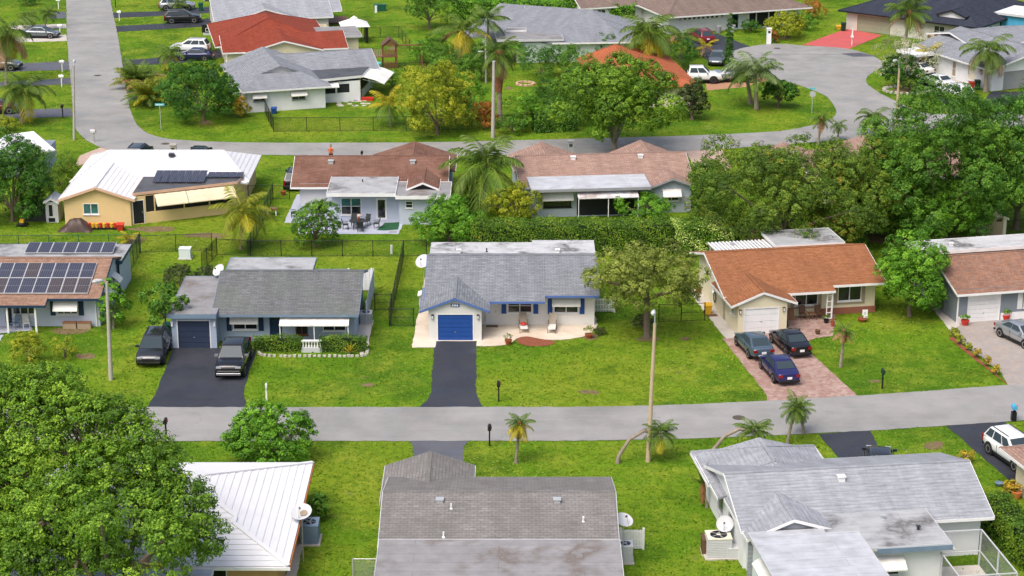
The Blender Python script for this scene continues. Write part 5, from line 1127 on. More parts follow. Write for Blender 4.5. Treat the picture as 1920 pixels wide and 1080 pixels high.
palm_px('companion palm behind the pom-pom headed palm', 1506, 812, 1500, 768, 26, nf=20, mats=('palm_green',), seed=26, tr=.1, lo=-55, droop=70, ll=.3)
for lb, (bx, by), (tx, ty), sd in (('palm with arched bending trunk beside the near lamp post', (1158, 868), (1237, 812), 27), ('palm with arched bending trunk beside the grey gable', (1335, 856), (1415, 808), 28)):
    p = G(bx, by); q = GY(tx, ty, p.y + .4) - Vector((p.x, p.y, 0)); s = PPM(p)
    palm(lb, p, q, 37 / s, nf=24, mats=('palm_green', 'palm_yellow'), seed=sd, dead=.05, tr=.11, lo=-20, droop=70, ll=.34, curve=[(0, 0, -.05), (.08, 0, .5), (q.x * .28, q.y * .2, q.z * .85), (q.x * .62, q.y * .6, q.z * 1.12), (q.x * .9, q.y * .9, q.z * 1.04)])
for lb, x, y, Lp, mt, sd in (('bushy areca clump with golden fronds by the street', 258, 166, 46, ('palm_green', 'palm_lime', 'palm_dead'), 29), ('second golden areca clump nearer the street bend', 280, 196, 44, ('palm_lime', 'palm_green', 'palm_yellow'), 30)):
    p = G(x, y); palm(lb, p, .5, Lp / PPM(p) * 1.05, nf=52, mats=mt, seed=sd, dead=.45, tr=.2, hi=88, lo=30, droop=75, ll=.26, wid=.022)
p = G(1275, 110); palm('orange tinted palm clump by the red parked car', p, 2.6, 2.2, nf=16, mats=('palm_green', 'palm_yellow', 'palm_dead'), seed=31, dead=.6, tr=.1)
p = G(1322, 106); palm('small orange palm beside the asphalt court drive', p, 1.2, 1.6, nf=10, mats=('palm_yellow', 'palm_dead'), seed=32, dead=.5, tr=.1)
p = G(1740, 135); palm('golden small palm behind the court island', p, 2.2, 2.0, nf=16, mats=('palm_yellow', 'palm_green'), seed=33, dead=.5, tr=.1)
p = G(1325, 952); palm('spiky plant with red-brown stem by the pale house wall', p, (-.25, 0, 1.5), 1.2, nf=10, mats=('palm_green',), seed=34, tr=.07, hi=85, lo=30, droop=25, ll=.12, skirt=1.2)
p = G(655, 664); palm('pale spiky bed plant in front of the right box hedge', p, .1, .7, nf=14, mats=('palm_yellow',), seed=35, tr=.04, hi=85, lo=30, droop=25, ll=.08)
# cypress
p = G(1366, 124); bl = [(0, 0, .6 + i * .62, .5 * (1 - (i / 11) ** 2.2) + .12) for i in range(10)]
o = thing('cypress', 'slim columnar cypress between the grey car and the court', 'tree', p); link('crown', crown_mesh('crown', bl, 4200, .15, 'lf_deep', 9, (0, 0, 3)), None, o); part('trunk', MB().tube([(0, 0, -.05), (0, 0, 5.6)], [.12, .04], 7), 'bark', o)

# ---- grass blades over every lawn (stuff)
def grass(n, seed):
    rng = np.random.default_rng(seed); Y = 88 + 190 * rng.random(n * 2) ** 1.35; X = (rng.random(n * 2) * 2 - 1) * (.268 * Y + 4)
    keep = np.ones(len(X), bool)
    for P in EXCL:
        P = np.array(P); lo = P.min(0); hi = P.max(0)
        i = np.where(keep & (X > lo[0]) & (X < hi[0]) & (Y > lo[1]) & (Y < hi[1]))[0]
        if not len(i): continue
        c = np.zeros(len(i), bool); x, y = X[i], Y[i]
        for k in range(len(P)):
            (x0, y0), (x1, y1) = P[k], P[k - 1]
            if y0 != y1: c ^= ((y0 > y) != (y1 > y)) & (x < (x1 - x0) * (y - y0) / (y1 - y0) + x0)
        keep[i[c]] = False
    X, Y = X[keep][:n], Y[keep][:n]; n = len(X)
    hgt = rng.uniform(.03, .08, n) * (1 + (rng.random(n) < .04) * .8); a = rng.random(n) * 6.283; w = rng.uniform(.05, .11, n); le = rng.uniform(-.09, .09, (n, 2))
    z = np.zeros(n); d = np.stack([np.cos(a) * w, np.sin(a) * w, z], 1); b = np.stack([X, Y, z], 1)
    co = np.stack([b - d, b + d, b + np.stack([le[:, 0], le[:, 1], hgt], 1)], 1).reshape(-1, 3)
    t = .48 + .20 * np.sin(X * .31 + 1.3 * np.sin(Y * .21)) * np.sin(Y * .27 + X * .05) + .16 * np.sin(X * .11 + 2 * np.sin(Y * .07)) + rng.normal(0, .11, n)
    o = link('grass', np_mesh('grass', co, 3, t, 'grass_blade')); o['kind'] = 'stuff'; tag(o, 'short mown grass blades over all the lawns', 'grass')
# ================================================================ vehicles
CARS = {}
SPEC = {  # length, width, deck profile [(y, z)], cabin: (rear base, rear top, front top, windscreen base, roof z), wheel radius, wheel y positions
 'sedan': dict(L=4.65, W=1.82, deck=[(-2.32, .55), (-2.25, .92), (-1.6, 1.02), (-.6, .96), (1.0, .95), (2.05, .78), (2.3, .55)], cab=(-1.75, -.85, .35, 1.2, 1.45), wr=.33, wy=(-1.4, 1.42), zb=.2),
 'hatch': dict(L=4.5, W=1.83, deck=[(-2.24, .58), (-2.18, .95), (-1.6, 1.0), (-.6, .97), (1.0, .96), (2.0, .80), (2.22, .55)], cab=(-2.0, -.95, .3, 1.15, 1.44), wr=.33, wy=(-1.35, 1.38), zb=.2),
 'suv': dict(L=4.9, W=1.96, deck=[(-2.45, .7), (-2.36, 1.08), (-1.6, 1.1), (-.6, 1.08), (.95, 1.1), (1.7, 1.04), (2.2, .9), (2.4, .7), (2.44, .5)], cab=(-2.3, -1.85, .25, 1.3, 1.74), wr=.38, wy=(-1.45, 1.5), zb=.26),
 'pickup': dict(L=5.8, W=2.04, deck=[(-2.9, .8), (-2.86, 1.2), (-1.1, 1.2), (-.6, 1.2), (1.2, 1.22), (2.2, 1.18), (2.72, 1.08), (2.88, .8), (2.9, .55)], cab=(-1.05, -.85, .75, 1.5, 1.92), wr=.42, wy=(-1.8, 1.9), zb=.34)}
def car_proto(kind, paint, rack=False):
    key = (kind, paint, rack)
    if key in CARS: return CARS[key]
    S = SPEC[kind]; L, W, dk, cab, wr, zb = S['L'], S['W'], S['deck'], S['cab'], S['wr'], S['zb']; hw = W / 2; P = {}
    def zdeck(y):
        for (a, za), (b, zb_) in zip(dk, dk[1:]):
            if a <= y <= b: return za + (zb_ - za) * (y - a) / (b - a)
        return dk[0][1] if y < dk[0][0] else dk[-1][1]
    ys = sorted({*[q[0] for q in dk], *np.linspace(-L / 2 + .12, L / 2 - .12, 12).round(3)}); rings = []
    for y in ys:
        e = abs(y) / (L / 2); w = hw * (1 - .2 * (max(0, e - .6) / .4) ** 2.2); zt = zdeck(y); b = zb + .12 * max(0, e - .8) / .2; h = zt - b
        half = [(w * .88, b), (w * .985, b + h * .22), (w, b + h * .55), (w * .975, b + h * .84), (w * .88, zt - .015), (w * .55, zt + .02)]
        rings.append([Vector((x, y, z)) for x, z in half] + [Vector((-x, y, z)) for x, z in half[::-1]])
    m = MB(); n = 12
    for r_ in rings: m.v += [tuple(p) for p in r_]
    for i in range(len(rings) - 1): m.f += [(i * n + k, i * n + (k + 1) % n, (i + 1) * n + (k + 1) % n, (i + 1) * n + k) for k in range(n)]
    m.f += [tuple(range(n - 1, -1, -1)), tuple(range((len(rings) - 1) * n, len(rings) * n))]
    P['body'] = m
    rb, rt, ft, fb, zr = cab; zt = .94 if kind in ('sedan', 'hatch') else dk[3][1] - .03; wb, wt = hw * .90, hw * .70
    B = [Vector(p) for p in ((-wb, rb, zt), (wb, rb, zt), (wb, fb, zt), (-wb, fb, zt))]; T = [Vector(p) for p in ((-wt, rt, zr - .05), (wt, rt, zr - .05), (wt, ft, zr - .05), (-wt, ft, zr - .05))]
    T2 = [Vector((p.x * .8, p.y * .9 + (rt + ft) * .05, zr)) for p in T]
    P['cabin'] = MB().add(B + T + T2, [(0, 1, 5, 4), (1, 2, 6, 5), (2, 3, 7, 6), (3, 0, 4, 7), (4, 5, 9, 8), (5, 6, 10, 9), (6, 7, 11, 10), (7, 4, 8, 11), (8, 9, 10, 11)])
    def pane(a, b, c, d, u0, u1, v0, v1, off=.014):
        f = lambda u, v: (a.lerp(b, u)).lerp(d.lerp(c, u), v); nrm_ = (b - a).cross(d - a).normalized() * off
        return [f(u0, v0) + nrm_, f(u1, v0) + nrm_, f(u1, v1) + nrm_, f(u0, v1) + nrm_]
    glass = {'windscreen': [pane(B[2], B[3], T[3], T[2], .05, .95, .06, .94)], 'rear_window': [pane(B[0], B[1], T[1], T[0], .08, .92, .22 if kind != 'suv' else .12, .93)]}
    cuts = {'suv': ((.05, .27), (.30, .60), (.63, .9)), 'pickup': ((.08, .48), (.52, .92))}.get(kind, ((.1, .47), (.5, .9)))
    for nm, q in glass.items(): P[nm] = MB().slab(q[0], 0, -(q[0][1] - q[0][0]).cross(q[0][3] - q[0][0]).normalized() * .01)
    sw = []
    for u0, u1 in cuts:
        sw.append(MB().slab(pane(B[1], B[2], T[2], T[1], u0, u1, .14, .9), 0, (-.01, 0, 0))); sw.append(MB().slab(pane(B[3], B[0], T[0], T[3], 1 - u1, 1 - u0, .14, .9), 0, (.01, 0, 0)))
    root = thing('car', '', 'car'); out = []
    def mk(nm, mb, mt, par=root, smooth=False, bev=0):
        o = part(nm, mb, mt, par, smooth=smooth)
        if bev: b = o.modifiers.new('bevel', 'BEVEL'); b.width = bev; b.segments = 3; b.limit_method = 'ANGLE'; b.angle_limit = R(25)
        return o
    body = mk('body', P['body'], paint, smooth=True); sb = body.modifiers.new('round', 'SUBSURF'); sb.levels = 1; sb.render_levels = 1
    for p_ in body.data.polygons: p_.use_smooth = True
    mk('cabin', P['cabin'], paint, smooth=True, bev=.09)
    mk('windscreen', P['windscreen'], 'car_glass'); mk('rear_window', P['rear_window'], 'car_glass')
    for q in sw: mk('side_window', q, 'car_glass')
    for y in S['wy']:
        for s in (-1, 1):
            X = s * (hw - .1); mt = Matrix.Rotation(R(90) * s, 4, 'Y')
            mk('wheel_arch', MB().lathe([(wr * 1.2, -.02), (wr * 1.2, .006 + .098)], 18, (X, y, wr + .02), mt), 'rubber')
            w = mk('wheel', MB().lathe([(wr * .8, -.12), (wr, -.1), (wr, .09), (wr * .9, .12)], 20, (X, y, wr), mt), 'rubber', smooth=True)
            m = MB().lathe([(wr * .66, .08), (wr * .66, .125), (wr * .2, .11)], 16, (X, y, wr), mt)
            mk('rim', m, 'metal_dark' if paint == 'car_white' and kind == 'pickup' else 'rim', w)
    fz = {'suv': .78, 'pickup': .98}.get(kind, dk[-2][1] - .14); bz = dk[1][1] - .14; fw = hw * .84
    for s in (-1, 1):
        mk('headlight', MB().box(min(s * fw * .55, s * fw), max(s * fw * .55, s * fw), L / 2 - .16, L / 2 + .005, fz - .07, fz + .04), 'head_clear')
        x0, x1 = sorted((s * fw * .62, s * fw * 1.02)); z0, z1 = (bz - .12, bz + .06) if kind in ('sedan', 'hatch') else (bz - .35, bz + .12)
        if kind in ('suv', 'pickup'): x0, x1 = sorted((s * fw * .86, s * fw * 1.04))
        mk('tail_light', MB().box(x0, x1, -L / 2 - .005, -L / 2 + .12, z0, z1), 'tail_red')
        mk('mirror', MB().box(*sorted((s * hw * .9, s * (hw + .17))), fb - .42, fb - .28, zt + .02, zt + .18), paint if kind != 'pickup' else 'rim')
    gz = .45 if kind == 'pickup' else .3
    mk('grille', MB().box(-fw * (.95 if kind == 'pickup' else .52), fw * (.95 if kind == 'pickup' else .52), L / 2 - .06, L / 2 + .012, fz - gz, fz - .08), 'p_black')
    mk('grille_bar', MB().box(-fw * .9, fw * .9, L / 2 + .012, L / 2 + .03, fz - .05 - gz * .5, fz - gz * .5), 'rim' if kind == 'pickup' else 'p_black')
    mk('sill', MB().box(-hw * .97, hw * .97, S['wy'][0] + wr * 1.25, S['wy'][1] - wr * 1.25, zb - .03, zb + .1), 'p_black')
    for s in (-1, 1):
        for yy in ((rb + fb) / 2 - .1,) if kind == 'pickup' else ((rb + fb) / 2 - .05, ): mk('door_seam', MB().box(*sorted((s * hw * .97, s * (hw + .004))), yy, yy + .02, zb + .15, zt - .06), 'p_black')
    mk('bumper', MB().box(-fw, fw, L / 2 - .1, L / 2 + .03, zb + .06, zb + .24), 'rim' if kind == 'pickup' else 'p_black', bev=.04); mk('bumper', MB().box(-fw, fw, -L / 2 - .03, -L / 2 + .1, zb + .08, zb + .26), 'rim' if kind == 'pickup' else 'p_black', bev=.04)
    mk('licence_plate', MB().box(-.17, .17, -L / 2 - .045, -L / 2 - .012, bz - .24, bz - .08), 'p_white')
    if kind == 'pickup': mk('load_bed', MB().box(-hw * .8, hw * .8, -2.78, -1.12, 1.225, 1.25), 'rubber')
    if rack or kind == 'suv':
        for s in (-1, 1): mk('roof_rail', MB().bar((s * wt * .86, rt + .2, zr + .03), (s * wt * .86, ft - .15, zr + .03), .04), 'metal_dark')
    CARS[key] = (root, [True]); return CARS[key]
def car(label, kind, paint, p, head, name='parked_car', rack=False, cat='car'):
    """head: direction the nose points, degrees clockwise from +Y"""
    root, fresh = car_proto(kind, paint, rack)
    o = root if fresh[0] else copy_tree(root); fresh[0] = False
    o.name = name; o.location = (p[0], p[1], .022); o.rotation_euler = (0, 0, -R(head)); tag(o, label, cat); return o
car('dark grey SUV parked on the grass beside the navy garage', 'suv', 'car_charcoal', (-25.75, 134.6), 180)
car('black pickup truck on the asphalt drive facing the street', 'pickup', 'car_black', (-19.75, 132.6), 180, 'pickup_truck', cat='pickup')
car('grey-blue hatchback on the red pavers by the white garage', 'hatch', 'car_greyblue', (17.55, 135.75), -12)
car('black sedan on the red pavers below the porch chairs', 'sedan', 'car_black', (20.25, 136.35), -14)
car('dark blue sedan on the red pavers nearest the street', 'sedan', 'car_blue', (18.75, 130.9), -11)
car('silver sedan on the grey pavers', 'sedan', 'car_silver', G(1915, 640), 155)
car('white SUV on the asphalt drive by the cream house', 'suv', 'car_white', (31.65, 115.75), 161)
car('dark car parked in front of the pale shingled house', 'sedan', 'car_charcoal', G(1648, 882), 8)
car('black SUV parked side-on near the pale silver roof', 'suv', 'car_black', G(343, 42), 82)
car('silver car behind the small palm near the top', 'suv', 'car_silver', G(332, 18), 82)
car('white SUV on the drive beside the red roofed house', 'suv', 'car_white', G(358, 98), -84)
car('dark blue car behind the small palm and the domed tree', 'sedan', 'car_navy', G(366, 112), -84)
car('dark grey sedan on the pale concrete drive', 'sedan', 'car_grey', G(78, 70), 94)
car('grey-green SUV at the left edge behind the palm trunk', 'suv', 'car_grey', G(2, 130), 94)
car('maroon car at the left edge by the wooden border', 'suv', 'car_maroon', G(-8, 212), 80)
car('red hatchback in front of the white garage at the court', 'suv', 'car_red', G(1315, 78), -15)
car('grey car on the drive beside the cypress', 'sedan', 'car_grey', G(1344, 118), 190)
car('white pickup truck beside the terracotta roof', 'pickup', 'car_white', G(1306, 154), 92, 'pickup_truck', cat='pickup')
car('silver-white pickup truck half behind the triangle palms', 'pickup', 'car_silver', G(1376, 152), -90, 'pickup_truck', cat='pickup')
car('white sedan on the drive beside the court island', 'sedan', 'car_white', G(1757, 162), -30)
car('white van-like car below the white sedan', 'suv', 'car_white', G(1790, 184), -25)
car('white car behind the court island tree', 'sedan', 'car_white', G(1718, 138), -35)
car('black SUV with roof rails on the street side of the white tile roof', 'suv', 'car_charcoal', G(262, 301), 5, rack=True)
car('black sedan peeking over the white tile roof', 'sedan', 'car_black', G(375, 301), 5)
car('black car at the far gable side of the light blue house', 'suv', 'car_black', (-20.3, 181), 2)
car('white car parked between the two tan gables', 'suv', 'car_white', (8.2, 184.6), 4)
# ================================================================ street furniture, fences, yard things
def lamp_post(label, px, py, topx, topy, arm=None, mat='p_pole', tr=.13):
    p = G(px, py); q = GY(topx, topy, p.y) - Vector((p.x, p.y, 0)); o = thing('street_lamp', label, 'lamp post', p)
    part('pole', MB().tube([(0, 0, -.1), q * .5, q], [tr * 1.25, tr, tr * .75], 10), mat, o, smooth=True)
    if arm:
        e = q + Vector(arm); md = q + Vector((arm[0] * .25, arm[1] * .25, arm[2] * .85))
        part('arm', MB().tube([q - Vector((0, 0, .5)), md, e], .045, 8), 'galv', o, smooth=True); d = Vector((arm[0], arm[1], 0)).normalized() if (arm[0] or arm[1]) else Vector((1, 0, 0))
        hd = part('lamp_head', MB().tube([e - d * .1, e + d * .12, e + d * .45, e + d * .62], [.07, .13, .15, .05], 8), 'p_ltgrey', o); part('lens', MB().lathe([(.10, -.06), (.13, 0)], 10, e + d * .3 + Vector((0, 0, -.12))), 'lamp_glass', hd)
    return o
lamp_post('tan concrete lamp post with silver arm at the near street', 1215, 865, 1228, 606, (-.12, -.6, 1.0))
lamp_post('grey concrete lamp post beside the parked dark SUV', 208, 712, 200, 528, (-.35, -.2, .15), 'p_concrete')
lamp_post('lamp post at the entrance of the court', 1680, 244, 1686, 128, (-.45, -.5, .95))
lamp_post('wooden pole with small lamp by the left street arm', 139, 262, 138, 122, (-.1, .7, .2), 'p_concrete', .12)
p = G(924, 258); o = thing('utility_pole', 'pale concrete utility pole in front of the tall skirted palm', 'pole', p); q = GY(926, 116, p.y) - Vector((p.x, p.y, 0)); part('pole', MB().tube([(0, 0, -.1), q], [.2, .15], 10), 'p_concrete', o, smooth=True); part('cap', MB().lathe([(.17, 0), (.17, .08)], 10, q), 'p_ltgrey', o)
p = G(911, 156); o = thing('utility_pole', 'thin grey pole left of the tall skirted palm', 'pole', p); part('pole', MB().tube([(0, 0, -.1), (0, 0, 5.5)], [.12, .09], 8), 'p_concrete', o); part('cross_arm', MB().bar((-.9, 0, 3.7), (.3, 0, 3.7), .12), 'p_ltgrey', o)

def mailbox(label, px, py, mat='p_black', h=1.15, post='p_black', sz=(.22, .48, .24), rz=0, style='post'):
    o = thing('mailbox', label, 'mailbox', G(px, py), R(rz)); w, l, t = sz
    if style == 'pillar':
        part('pillar', MB().box(-.28, .28, -.28, .28, 0, h), mat, o); part('cap', MB().box(-.33, .33, -.33, .33, h, h + .1), mat, o); part('door', MB().box(-.16, .16, -.30, -.282, h - .5, h - .2), 'metal_dark', o); return o
    part('post', MB().box(-.05, .05, -.05, .05, -.05, h), post, o); part('bracket', MB().bar((0, 0, h - .35), (0, -.2, h - .02), .05), post, o)
    n = 7; ring = [(-w / 2, 0)] + [(-w / 2 * math.cos(math.pi * k / n), t * .5 + t * .5 * math.sin(math.pi * k / n)) for k in range(n + 1)] + [(w / 2, 0)]
    m = MB(); m.slab([(x, -l / 2, h + z) for x, z in ring], 0, (0, l, 0)); b = part('box', m, mat, o); part('flag', MB().box(w / 2 + .003, w / 2 + .02, -.1, .0, h + .05, h + .3), 'p_red' if mat != 'p_white' else 'p_white', b); part('door', MB().box(-w * .42, w * .42, -l / 2 - .02, -l / 2 - .003, h + .02, h + t * .8), mat, b)
    return o
for a in (('black mailbox at the corner of the blue garage drive', 935, 753), ('black mailbox across from the blue garage drive', 918, 836), ('black mailbox beside the huge leafy tree', 312, 824), ('dark green mailbox on the lawn by the red pavers', 1654, 729, 'p_dkgreen'), ('black mailbox at the drive by the stout palm', 118, 221), ('dark mailbox at the head of the left street arm', 217, 14)): mailbox(*a, sz=(.24, .52, .3))
mailbox('black mailbox by the street in front of the brown shingles', 679, 309)
mailbox('tiny white sign-like mailbox by the black pickup drive', 500, 752, 'p_white', 1.1, 'p_white', (.12, .1, .2)); mailbox('silver mailbox on brown post at the street bend', 176, 266, 'p_ltgrey', 1.0, 'p_concrete', (.28, .6, .3), 60); mailbox('white mailbox right of the street beside the two asphalt drives', 224, 39, 'p_white', 1.1, 'p_white', (.3, .5, .25), 90)
for lb, x, y in (('white mailbox at the pale concrete drive', 113, 66), ('white mailbox at the top left of the street', 110, 17), ('white mailbox at the drive of the grey-green SUV', 117, 135), ('white mailbox below the tall coconut palm drive', 116, 163)): mailbox(lb, x, y, 'p_white', 1.15, 'p_white', (.3, .55, .26), 90)
mailbox('grey brick pillar mailbox above the white tile roof', 326, 296, 'p_concrete', 1.3, style='pillar'); mailbox('white pillar mailbox on the court lawn', 1441, 82, 'p_white', 1.9, style='pillar'); mailbox('dark pillar mailbox between the tan gables', 1070, 294, 'p_grey', 1.6, style='pillar')
o = mailbox('tall white post mailbox beside the red driveway', 1597, 85, 'p_white', 1.0, 'p_white', (.3, .5, .26)); part('post_top', MB().box(-.07, .07, -.07, .07, 1.25, 2.2), 'p_white', o)
o = mailbox('black mailbox with blue cover on the near street corner', 1900, 789, 'p_skyblue', .85, 'p_black', (.3, .5, .3)); part('base', MB().box(-.16, .16, -.16, .16, 0, .65), 'p_black', o)
def sign(label, px, py, h, plates):
    o = thing('street_sign', label, 'sign', G(px, py)); part('post', MB().tube([(0, 0, -.05), (0, 0, h)], .035, 6), 'galv', o)
    for nm, mb, mt in plates: part(nm, mb, mt, o)
m = MB()
for k in range(7): m.box(-.36 + k * .1, -.29 + k * .1, -.03, -.022, 2.62, 2.72)
sign('green street name sign at the street bend', 302, 243, 2.7, [('name_plate', MB().box(-.5, .5, -.02, .02, 2.55, 2.8), 'p_aqua'), ('lettering', m, 'p_white')])
oc = [(.36 * math.cos(R(22.5 + 45 * k)), -.04, 2.1 + .36 * math.sin(R(22.5 + 45 * k))) for k in range(8)]
sign('back of a grey octagonal stop sign at the court corner', 1522, 212, 2.6, [('stop_plate', MB().slab(oc, 0, (0, .02, 0)), 'galv'), ('name_plate', MB().box(-.35, .35, -.02, .02, 2.62, 2.8), 'p_aqua')])

# ---- fences
def fence(label, pts, h=1.4, mat='p_black', link_mat='link_black', step=2.6, name='chain_link_fence', rail2=False, pr=.035):
    c = Vector((sum(p[0] for p in pts) / len(pts), sum(p[1] for p in pts) / len(pts), 0)); o = thing(name, label, 'fence', c)
    for a, b in zip(pts, pts[1:]):
        a = Vector((a[0], a[1], 0)) - c; b = Vector((b[0], b[1], 0)) - c; L = (b - a).length; n = max(1, round(L / step)); d = (b - a) / L; up = Vector((0, 0, h))
        for k in range(n + (1 if (b + c - Vector((pts[-1][0], pts[-1][1], 0))).length < .01 else 0)):
            q = a + d * (L * k / n); part('post', MB().tube([q + Vector((0, 0, -.05)), q + up + Vector((0, 0, .05))], pr, 6), mat, o)
        part('top_rail', MB().tube([a + up, b + up], pr * .75, 6), mat, o); part('bottom_rail', MB().tube([a + Vector((0, 0, .06)), b + Vector((0, 0, .06))], pr * .5, 5), mat, o)
        if rail2: part('middle_rail', MB().tube([a + up * .5, b + up * .5], pr * .6, 5), mat, o)
        nn = Vector((-d.y, d.x, 0)) * .045
        if link_mat: part('wire_mesh', MB().add([a + nn + Vector((0, 0, .05)), b + nn + Vector((0, 0, .05)), b + nn + up, a + nn + up], [(0, 1, 2, 3)]), link_mat, o)
    return o
fence('black chain link fence along the back of the blue garage lot', [G(470, 481), G(757, 481)]); fence('black chain link fence behind the satellite dish of the white house', [G(757, 481), G(800, 480)])
fence('dark dense fence between the navy garage lot and the blue garage lot', [G(757, 484), G(730, 612)], 1.5, 'p_black', 'mesh_dark', 1.6)
fence('double chain link gate by the air conditioner', [G(703, 582), G(734, 582)], 1.3, 'p_black', 'link_black', 1.3, 'chain_link_gate', True); fence('short chain link gate left of the blue garage', [G(733, 612), G(776, 612)], 1.4, 'p_black', 'link_black', 1.5, 'chain_link_gate', True)
fence('dark fence line running up from the satellite dish bush', [G(407, 478), G(379, 508)], 1.5, 'p_dkgreen', 'mesh_dark', 1.6); fence('black chain link fence behind the navy garage house', [G(407, 478), G(470, 481)])
fence('green chain link fence behind the yellow house lawn', [G(262, 474), G(398, 470)], 1.5, 'p_dkgreen', 'link_black'); fence('green windscreen fence beside the solar house', [G(264, 474), G(237, 522)], 1.8, 'p_green', 'link_green', 1.8)
fence('green chain link fence behind the solar house', [G(-20, 476), G(262, 474)], 1.6, 'p_green', 'link_black'); fence('dark green side fence between yellow and light blue houses', [G(512, 372), G(465, 480)], 1.4, 'p_dkgreen', 'mesh_dark', 2.0); fence('short green fence at the corner of the yellow house', [G(466, 376), G(512, 374)], 1.4, 'p_dkgreen', 'link_black', 2.0); fence('thin dark fence at the left side of the light blue house', [G(512, 374), G(543, 374)], 1.3, 'p_black', 'link_black', 1.5)
fence('black fence running toward the small-awning white house', [G(495, 209), G(513, 247)], 1.5, 'p_black', 'mesh_dark', 2.2); fence('long black chain link fence along the corner back yard', [G(513, 247), G(700, 246), G(885, 243)], 1.5, 'p_black', 'link_black', 3.0); fence('low dark fence by the bushy lawn below the round tree', [G(935, 240), G(1070, 237)], 1.4, 'p_black', 'link_black', 3.0)
fence('black chain link gate beside the orange shingle house', [G(1277, 603), G(1321, 601)], 1.4, 'p_black', None, 1.5, 'chain_link_gate', True); fence('black fence rail from the olive tree to the garden gate', [G(1235, 604), G(1277, 603)], 1.4, 'p_black', 'link_black', 2.0)
fence('black playground fence beyond the playset', [G(678, 72), G(748, 70), G(782, 112)], 1.4, 'p_black', 'link_black', 3.0); fence('black fence in front of the playset', [G(718, 142), G(800, 138)], 1.4, 'p_black', 'link_black', 3.0)
fence('galvanised chain link pen at the bottom beside the weathered house', [G(662, 1090), G(664, 1088), G(706, 1088)], 1.3, 'galv', 'link_galv', 1.4); fence('dark fence by the garden shed under the trees', [G(1885, 446), G(1960, 440)], 1.5, 'p_black', 'link_black', 2.0); fence('small fence by the screened entry', [G(1735, 128), G(1760, 130)], 1.2, 'p_black', 'link_black', 1.5)
fence('low side rail by the drive of the light blue house', [G(880, 402), G(888, 345)], 1.3, 'p_black', 'mesh_dark', 2.5)
def pickets(label, a, b, h, n=14, mat='p_white', bw_=.07, name='picket_fence'):
    c = (Vector(a) + Vector(b)) / 2; o = thing(name, label, 'fence', (c.x, c.y, 0)); a = Vector(a) - c; b = Vector(b) - c; me = MB().box(-bw_ / 2, bw_ / 2, -.012, .012, .08, h).mesh('picket'); me.materials.append(M[mat])
    ang = math.atan2((b - a).y, (b - a).x)
    for k in range(n): q = link('picket', me, None, o); q.location = a.lerp(b, k / (n - 1)); q.rotation_euler = (0, 0, ang)
    for z in (.25, h * .55, h - .12): part('rail', MB().bar(a + Vector((0, .03, z)), b + Vector((0, .03, z)), .03, .07), mat, o)
    for q in (a, b): part('post', MB().box(q.x - .06, q.x + .06, q.y - .02, q.y + .1, 0, h + .1), mat, o)
pickets('white picket gate beside the weathered grey shingles', G(1163, 1031), G(1206, 1031), 1.25, 16); pickets('white lattice fence between white house and olive tree', G(1114, 586), G(1152, 586), 1.15, 14)
pickets('pale blue-white board fence along the side of the navy garage house', Vector((-10.95, 149.4, 0)), Vector((-10.95, 141.5, 0)), 1.8, 27, 'w_lightblue', .28, 'board_fence'); pickets('pale board fence panel behind the navy garage house', Vector((-12.9, 149.5, 0)), Vector((-11.1, 149.5, 0)), 1.8, 7, 'w_white', .28, 'board_fence')
# balustrade and edging in front of the navy house
o = thing('balustrade', 'white balustrade between the two box hedges', 'balustrade', G(585, 660)); part('plinth', MB().box(-.75, .75, -.12, .12, 0, .36), 'p_ltgrey', o); part('rail', MB().box(-.75, .75, -.09, .09, .82, .92), 'p_white', o); me = MB().lathe([(.05, .36), (.07, .45), (.035, .6), (.07, .74), (.05, .82)], 10).mesh('baluster'); me.materials.append(M['p_white'])
for k in range(7): q = link('baluster', me, None, o); q.location = (-.62 + k * .207, 0, 0)
o = thing('stone_edging', 'row of grey edging stones in front of the box hedges', 'edging', G(585, 668)); rr = random.Random(8); me = [MB().box(-.11, .11, -.08, .08, 0, .13 + .02 * k).mesh('stone') for k in range(3)]
for q in me: q.materials.append(M['rock'])
path = smooth_line([(483, 660), (492, 667), (520, 669), (590, 669), (660, 669), (684, 667), (690, 658)], 8); c = G(585, 668); acc = 0; prev = None
for a in path:
    w_ = G(a.x, a.y)
    if prev is None or (w_ - prev).length > .25:
        q = link('stone', me[rr.randrange(3)], None, o); q.location = w_ - c; q.rotation_euler = (0, 0, rr.uniform(-.4, .4)); prev = w_
o = thing('stone_ring', 'ring of pale stones round the court island tree', 'edging', G(1700, 170)); c = G(1700, 170)
for k in range(26):
    a = k / 26 * 2 * math.pi; q = link('stone', me[k % 3], None, o); q.location = (2.6 * math.cos(a), 1.9 * math.sin(a), 0); q.scale = (1.6, 1.6, 1.5); q.rotation_euler = (0, 0, a)

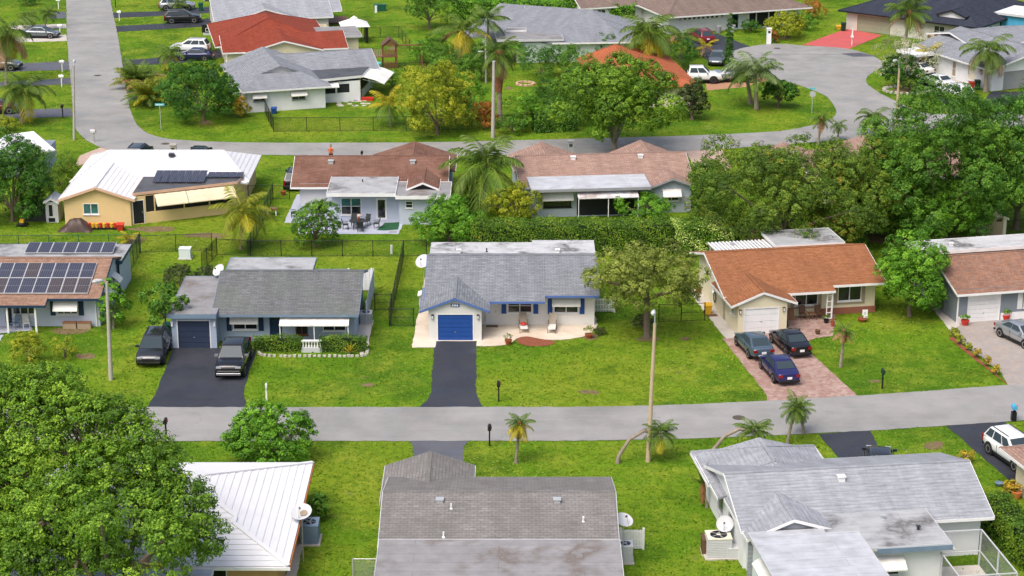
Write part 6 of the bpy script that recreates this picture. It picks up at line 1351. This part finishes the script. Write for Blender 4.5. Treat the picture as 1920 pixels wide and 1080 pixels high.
# ---- air conditioners, dishes, boxes
def ac(label, px, py, w=.9, h=.85, mat='p_bluegrey', top='p_ltgrey', rz=0, d=None):
    d = d or w; o = thing('air_conditioner', label, 'air conditioner', G(px, py), R(rz)); part('slab', MB().box(-w * .62, w * .62, -d * .62, d * .62, 0, .08), 'concrete', o); b = part('casing', MB().box(-w / 2, w / 2, -d / 2, d / 2, .08, h), mat, o)
    m = MB()
    for k in range(9): m.box(-w / 2 - .012, w / 2 + .012, -d / 2 - .012, d / 2 + .012, .16 + k * (h - .24) / 9, .19 + k * (h - .24) / 9)
    part('louvre', m, mat, b); part('lid', MB().box(-w / 2 - .02, w / 2 + .02, -d / 2 - .02, d / 2 + .02, h + .002, h + .06), top, o); f = part('fan_opening', MB().lathe([(w * .36, h + .062), (w * .36, h + .075)], 20), 'p_black', o)
    part('fan_hub', MB().lathe([(w * .1, h + .076), (w * .1, h + .10)], 10), top, f); m = MB()
    for k in range(5): a = k * 1.2566; m.bar((.08 * math.cos(a), .08 * math.sin(a), h + .085), (w * .34 * math.cos(a), w * .34 * math.sin(a), h + .085), .09, .008)
    part('fan_blade', m, 'metal', f)
    m = MB()
    for r_ in (.15, .24, .33): m.lathe([(w * r_, h + .105), (w * r_ + .012, h + .112)], 18)
    part('fan_guard', MB().bar((-w * .36, 0, h + .11), (w * .36, 0, h + .11), .015), 'metal_dark', f)
ac('blue-grey air conditioner beside the ochre house wall', 582, 1014, 1.0, 1.15, 'p_bluegrey', 'p_bluegrey', 0, 1.25); ac('air conditioner with pale top beside the pale shingled house', 1346, 1040, 1.35, 1.2, 'p_ltgrey', 'p_cream', 4, 1.2); ac('grey air conditioner at the side of the navy house', 687, 606, .85, .85, 'metal', 'p_ltgrey'); ac('lilac-grey air conditioner behind the picket gate', 1172, 1052, .8, 1.05, 'p_ltgrey', 'p_white')
def dish(label, foot, z, r, face, mast=None, rust=False):
    """satellite dish: bowl tilted up, mast and feed arm"""
    o = thing('satellite_dish', label, 'satellite dish', (foot[0], foot[1], 0)); c = Vector((0, 0, z)); q = Vector(face).normalized().to_track_quat('Z', 'Y').to_matrix().to_4x4()
    prof = [(r * k / 6, .22 * r * (k / 6) ** 2) for k in range(1, 7)]; m = MB().lathe(prof + [(r * .99, .22 * r - .025), (r * .5, .055 * r - .03)], 24, c, q); part('bowl', m, 'p_ltgrey', o, smooth=True)
    if rust: part('rust_patch', MB().lathe([(r * .1, .04), (r * .36, .075 + .055 * r)], 12, c + q.to_3x3() @ Vector((r * .25, -.05, 0)), q), 'p_tan', o)
    part('mast', MB().tube([mast or (0, 0, 0), (0, 0, z * .75), c - q.to_3x3() @ Vector((0, 0, .05))], .03, 6), 'galv', o); f = c + q.to_3x3() @ Vector((0, -.15 * r, r * .95)); part('feed_arm', MB().tube([c + q.to_3x3() @ Vector((0, -r * .8, .1)), f], .02, 5), 'galv', o); part('feed', MB().tube([f, f + (c - f) * .2], [.05, .07], 6), 'metal_dark', o)
dish('large white satellite dish behind the white house', (-6.95, 149.0), 2.6, .62, (-.3, -.6, .75)); dish('satellite dish on the wall of the navy house wing', (-22.35, 144.6), 3.3, .52, (-.5, -.5, .7)); dish('white satellite dish at the weathered house corner', (6.2, 100.9), 2.8, .52, (.25, -.35, .9)); dish('rust stained satellite dish at the white tile eave', (-11.75, 101.5), 3.0, .6, (-.1, -.4, .9), rust=True); dish('satellite dish beside the pale shingled wall', (12.1, 103.0), 1.6, .5, (-.2, -.7, .7))
def box_thing(name, label, cat, px, py, w, d, h, mat, extra=(), rz=0):
    o = thing(name, label, cat, G(px, py), R(rz)); part('body', MB().box(-w / 2, w / 2, -d / 2, d / 2, .06, h), mat, o); part('base', MB().box(-w * .6, w * .6, -d * .6, d * .6, 0, .06), 'concrete', o); part('lid', MB().box(-w * .52, w * .52, -d * .52, d * .52, h + .002, h + .06), mat, o)
    return o
box_thing('transformer_box', 'pale green transformer box on the back lawn', 'utility box', 348, 484, .95, .8, .85, 'w_mint'); box_thing('utility_pedestal', 'white utility pedestal by the back fence', 'utility box', 734, 476, .18, .18, .7, 'p_white')
box_thing('water_tank', 'dark box beside the air conditioner of the pale house', 'box', 1318, 1035, .2, .9, .9, 'p_brown'); box_thing('storage_chest', 'white chest beside the pale house air conditioner', 'chest', 1376, 1044, .8, .7, .6, 'p_ltgrey')
def bin_(label, px, py, mat, h=1.0, rz=0):
    o = thing('trash_bin', label, 'bin', G(px, py), R(rz)); part('body', MB().add([(-.22, -.25, .03), (.22, -.25, .03), (.22, .25, .03), (-.22, .25, .03), (-.3, -.33, h), (.3, -.33, h), (.3, .33, h), (-.3, .33, h)], [(3, 2, 1, 0), (4, 5, 6, 7), (0, 1, 5, 4), (1, 2, 6, 5), (2, 3, 7, 6), (3, 0, 4, 7)]), mat, o); part('lid', MB().slab([(-.32, -.36, h + .04), (.32, -.36, h + .04), (.32, .36, h + .1), (-.32, .36, h + .1)], .05), mat, o)
    for s in (-1, 1): part('wheel', MB().lathe([(.11, -.03), (.11, .03)], 12, (s * .25, .28, .11), Matrix.Rotation(R(90), 4, 'Y')), 'rubber', o)
bin_('green wheeled bin at the side of the navy garage', 315, 632, 'p_green'); bin_('dark green bin by the navy roofed garage', 1581, 58, 'p_dkgreen'); bin_('green bin in front of the white stucco house', 1832, 168, 'p_dkgreen'); bin_('small red bin next to the green bin', 1821, 166, 'p_red', .7); bin_('yellow storage bin by the orange shingle house wall', 1327, 588, 'p_yellow', .7); bin_('teal bin beside the playset', 709, 131, 'p_aqua', .8); bin_('blue barrel inside the fence corner', 514, 213, 'p_blue', .6); bin_('dark bin by the black SUV drive', 377, 20, 'p_green'); bin_('orange-yellow crate on the lawn by the dark green bin', 1572, 56, 'p_yellow', .5)

# ---- furniture
def lounger(label, x, y, rz, cushion=False):
    o = thing('lounge_chair', label, 'chair', (x, y, .027), R(rz)); part('seat', MB().slab([(-.28, -.75, .38), (.28, -.75, .38), (.28, .25, .42), (-.28, .25, .42)], .05), 'awning', o); part('backrest', MB().slab([(-.28, .27, .44), (.28, .27, .44), (.28, .72, 1.15), (-.28, .72, 1.15)], .05), 'fabric_tan', o)
    for s in (-.3, .3):
        for y0 in (-.7, .35): part('leg', MB().bar((s, y0, 0), (s, y0 * .85, .4), .04), 'p_brown', o)
        part('arm_rest', MB().bar((s, -.3, .62), (s, .45, .66), .05), 'p_brown', o)
    if cushion: part('cushion', MB().lathe([(.1, .43), (.26, .5), (.2, .58), (.05, .6)], 12, (0, -.05, 0)), 'p_red', o)
lounger('tan lounge chair with red cushion on the cream patio', .85, 140.3, 4, True); lounger('empty tan lounge chair on the cream patio', 3.0, 140.2, -4)
def chair(label, p, rz, mat='metal_dark', group=None):
    o = thing('patio_chair', label, 'chair', p, R(rz), group); part('seat', MB().box(-.25, .25, -.24, .24, .42, .46), mat, o); part('backrest', MB().slab([(-.25, .22, .48), (.25, .22, .48), (.25, .36, 1.0), (-.25, .36, 1.0)], .04), mat, o)
    for s in (-.23, .23):
        for y in (-.22, .22): part('leg', MB().bar((s, y, 0), (s, y, .42), .035), mat, o)
        part('arm_rest', MB().bar((s, -.2, .64), (s, .26, .68), .04), mat, o)
def table(label, p, w, h, mat, round_=True):
    o = thing('patio_table', label, 'table', p); part('table_top', MB().lathe([(w, h - .04), (w, h)], 24) if round_ else MB().box(-w, w, -w, w, h - .05, h), mat, o)
    for k in range(4): a = R(45 + 90 * k); part('leg', MB().bar((w * .7 * math.cos(a), w * .7 * math.sin(a), 0), (w * .6 * math.cos(a), w * .6 * math.sin(a), h - .05), .045), mat, o)
tp = G(671, 429) + Vector((0, 0, .022)); table('dark round dining table on the blue patio', tp, .75, .74, 'metal_dark')
for k, (dx, dy, rz, lb) in enumerate(((-1.05, -.2, 90, 'dark patio chair at the table side toward the round tree'), (.3, -.95, 180, 'dark patio chair at the table side toward the back fence'), (-.4, 1.0, 0, 'dark patio chair between the table and the teal window'), (.7, .9, -30, 'dark patio chair between the table and the glass door'))): chair(lb, tp + Vector((dx, dy, 0)), rz)
chair('dark patio chair standing apart by the green mat', G(706, 428) + Vector((0, 0, .022)), -80); chair('dark patio chair on the side walk of the light blue house', G(551, 408) + Vector((0, 0, .022)), 100)
o = thing('vase', 'small vase with flowers on the dining table', 'vase', tp + Vector((.1, .1, .74))); part('pot', MB().lathe([(.07, 0), (.12, .14), (.08, .25)], 10), 'p_terra', o); part('flowers', MB().lathe([(.05, .25), (.18, .38), (.05, .5)], 8), 'p_peach', o)
q = House.__new__(House); hm = Matrix.Translation((16.74, 139.1, .022)) @ Matrix.Rotation(R(10), 4, 'Z')
for lb, x, y, rz in (('brown porch chair beside the front door of the orange shingle house', 5.9, 2.7, 10), ('brown porch chair near the white trellis post', 7.1, 2.6, 10)): chair(lb, hm @ Vector((x, y, 0)), rz, 'p_brown')
table('small wooden side table between the two porch chairs', hm @ Vector((6.5, 2.6, 0)), .25, .5, 'p_wood', False)
one('leaning_board', MB().slab([(-.3, -.25, .0), (.3, -.25, .0), (.3, .1, .85), (-.3, .1, .85)], .04), 'p_wood', 'wooden board leaning at the porch of the orange shingle house', 'board', hm @ Vector((4.95, 2.9, 0)), R(10))
chair('white cushioned chair on the solar house porch', (-36.4, 140.7, .035), 20, 'awning'); chair('blue chair on the solar house porch', (-37.2, 140.6, .035), -30, 'p_bluegrey')
# ---- pots
def pot(label, px, py, r, h, mat, leaf=None, n=120, lz=.3, seed=0, lw=1.6):
    o = thing('plant_pot', label, 'pot', G(px, py) + Vector((0, 0, .024))); part('pot', MB().lathe([(r * .65, 0), (r, h * .8), (r * 1.08, h), (r * .85, h), (r * .8, h - .05)], 14), mat, o)
    if leaf: link('plant', crown_mesh('plant', [(0, 0, h + lz * .5, lz * .6), (r * lw * .5, 0, h + lz * .6, lz * .4), (-r * lw * .5, .05, h + lz * .55, lz * .4), (0, -.1, h + lz, lz * .35)], n, .11, leaf, seed, (0, 0, h)), None, o)
pot('red pot with dry plant at the patio edge by the lawn', 953, 646, .26, .35, 'p_terra', 'lf_rust', 110, .45, 1); pot('square red pot with pale plant at the patio corner', 1104, 634, .28, .3, 'p_terra', 'lf_olive', 170, .6, 2); pot('red urn by the white garage door of the slate house', 1809, 610, .3, .4, 'p_red', 'lf_bright', 260, .4, 3); pot('red urn beside the slate house window', 1886, 600, .3, .4, 'p_red', 'lf_bright', 260, .4, 4); pot('small red pot at the front door of the white house', 910, 608, .14, .4, 'p_red', 'lf_red', 60, .25, 5)
pot('dark red pot on the red pavers', 1533, 627, .2, .32, 'p_brown'); pot('black pot with plant by the white trellis post', 1549, 606, .2, .3, 'p_black', 'lf_mid', 120, .35, 6); pot('terracotta pot with seedling at the paver edge', 1561, 612, .16, .35, 'p_terra', 'lf_red', 60, .25, 7); pot('terracotta pot on the side wall of the orange shingle house', 1309, 548, .22, .35, 'p_terra'); pot('brown bowl with small sign on the lawn', 1616, 603, .35, .25, 'p_terra', 'lf_olive', 50, .2, 8); pot('terracotta pot on the lawn beside the light blue house', 531, 366, .25, .35, 'p_terra'); pot('tall grey planter by the turquoise door', 1347, 62, .4, .9, 'p_grey'); pot('grey planter with round bush right of the turquoise door', 1373, 60, .4, .9, 'p_ltgrey', 'lf_deep', 300, .7, 9); pot('blue bowl on the cream house walkway', 1873, 911, .25, .2, 'p_bluegrey'); pot('orange pots with plants at the cream house corner', 1905, 935, .3, .45, 'p_orange', 'lf_croton', 160, .5, 10)
o = thing('yard_sign', 'small white yard sign on the lawn by the brick plinth', 'sign', G(1621, 603)); part('panel', MB().box(-.2, .2, -.02, .02, .3, .95), 'p_white', o); part('printed_mark', MB().box(-.09, .09, -.028, -.021, .55, .8), 'p_ltgrey', o); part('stake', MB().box(-.02, .02, -.015, .015, -.05, .3), 'metal', o)
# row of buckets by the yellow house
for k in range(8):
    x = 168 + k * 7.0; mt = ('p_red', 'p_yellow', 'p_yellow', 'p_red', 'p_yellow', 'p_red', 'p_yellow', 'p_red')[k]
    lb = ('orange-red bucket' if mt == 'p_red' else 'yellow bucket') + ' in the row under the yellow house window' ; o = thing('bucket', lb, 'bucket', G(x, 430), 0, 'row of buckets'); part('shell', MB().lathe([(.13, .18), (.17, .55), (.18, .56), (.15, .55)], 14), mt, o); part('stand', MB().box(-.15, .15, -.15, .15, 0, .178), 'p_black', o)
bin_('orange-red barrel at the end of the bucket row', 226, 432, 'p_red', .55)
# tarp heap
rng = np.random.default_rng(5); n = 22; m = MB(); W_, D_ = 1.5, .8
hh = lambda u, v: max(0, (1 - abs(u) ** 3) * (1 - abs(v) ** 3)) * (.75 + .3 * math.sin(u * 3.2 + .8) + .28 * math.exp(-((u + .35) ** 2) * 14)) + .05 * math.sin(u * 17 + v * 9) * (1 - abs(u))
for j in range(n + 1):
    for i in range(n + 1): u, v = i / n * 2 - 1, j / n * 2 - 1; m.v.append((u * W_, v * D_, max(.0, hh(u, v))))
m.f = [(j * (n + 1) + i, j * (n + 1) + i + 1, (j + 1) * (n + 1) + i + 1, (j + 1) * (n + 1) + i) for j in range(n) for i in range(n)]
one('tarp_heap', m, 'tarp', 'heap under a crumpled dark brown tarp beside the yellow house', 'tarp', G(143, 431))
# solar panels on the pale blue house
pan = {}
for i in range(9):
    for j in range(2):
        mt = 'solar_brown' if (i + j * 2) % 5 == 1 or (i, j) in ((2, 0), (0, 0)) else 'solar_blue'
        x1 = 4.35 - i * 1.045 - j * 0; y0 = -.42 + j * 1.99; z = lambda y: 2.5 + .283 * (y + .9) + .14
        o = thing('solar_panel', ('lower' if j == 0 else 'upper') + ' row solar panel on the brown shingle roof', 'solar panel', (-36, 141.2, 0), 0, 'solar panels, %s row' % ('lower' if j == 0 else 'upper'))
        a, b = x1 - 1.02, x1; y1 = y0 + 1.94; part('frame', MB().slab([(a, y0, z(y0)), (b, y0, z(y0)), (b, y1, z(y1)), (a, y1, z(y1))], .05), 'p_ltgrey', o); ym = (y0 + y1) / 2
        for s, e in ((y0 + .03, ym - .012), (ym + .012, y1 - .03)): part('cells', MB().slab([(a + .03, s, z(s) + .008), (b - .03, s, z(s) + .008), (b - .03, e, z(e) + .008), (a + .03, e, z(e) + .008)], .006), mt, o)
for i in range(7):
    o = thing('solar_panel', 'tilted solar panel on the flat rear roof of the solar house', 'solar panel', (-36, 141.2, 0), 0, 'tilted solar panels on the flat roof'); a = 3.55 - i * 1.0; b = a + .97
    part('frame', MB().slab([(a, 8.6, 3.1), (b, 8.6, 3.1), (b, 10.4, 3.42), (a, 10.4, 3.42)], .05), 'p_ltgrey', o); part('cells', MB().slab([(a + .03, 8.63, 3.113), (b - .03, 8.63, 3.113), (b - .03, 10.37, 3.422), (a + .03, 10.37, 3.422)], .006), 'solar_blue', o); part('stand', MB().bar((a + .1, 10.2, 2.95), (a + .1, 10.2, 3.35), .04), 'metal', o)
# ---- back yard things further away
o = thing('playset', 'brown wooden playset tower with roof and swing beam', 'playset', G(731, 126), R(8))
for x in (-.8, .8):
    for y in (-.7, .7): part('leg', MB().box(x - .07, x + .07, y - .07, y + .07, 0, 2.9), 'p_wood', o)
part('deck', MB().box(-.9, .9, -.8, .8, 1.35, 1.45), 'p_wood', o); part('roof', MB().slab([(-1.0, -.95, 2.8), (0, -.95, 3.6), (0, .95, 3.6), (-1.0, .95, 2.8)], .06), 'p_brown', o); part('roof', MB().slab([(1.0, -.95, 2.8), (1.0, .95, 2.8), (0, .95, 3.6), (0, -.95, 3.6)], .06), 'p_brown', o)
part('gable_board', MB().slab([(-.9, -.82, 2.75), (.9, -.82, 2.75), (0, -.82, 3.5)], 0, (0, .05, 0)), 'p_wood', o); me = MB().box(-.06, .06, -.02, .02, 0, .8).mesh('slat'); me.materials.append(M['p_wood'])
for k in range(9): q = link('slat', me, None, o); q.location = (-.72 + k * .18, -.78, 1.46)
for k in range(9): q = link('slat', me, None, o); q.location = (-.72 + k * .18, -.78, .05)
part('balcony', MB().box(-2.3, -.9, -.6, .6, 1.35, 1.43), 'p_wood', o); me2 = MB().box(-.05, .05, -.02, .02, 0, .9).mesh('slat'); me2.materials.append(M['p_tan'])
for k in range(7): q = link('slat', me2, None, o); q.location = (-2.25 + k * .2, -.6, 1.44)
part('swing_beam', MB().bar((.9, 0, 2.6), (3.9, 0, 2.6), .14), 'p_wood', o); part('beam_leg', MB().bar((3.8, -.9, 0), (3.8, 0, 2.6), .12), 'p_wood', o); part('beam_leg', MB().bar((3.8, .9, 0), (3.8, 0, 2.6), .12), 'p_wood', o); part('slide', MB().slab([(-2.3, -.3, 1.4), (-2.3, .3, 1.4), (-4.4, .3, .1), (-4.4, -.3, .1)], .06), 'p_green', o)
o = thing('gazebo', 'white canopy gazebo behind the red roofed house', 'gazebo', G(665, 78), R(10))
for x in (-1.4, 1.4):
    for y in (-1.4, 1.4): part('post', MB().box(x - .05, x + .05, y - .05, y + .05, 0, 2.3), 'p_black', o)
cv = [(-1.8, -1.8, 2.2), (1.8, -1.8, 2.2), (1.8, 1.8, 2.2), (-1.8, 1.8, 2.2)]; m = MB()
for k in range(4): m.slab([cv[k], cv[(k + 1) % 4], (0, 0, 3.1)], .05)
part('canopy', m, 'p_white', o); part('curtain', MB().box(1.2, 1.6, -1.55, -1.45, .1, 2.2), 'p_black', o); part('vent_cap', MB().lathe([(.5, 3.0), (.05, 3.3)], 8), 'p_white', o)
o = thing('closed_parasol', 'closed grey parasol on the far deck', 'parasol', G(614, 36)); part('pole', MB().tube([(0, 0, 0), (0, 0, 2.9)], .03, 6), 'metal', o); part('canopy', MB().lathe([(.05, .9), (.22, 1.1), (.16, 2.0), (.04, 2.85)], 8), 'p_bluegrey', o); part('base', MB().lathe([(.3, 0), (.3, .08)], 12), 'p_grey', o)
o = thing('wooden_deck', 'brown timber deck by the closed parasol', 'deck', G(622, 40), R(12)); me = MB().box(-.12, .12, -2.2, 2.2, .2, .25).mesh('plank'); me.materials.append(M['p_wood'])
for k in range(16): q = link('plank', me, None, o); q.location = (-2.1 + k * .28, 0, 0)
part('skirt_board', MB().box(-2.3, 2.3, -2.25, -2.15, 0, .2), 'p_brown', o)
o = thing('basketball_hoop', 'black basketball backboard lying by the pale silver roof house', 'basketball hoop', G(390, 66), R(10)); part('backboard', MB().box(-.75, .75, -.05, 0, .35, 1.35), 'p_black', o); part('target_square', MB().box(-.3, .3, -.062, -.052, .5, .95), 'p_white', o); part('inner_square', MB().box(-.24, .24, -.07, -.063, .56, .89), 'p_black', o); part('base', MB().box(-.6, .6, 0, 1.2, 0, .25), 'p_ltgrey', o)
for lb, x, y, w_, d_, h_, mt in (('red flat box on the paving by the side patio', 689, 188, 1.3, .7, .25, 'p_red'), ('dark grill under the big side awning', 655, 186, 1.0, .7, .9, 'p_black'), ('black storage box by the side patio', 672, 184, .8, .6, .8, 'p_black'), ('green storage box on the far lawn', 713, 20, 1.6, 1.0, .8, 'p_green'), ('white pedestal on the far lawn', 705, 24, .3, .3, .9, 'p_white'), ('red pool float by the navy roofed house', 1864, 17, 4.5, 1.2, .5, 'p_red')):
    o = thing('garden_box', lb, 'box', G(x, y)); part('body', MB().box(-w_ / 2, w_ / 2, -d_ / 2, d_ / 2, 0, h_), mt, o); part('lid', MB().box(-w_ * .53, w_ * .53, -d_ * .53, d_ * .53, h_ + .002, h_ + .07), mt, o)
o = thing('stepping_stones', 'pale stepping stones by the side patio', 'stones', G(655, 195)); rr = random.Random(3)
for k in range(14): q = link('stone', me[0] if False else MB().lathe([(.3, 0), (.28, .05)], 7).mesh('stone'), 'rock', o); q.location = (rr.uniform(-2.2, 2.2), rr.uniform(-1, 1.6), 0); q.scale = (rr.uniform(.8, 1.4), rr.uniform(.7, 1.1), 1)
o = thing('fire_pit', 'ring of tan stones on the oval back lawn', 'fire pit', G(985, 158))
for k in range(12): a = k / 12 * 6.283; q = link('stone', MB().box(-.2, .2, -.12, .12, 0, .2).mesh('stone'), 'p_peach', o); q.location = (1.0 * math.cos(a), 1.0 * math.sin(a), 0); q.rotation_euler = (0, 0, a + 1.57)
# things stacked by the fence in the light blue lot, planter frames, ladders
o = thing('planter_stack', 'small planter table by the dark green side fence', 'planter', G(510, 403)); part('tray', MB().box(-.45, .45, -.3, .3, .5, .65), 'p_wood', o); part('soil', MB().box(-.4, .4, -.25, .25, .652, .66), 'soil', o)
for s in (-.38, .38):
    for y in (-.22, .22): part('leg', MB().box(s - .04, s + .04, y - .04, y + .04, 0, .5), 'p_white', o)
# drying cage and frame beside the pale house (lower right)
pc = Vector((24.6, 97.6, 0)); o = thing('screen_cage', 'weathered white screened frame cage beside the pale shingled house', 'screen cage', pc, R(7.4)); X0, X1, Y0, Y1, Hh = -1.2, 2.0, -2.2, 3.2, 2.2
for x in (X0, X1):
    for y in (Y0, (Y0 + Y1) / 2, Y1): part('post', MB().box(x - .04, x + .04, y - .04, y + .04, 0, Hh), 'p_ltgrey', o)
for z in (.9, Hh):
    for a, b in (((X0, Y0), (X1, Y0)), ((X1, Y0), (X1, Y1)), ((X1, Y1), (X0, Y1)), ((X0, Y1), (X0, Y0))): part('rail', MB().bar((a[0], a[1], z), (b[0], b[1], z), .06), 'p_ltgrey', o)
for a, b in (((X0, Y0), (X1, Y0)), ((X1, Y0), (X1, Y1)), ((X0, Y1), (X0, Y0))): part('screen_mesh', MB().add([(a[0], a[1], .05), (b[0], b[1], .05), (b[0], b[1], Hh - .04), (a[0], a[1], Hh - .04)], [(0, 1, 2, 3)]), 'link_galv', o)
part('paved_floor', MB().box(X0, X1, Y0, Y1, .0, .04), 'concrete', o)
o = thing('clothes_dryer', 'collapsed rotary clothes line with a turquoise cloth', 'clothes line', (24.2, 94.6, 0), R(20)); part('pole', MB().tube([(0, 0, 0), (0, 0, 1.7)], .03, 6), 'galv', o)
for k in range(4): a = k * 1.5708 + .4; part('arm', MB().tube([(0, 0, 1.2), (1.3 * math.cos(a), 1.3 * math.sin(a), 1.75)], .022, 5), 'galv', o)
for r_ in (.7, 1.2): part('line', MB().tube([(r_ * math.cos(k * 1.5708 + .4), r_ * math.sin(k * 1.5708 + .4), 1.2 + .42 * r_) for k in range(5)], .008, 4), 'p_white', o)
one('hanging_cloth', MB().slab([(-.2, 0, 1.0), (.2, 0, 1.0), (.12, .02, 1.6), (-.1, .02, 1.6)], 0, (0, .05, 0)), 'p_aqua', 'turquoise cloth hanging on the rotary clothes line', 'cloth', (25.0, 94.4, .1))
rr = random.Random(12)
for k, (x, y) in enumerate(((26.9, 96.6), (27.3, 95.6), (27.6, 94.8), (26.6, 95.2))): one('scrap_board', MB().slab([(-.5, -.15, .1), (.5, -.15, .1), (.45, .2, .5), (-.5, .2, .45)], .05), ('rock', 'p_ltgrey', 'p_brown', 'p_tan')[k], ('pale stone-like scrap', 'grey scrap board', 'dark brown scrap board', 'tan scrap board')[k] + ' beside the white screen cage', 'scrap', (x, y, 0), rr.uniform(0, 3))
# small pieces on navy porch
one('wall_plate', MB().box(-.2, .2, -.03, 0, 0, .35), 'p_black', 'dark plaque on the side wall beside the white stucco house porch', 'plaque', (51.6, 229.4, 1.0), R(24)) if False else None
o = thing('garden_hose', 'black hose reel on the wall of the orange shingle house', 'hose', hm @ Vector((-.08, 6.0, 1.0)), R(10)); part('coil', MB().tube([(-.03, .3 * math.cos(a), .42 * math.sin(a)) for a in [k * .45 for k in range(15)]], .045, 6), 'p_black', o); part('hanger', MB().box(-.06, 0, -.08, .08, .3, .4), 'metal_dark', o)
one('door_mat', MB().box(-.4, .4, -.25, .25, 0, .025), 'p_brown', 'brown mat on the side walkway of the orange shingle house', 'mat', G(1335, 592) + Vector((0, 0, .024)), R(10)); one('door_mat', MB().box(-.45, .45, -.2, .2, 0, .025), 'p_brown', 'brown door mat at the white front door', 'mat', (-1.5, 141.1, .028)); one('floor_mat', MB().box(-.35, .35, -.25, .25, 0, .02), 'p_grey', 'small grey mat on the blue patio', 'mat', G(737, 435) + Vector((0, 0, .032)))
o = thing('wall_bench', 'pair of tan planter boxes under the solar house awning', 'planter', (-32.6, 140.75, 0))
for s in (-.55, .55): part('box', MB().box(s - .5, s + .5, -.2, .2, 0, .45), 'p_tan', o); part('rim', MB().box(s - .52, s + .52, -.22, .22, .452, .5), 'p_wood', o)
o = thing('lawn_mower', 'yellow-black lawn mower beside the grey shed', 'mower', G(42, 424)); part('deck', MB().lathe([(.4, .1), (.42, .25), (.3, .35)], 12), 'p_black', o); part('engine', MB().box(-.18, .18, -.2, .2, .35, .62), 'p_yellow', o); part('handle', MB().tube([(-.2, .35, .3), (-.2, .9, 1.0), (.2, .9, 1.0), (.2, .35, .3)], .02, 5), 'metal_dark', o)
for s in (-1, 1):
    for y in (-.3, .35): part('wheel', MB().lathe([(.13, -.03), (.13, .03)], 12, (s * .4, y, .13), Matrix.Rotation(R(90), 4, 'Y')), 'rubber', o)
o = thing('wall_plaque', 'white cover panels on the side yard of the blue garage house', 'panel', (-6.9, 146.2, 0)); part('panel', MB().slab([(-.4, -.5, .9), (.3, -.5, 1.1), (.3, .6, 1.1), (-.4, .6, .9)], .05), 'p_white', o); part('stand', MB().box(-.3, .2, -.2, .3, 0, .85), 'p_ltgrey', o)
# ---- person on the far lawn
def person():
    o = thing('person', 'person in an orange top with arms folded beyond the brown roof', 'person', G(621, 305), R(-10))
    V = [(0, 0, .95), (0, 0, 1.15), (0, 0, 1.38), (0, .0, 1.5), (0, -.01, 1.62), (.10, 0, .9), (.11, -.01, .5), (.12, .02, .08), (.13, -.14, .04), (-.10, 0, .9), (-.11, -.01, .5), (-.12, .02, .08), (-.13, -.14, .04), (.2, 0, 1.4), (.27, .03, 1.14), (.08, -.2, 1.12), (-.02, -.22, 1.14), (-.2, 0, 1.4), (-.27, .03, 1.14), (-.08, -.19, 1.16), (.03, -.22, 1.17)]
    E_ = [(0, 1), (1, 2), (2, 3), (3, 4), (0, 5), (5, 6), (6, 7), (7, 8), (0, 9), (9, 10), (10, 11), (11, 12), (2, 13), (13, 14), (14, 15), (15, 16), (2, 17), (17, 18), (18, 19), (19, 20)]
    RD = [.15, .14, .15, .055, .055, .09, .062, .045, .04, .09, .062, .045, .04, .06, .045, .035, .035, .06, .045, .035, .035]
    me = bpy.data.meshes.new('body'); me.from_pydata(V, E_, []); b = link('body', me, 'cloth_orange', o); md = b.modifiers.new('skin', 'SKIN'); sub = b.modifiers.new('sub', 'SUBSURF'); sub.levels = 2; sub.render_levels = 2
    for i, r_ in enumerate(RD): me.skin_vertices[0].data[i].radius = (r_, r_ * .8)
    me.skin_vertices[0].data[0].use_root = True
    part('head', MB().lathe([(.03, 1.56), (.075, 1.6), (.088, 1.68), (.085, 1.75), (.05, 1.81), (.01, 1.82)], 14, (0, -.01, 0)), 'skin', o, smooth=True); part('hair', MB().lathe([(.093, 1.7), (.094, 1.77), (.056, 1.83), (.01, 1.845)], 14, (0, .012, 0)), 'hair', o, smooth=True)
    part('trousers', MB().tube([(.10, 0, .92), (.112, 0, .5), (.12, .02, .12)], [.12, .09, .07], 10).tube([(-.10, 0, .92), (-.112, 0, .5), (-.12, .02, .12)], [.12, .09, .07], 10), 'cloth_black', o, smooth=True); part('nose', MB().lathe([(.012, -.01), (.004, .03)], 6, (0, -.098, 1.68)), 'skin', o)
    for s in (-1, 1):
        part('shoe', MB().box(s * .125 - .05, s * .125 + .05, -.2, .07, 0, .08), 'p_black', o)
        c = Vector((-s * .06, -.225, 1.15)); m = MB().box(c.x - .04, c.x + .04, c.y - .02, c.y + .02, c.z - .035, c.z + .035)
        for k in range(4): m.tube([c + Vector((-s * .03, 0, -.027 + k * .018)), c + Vector((-s * .09, -.012, -.03 + k * .018)), c + Vector((-s * (.115 - .006 * abs(k - 1.5)), .01, -.03 + k * .018))], [.009, .009, .007], 5)
        m.tube([c + Vector((s * .01, -.01, .03)), c + Vector((-s * .03, -.015, .07))], [.01, .008], 5); part('hand', m, 'skin', o)
    part('bag_strap', MB().tube([(.14, -.10, 1.42), (0, -.15, 1.25), (-.14, -.1, 1.05)], .018, 5), 'cloth_black', o)
person()
grass(170000, 3)
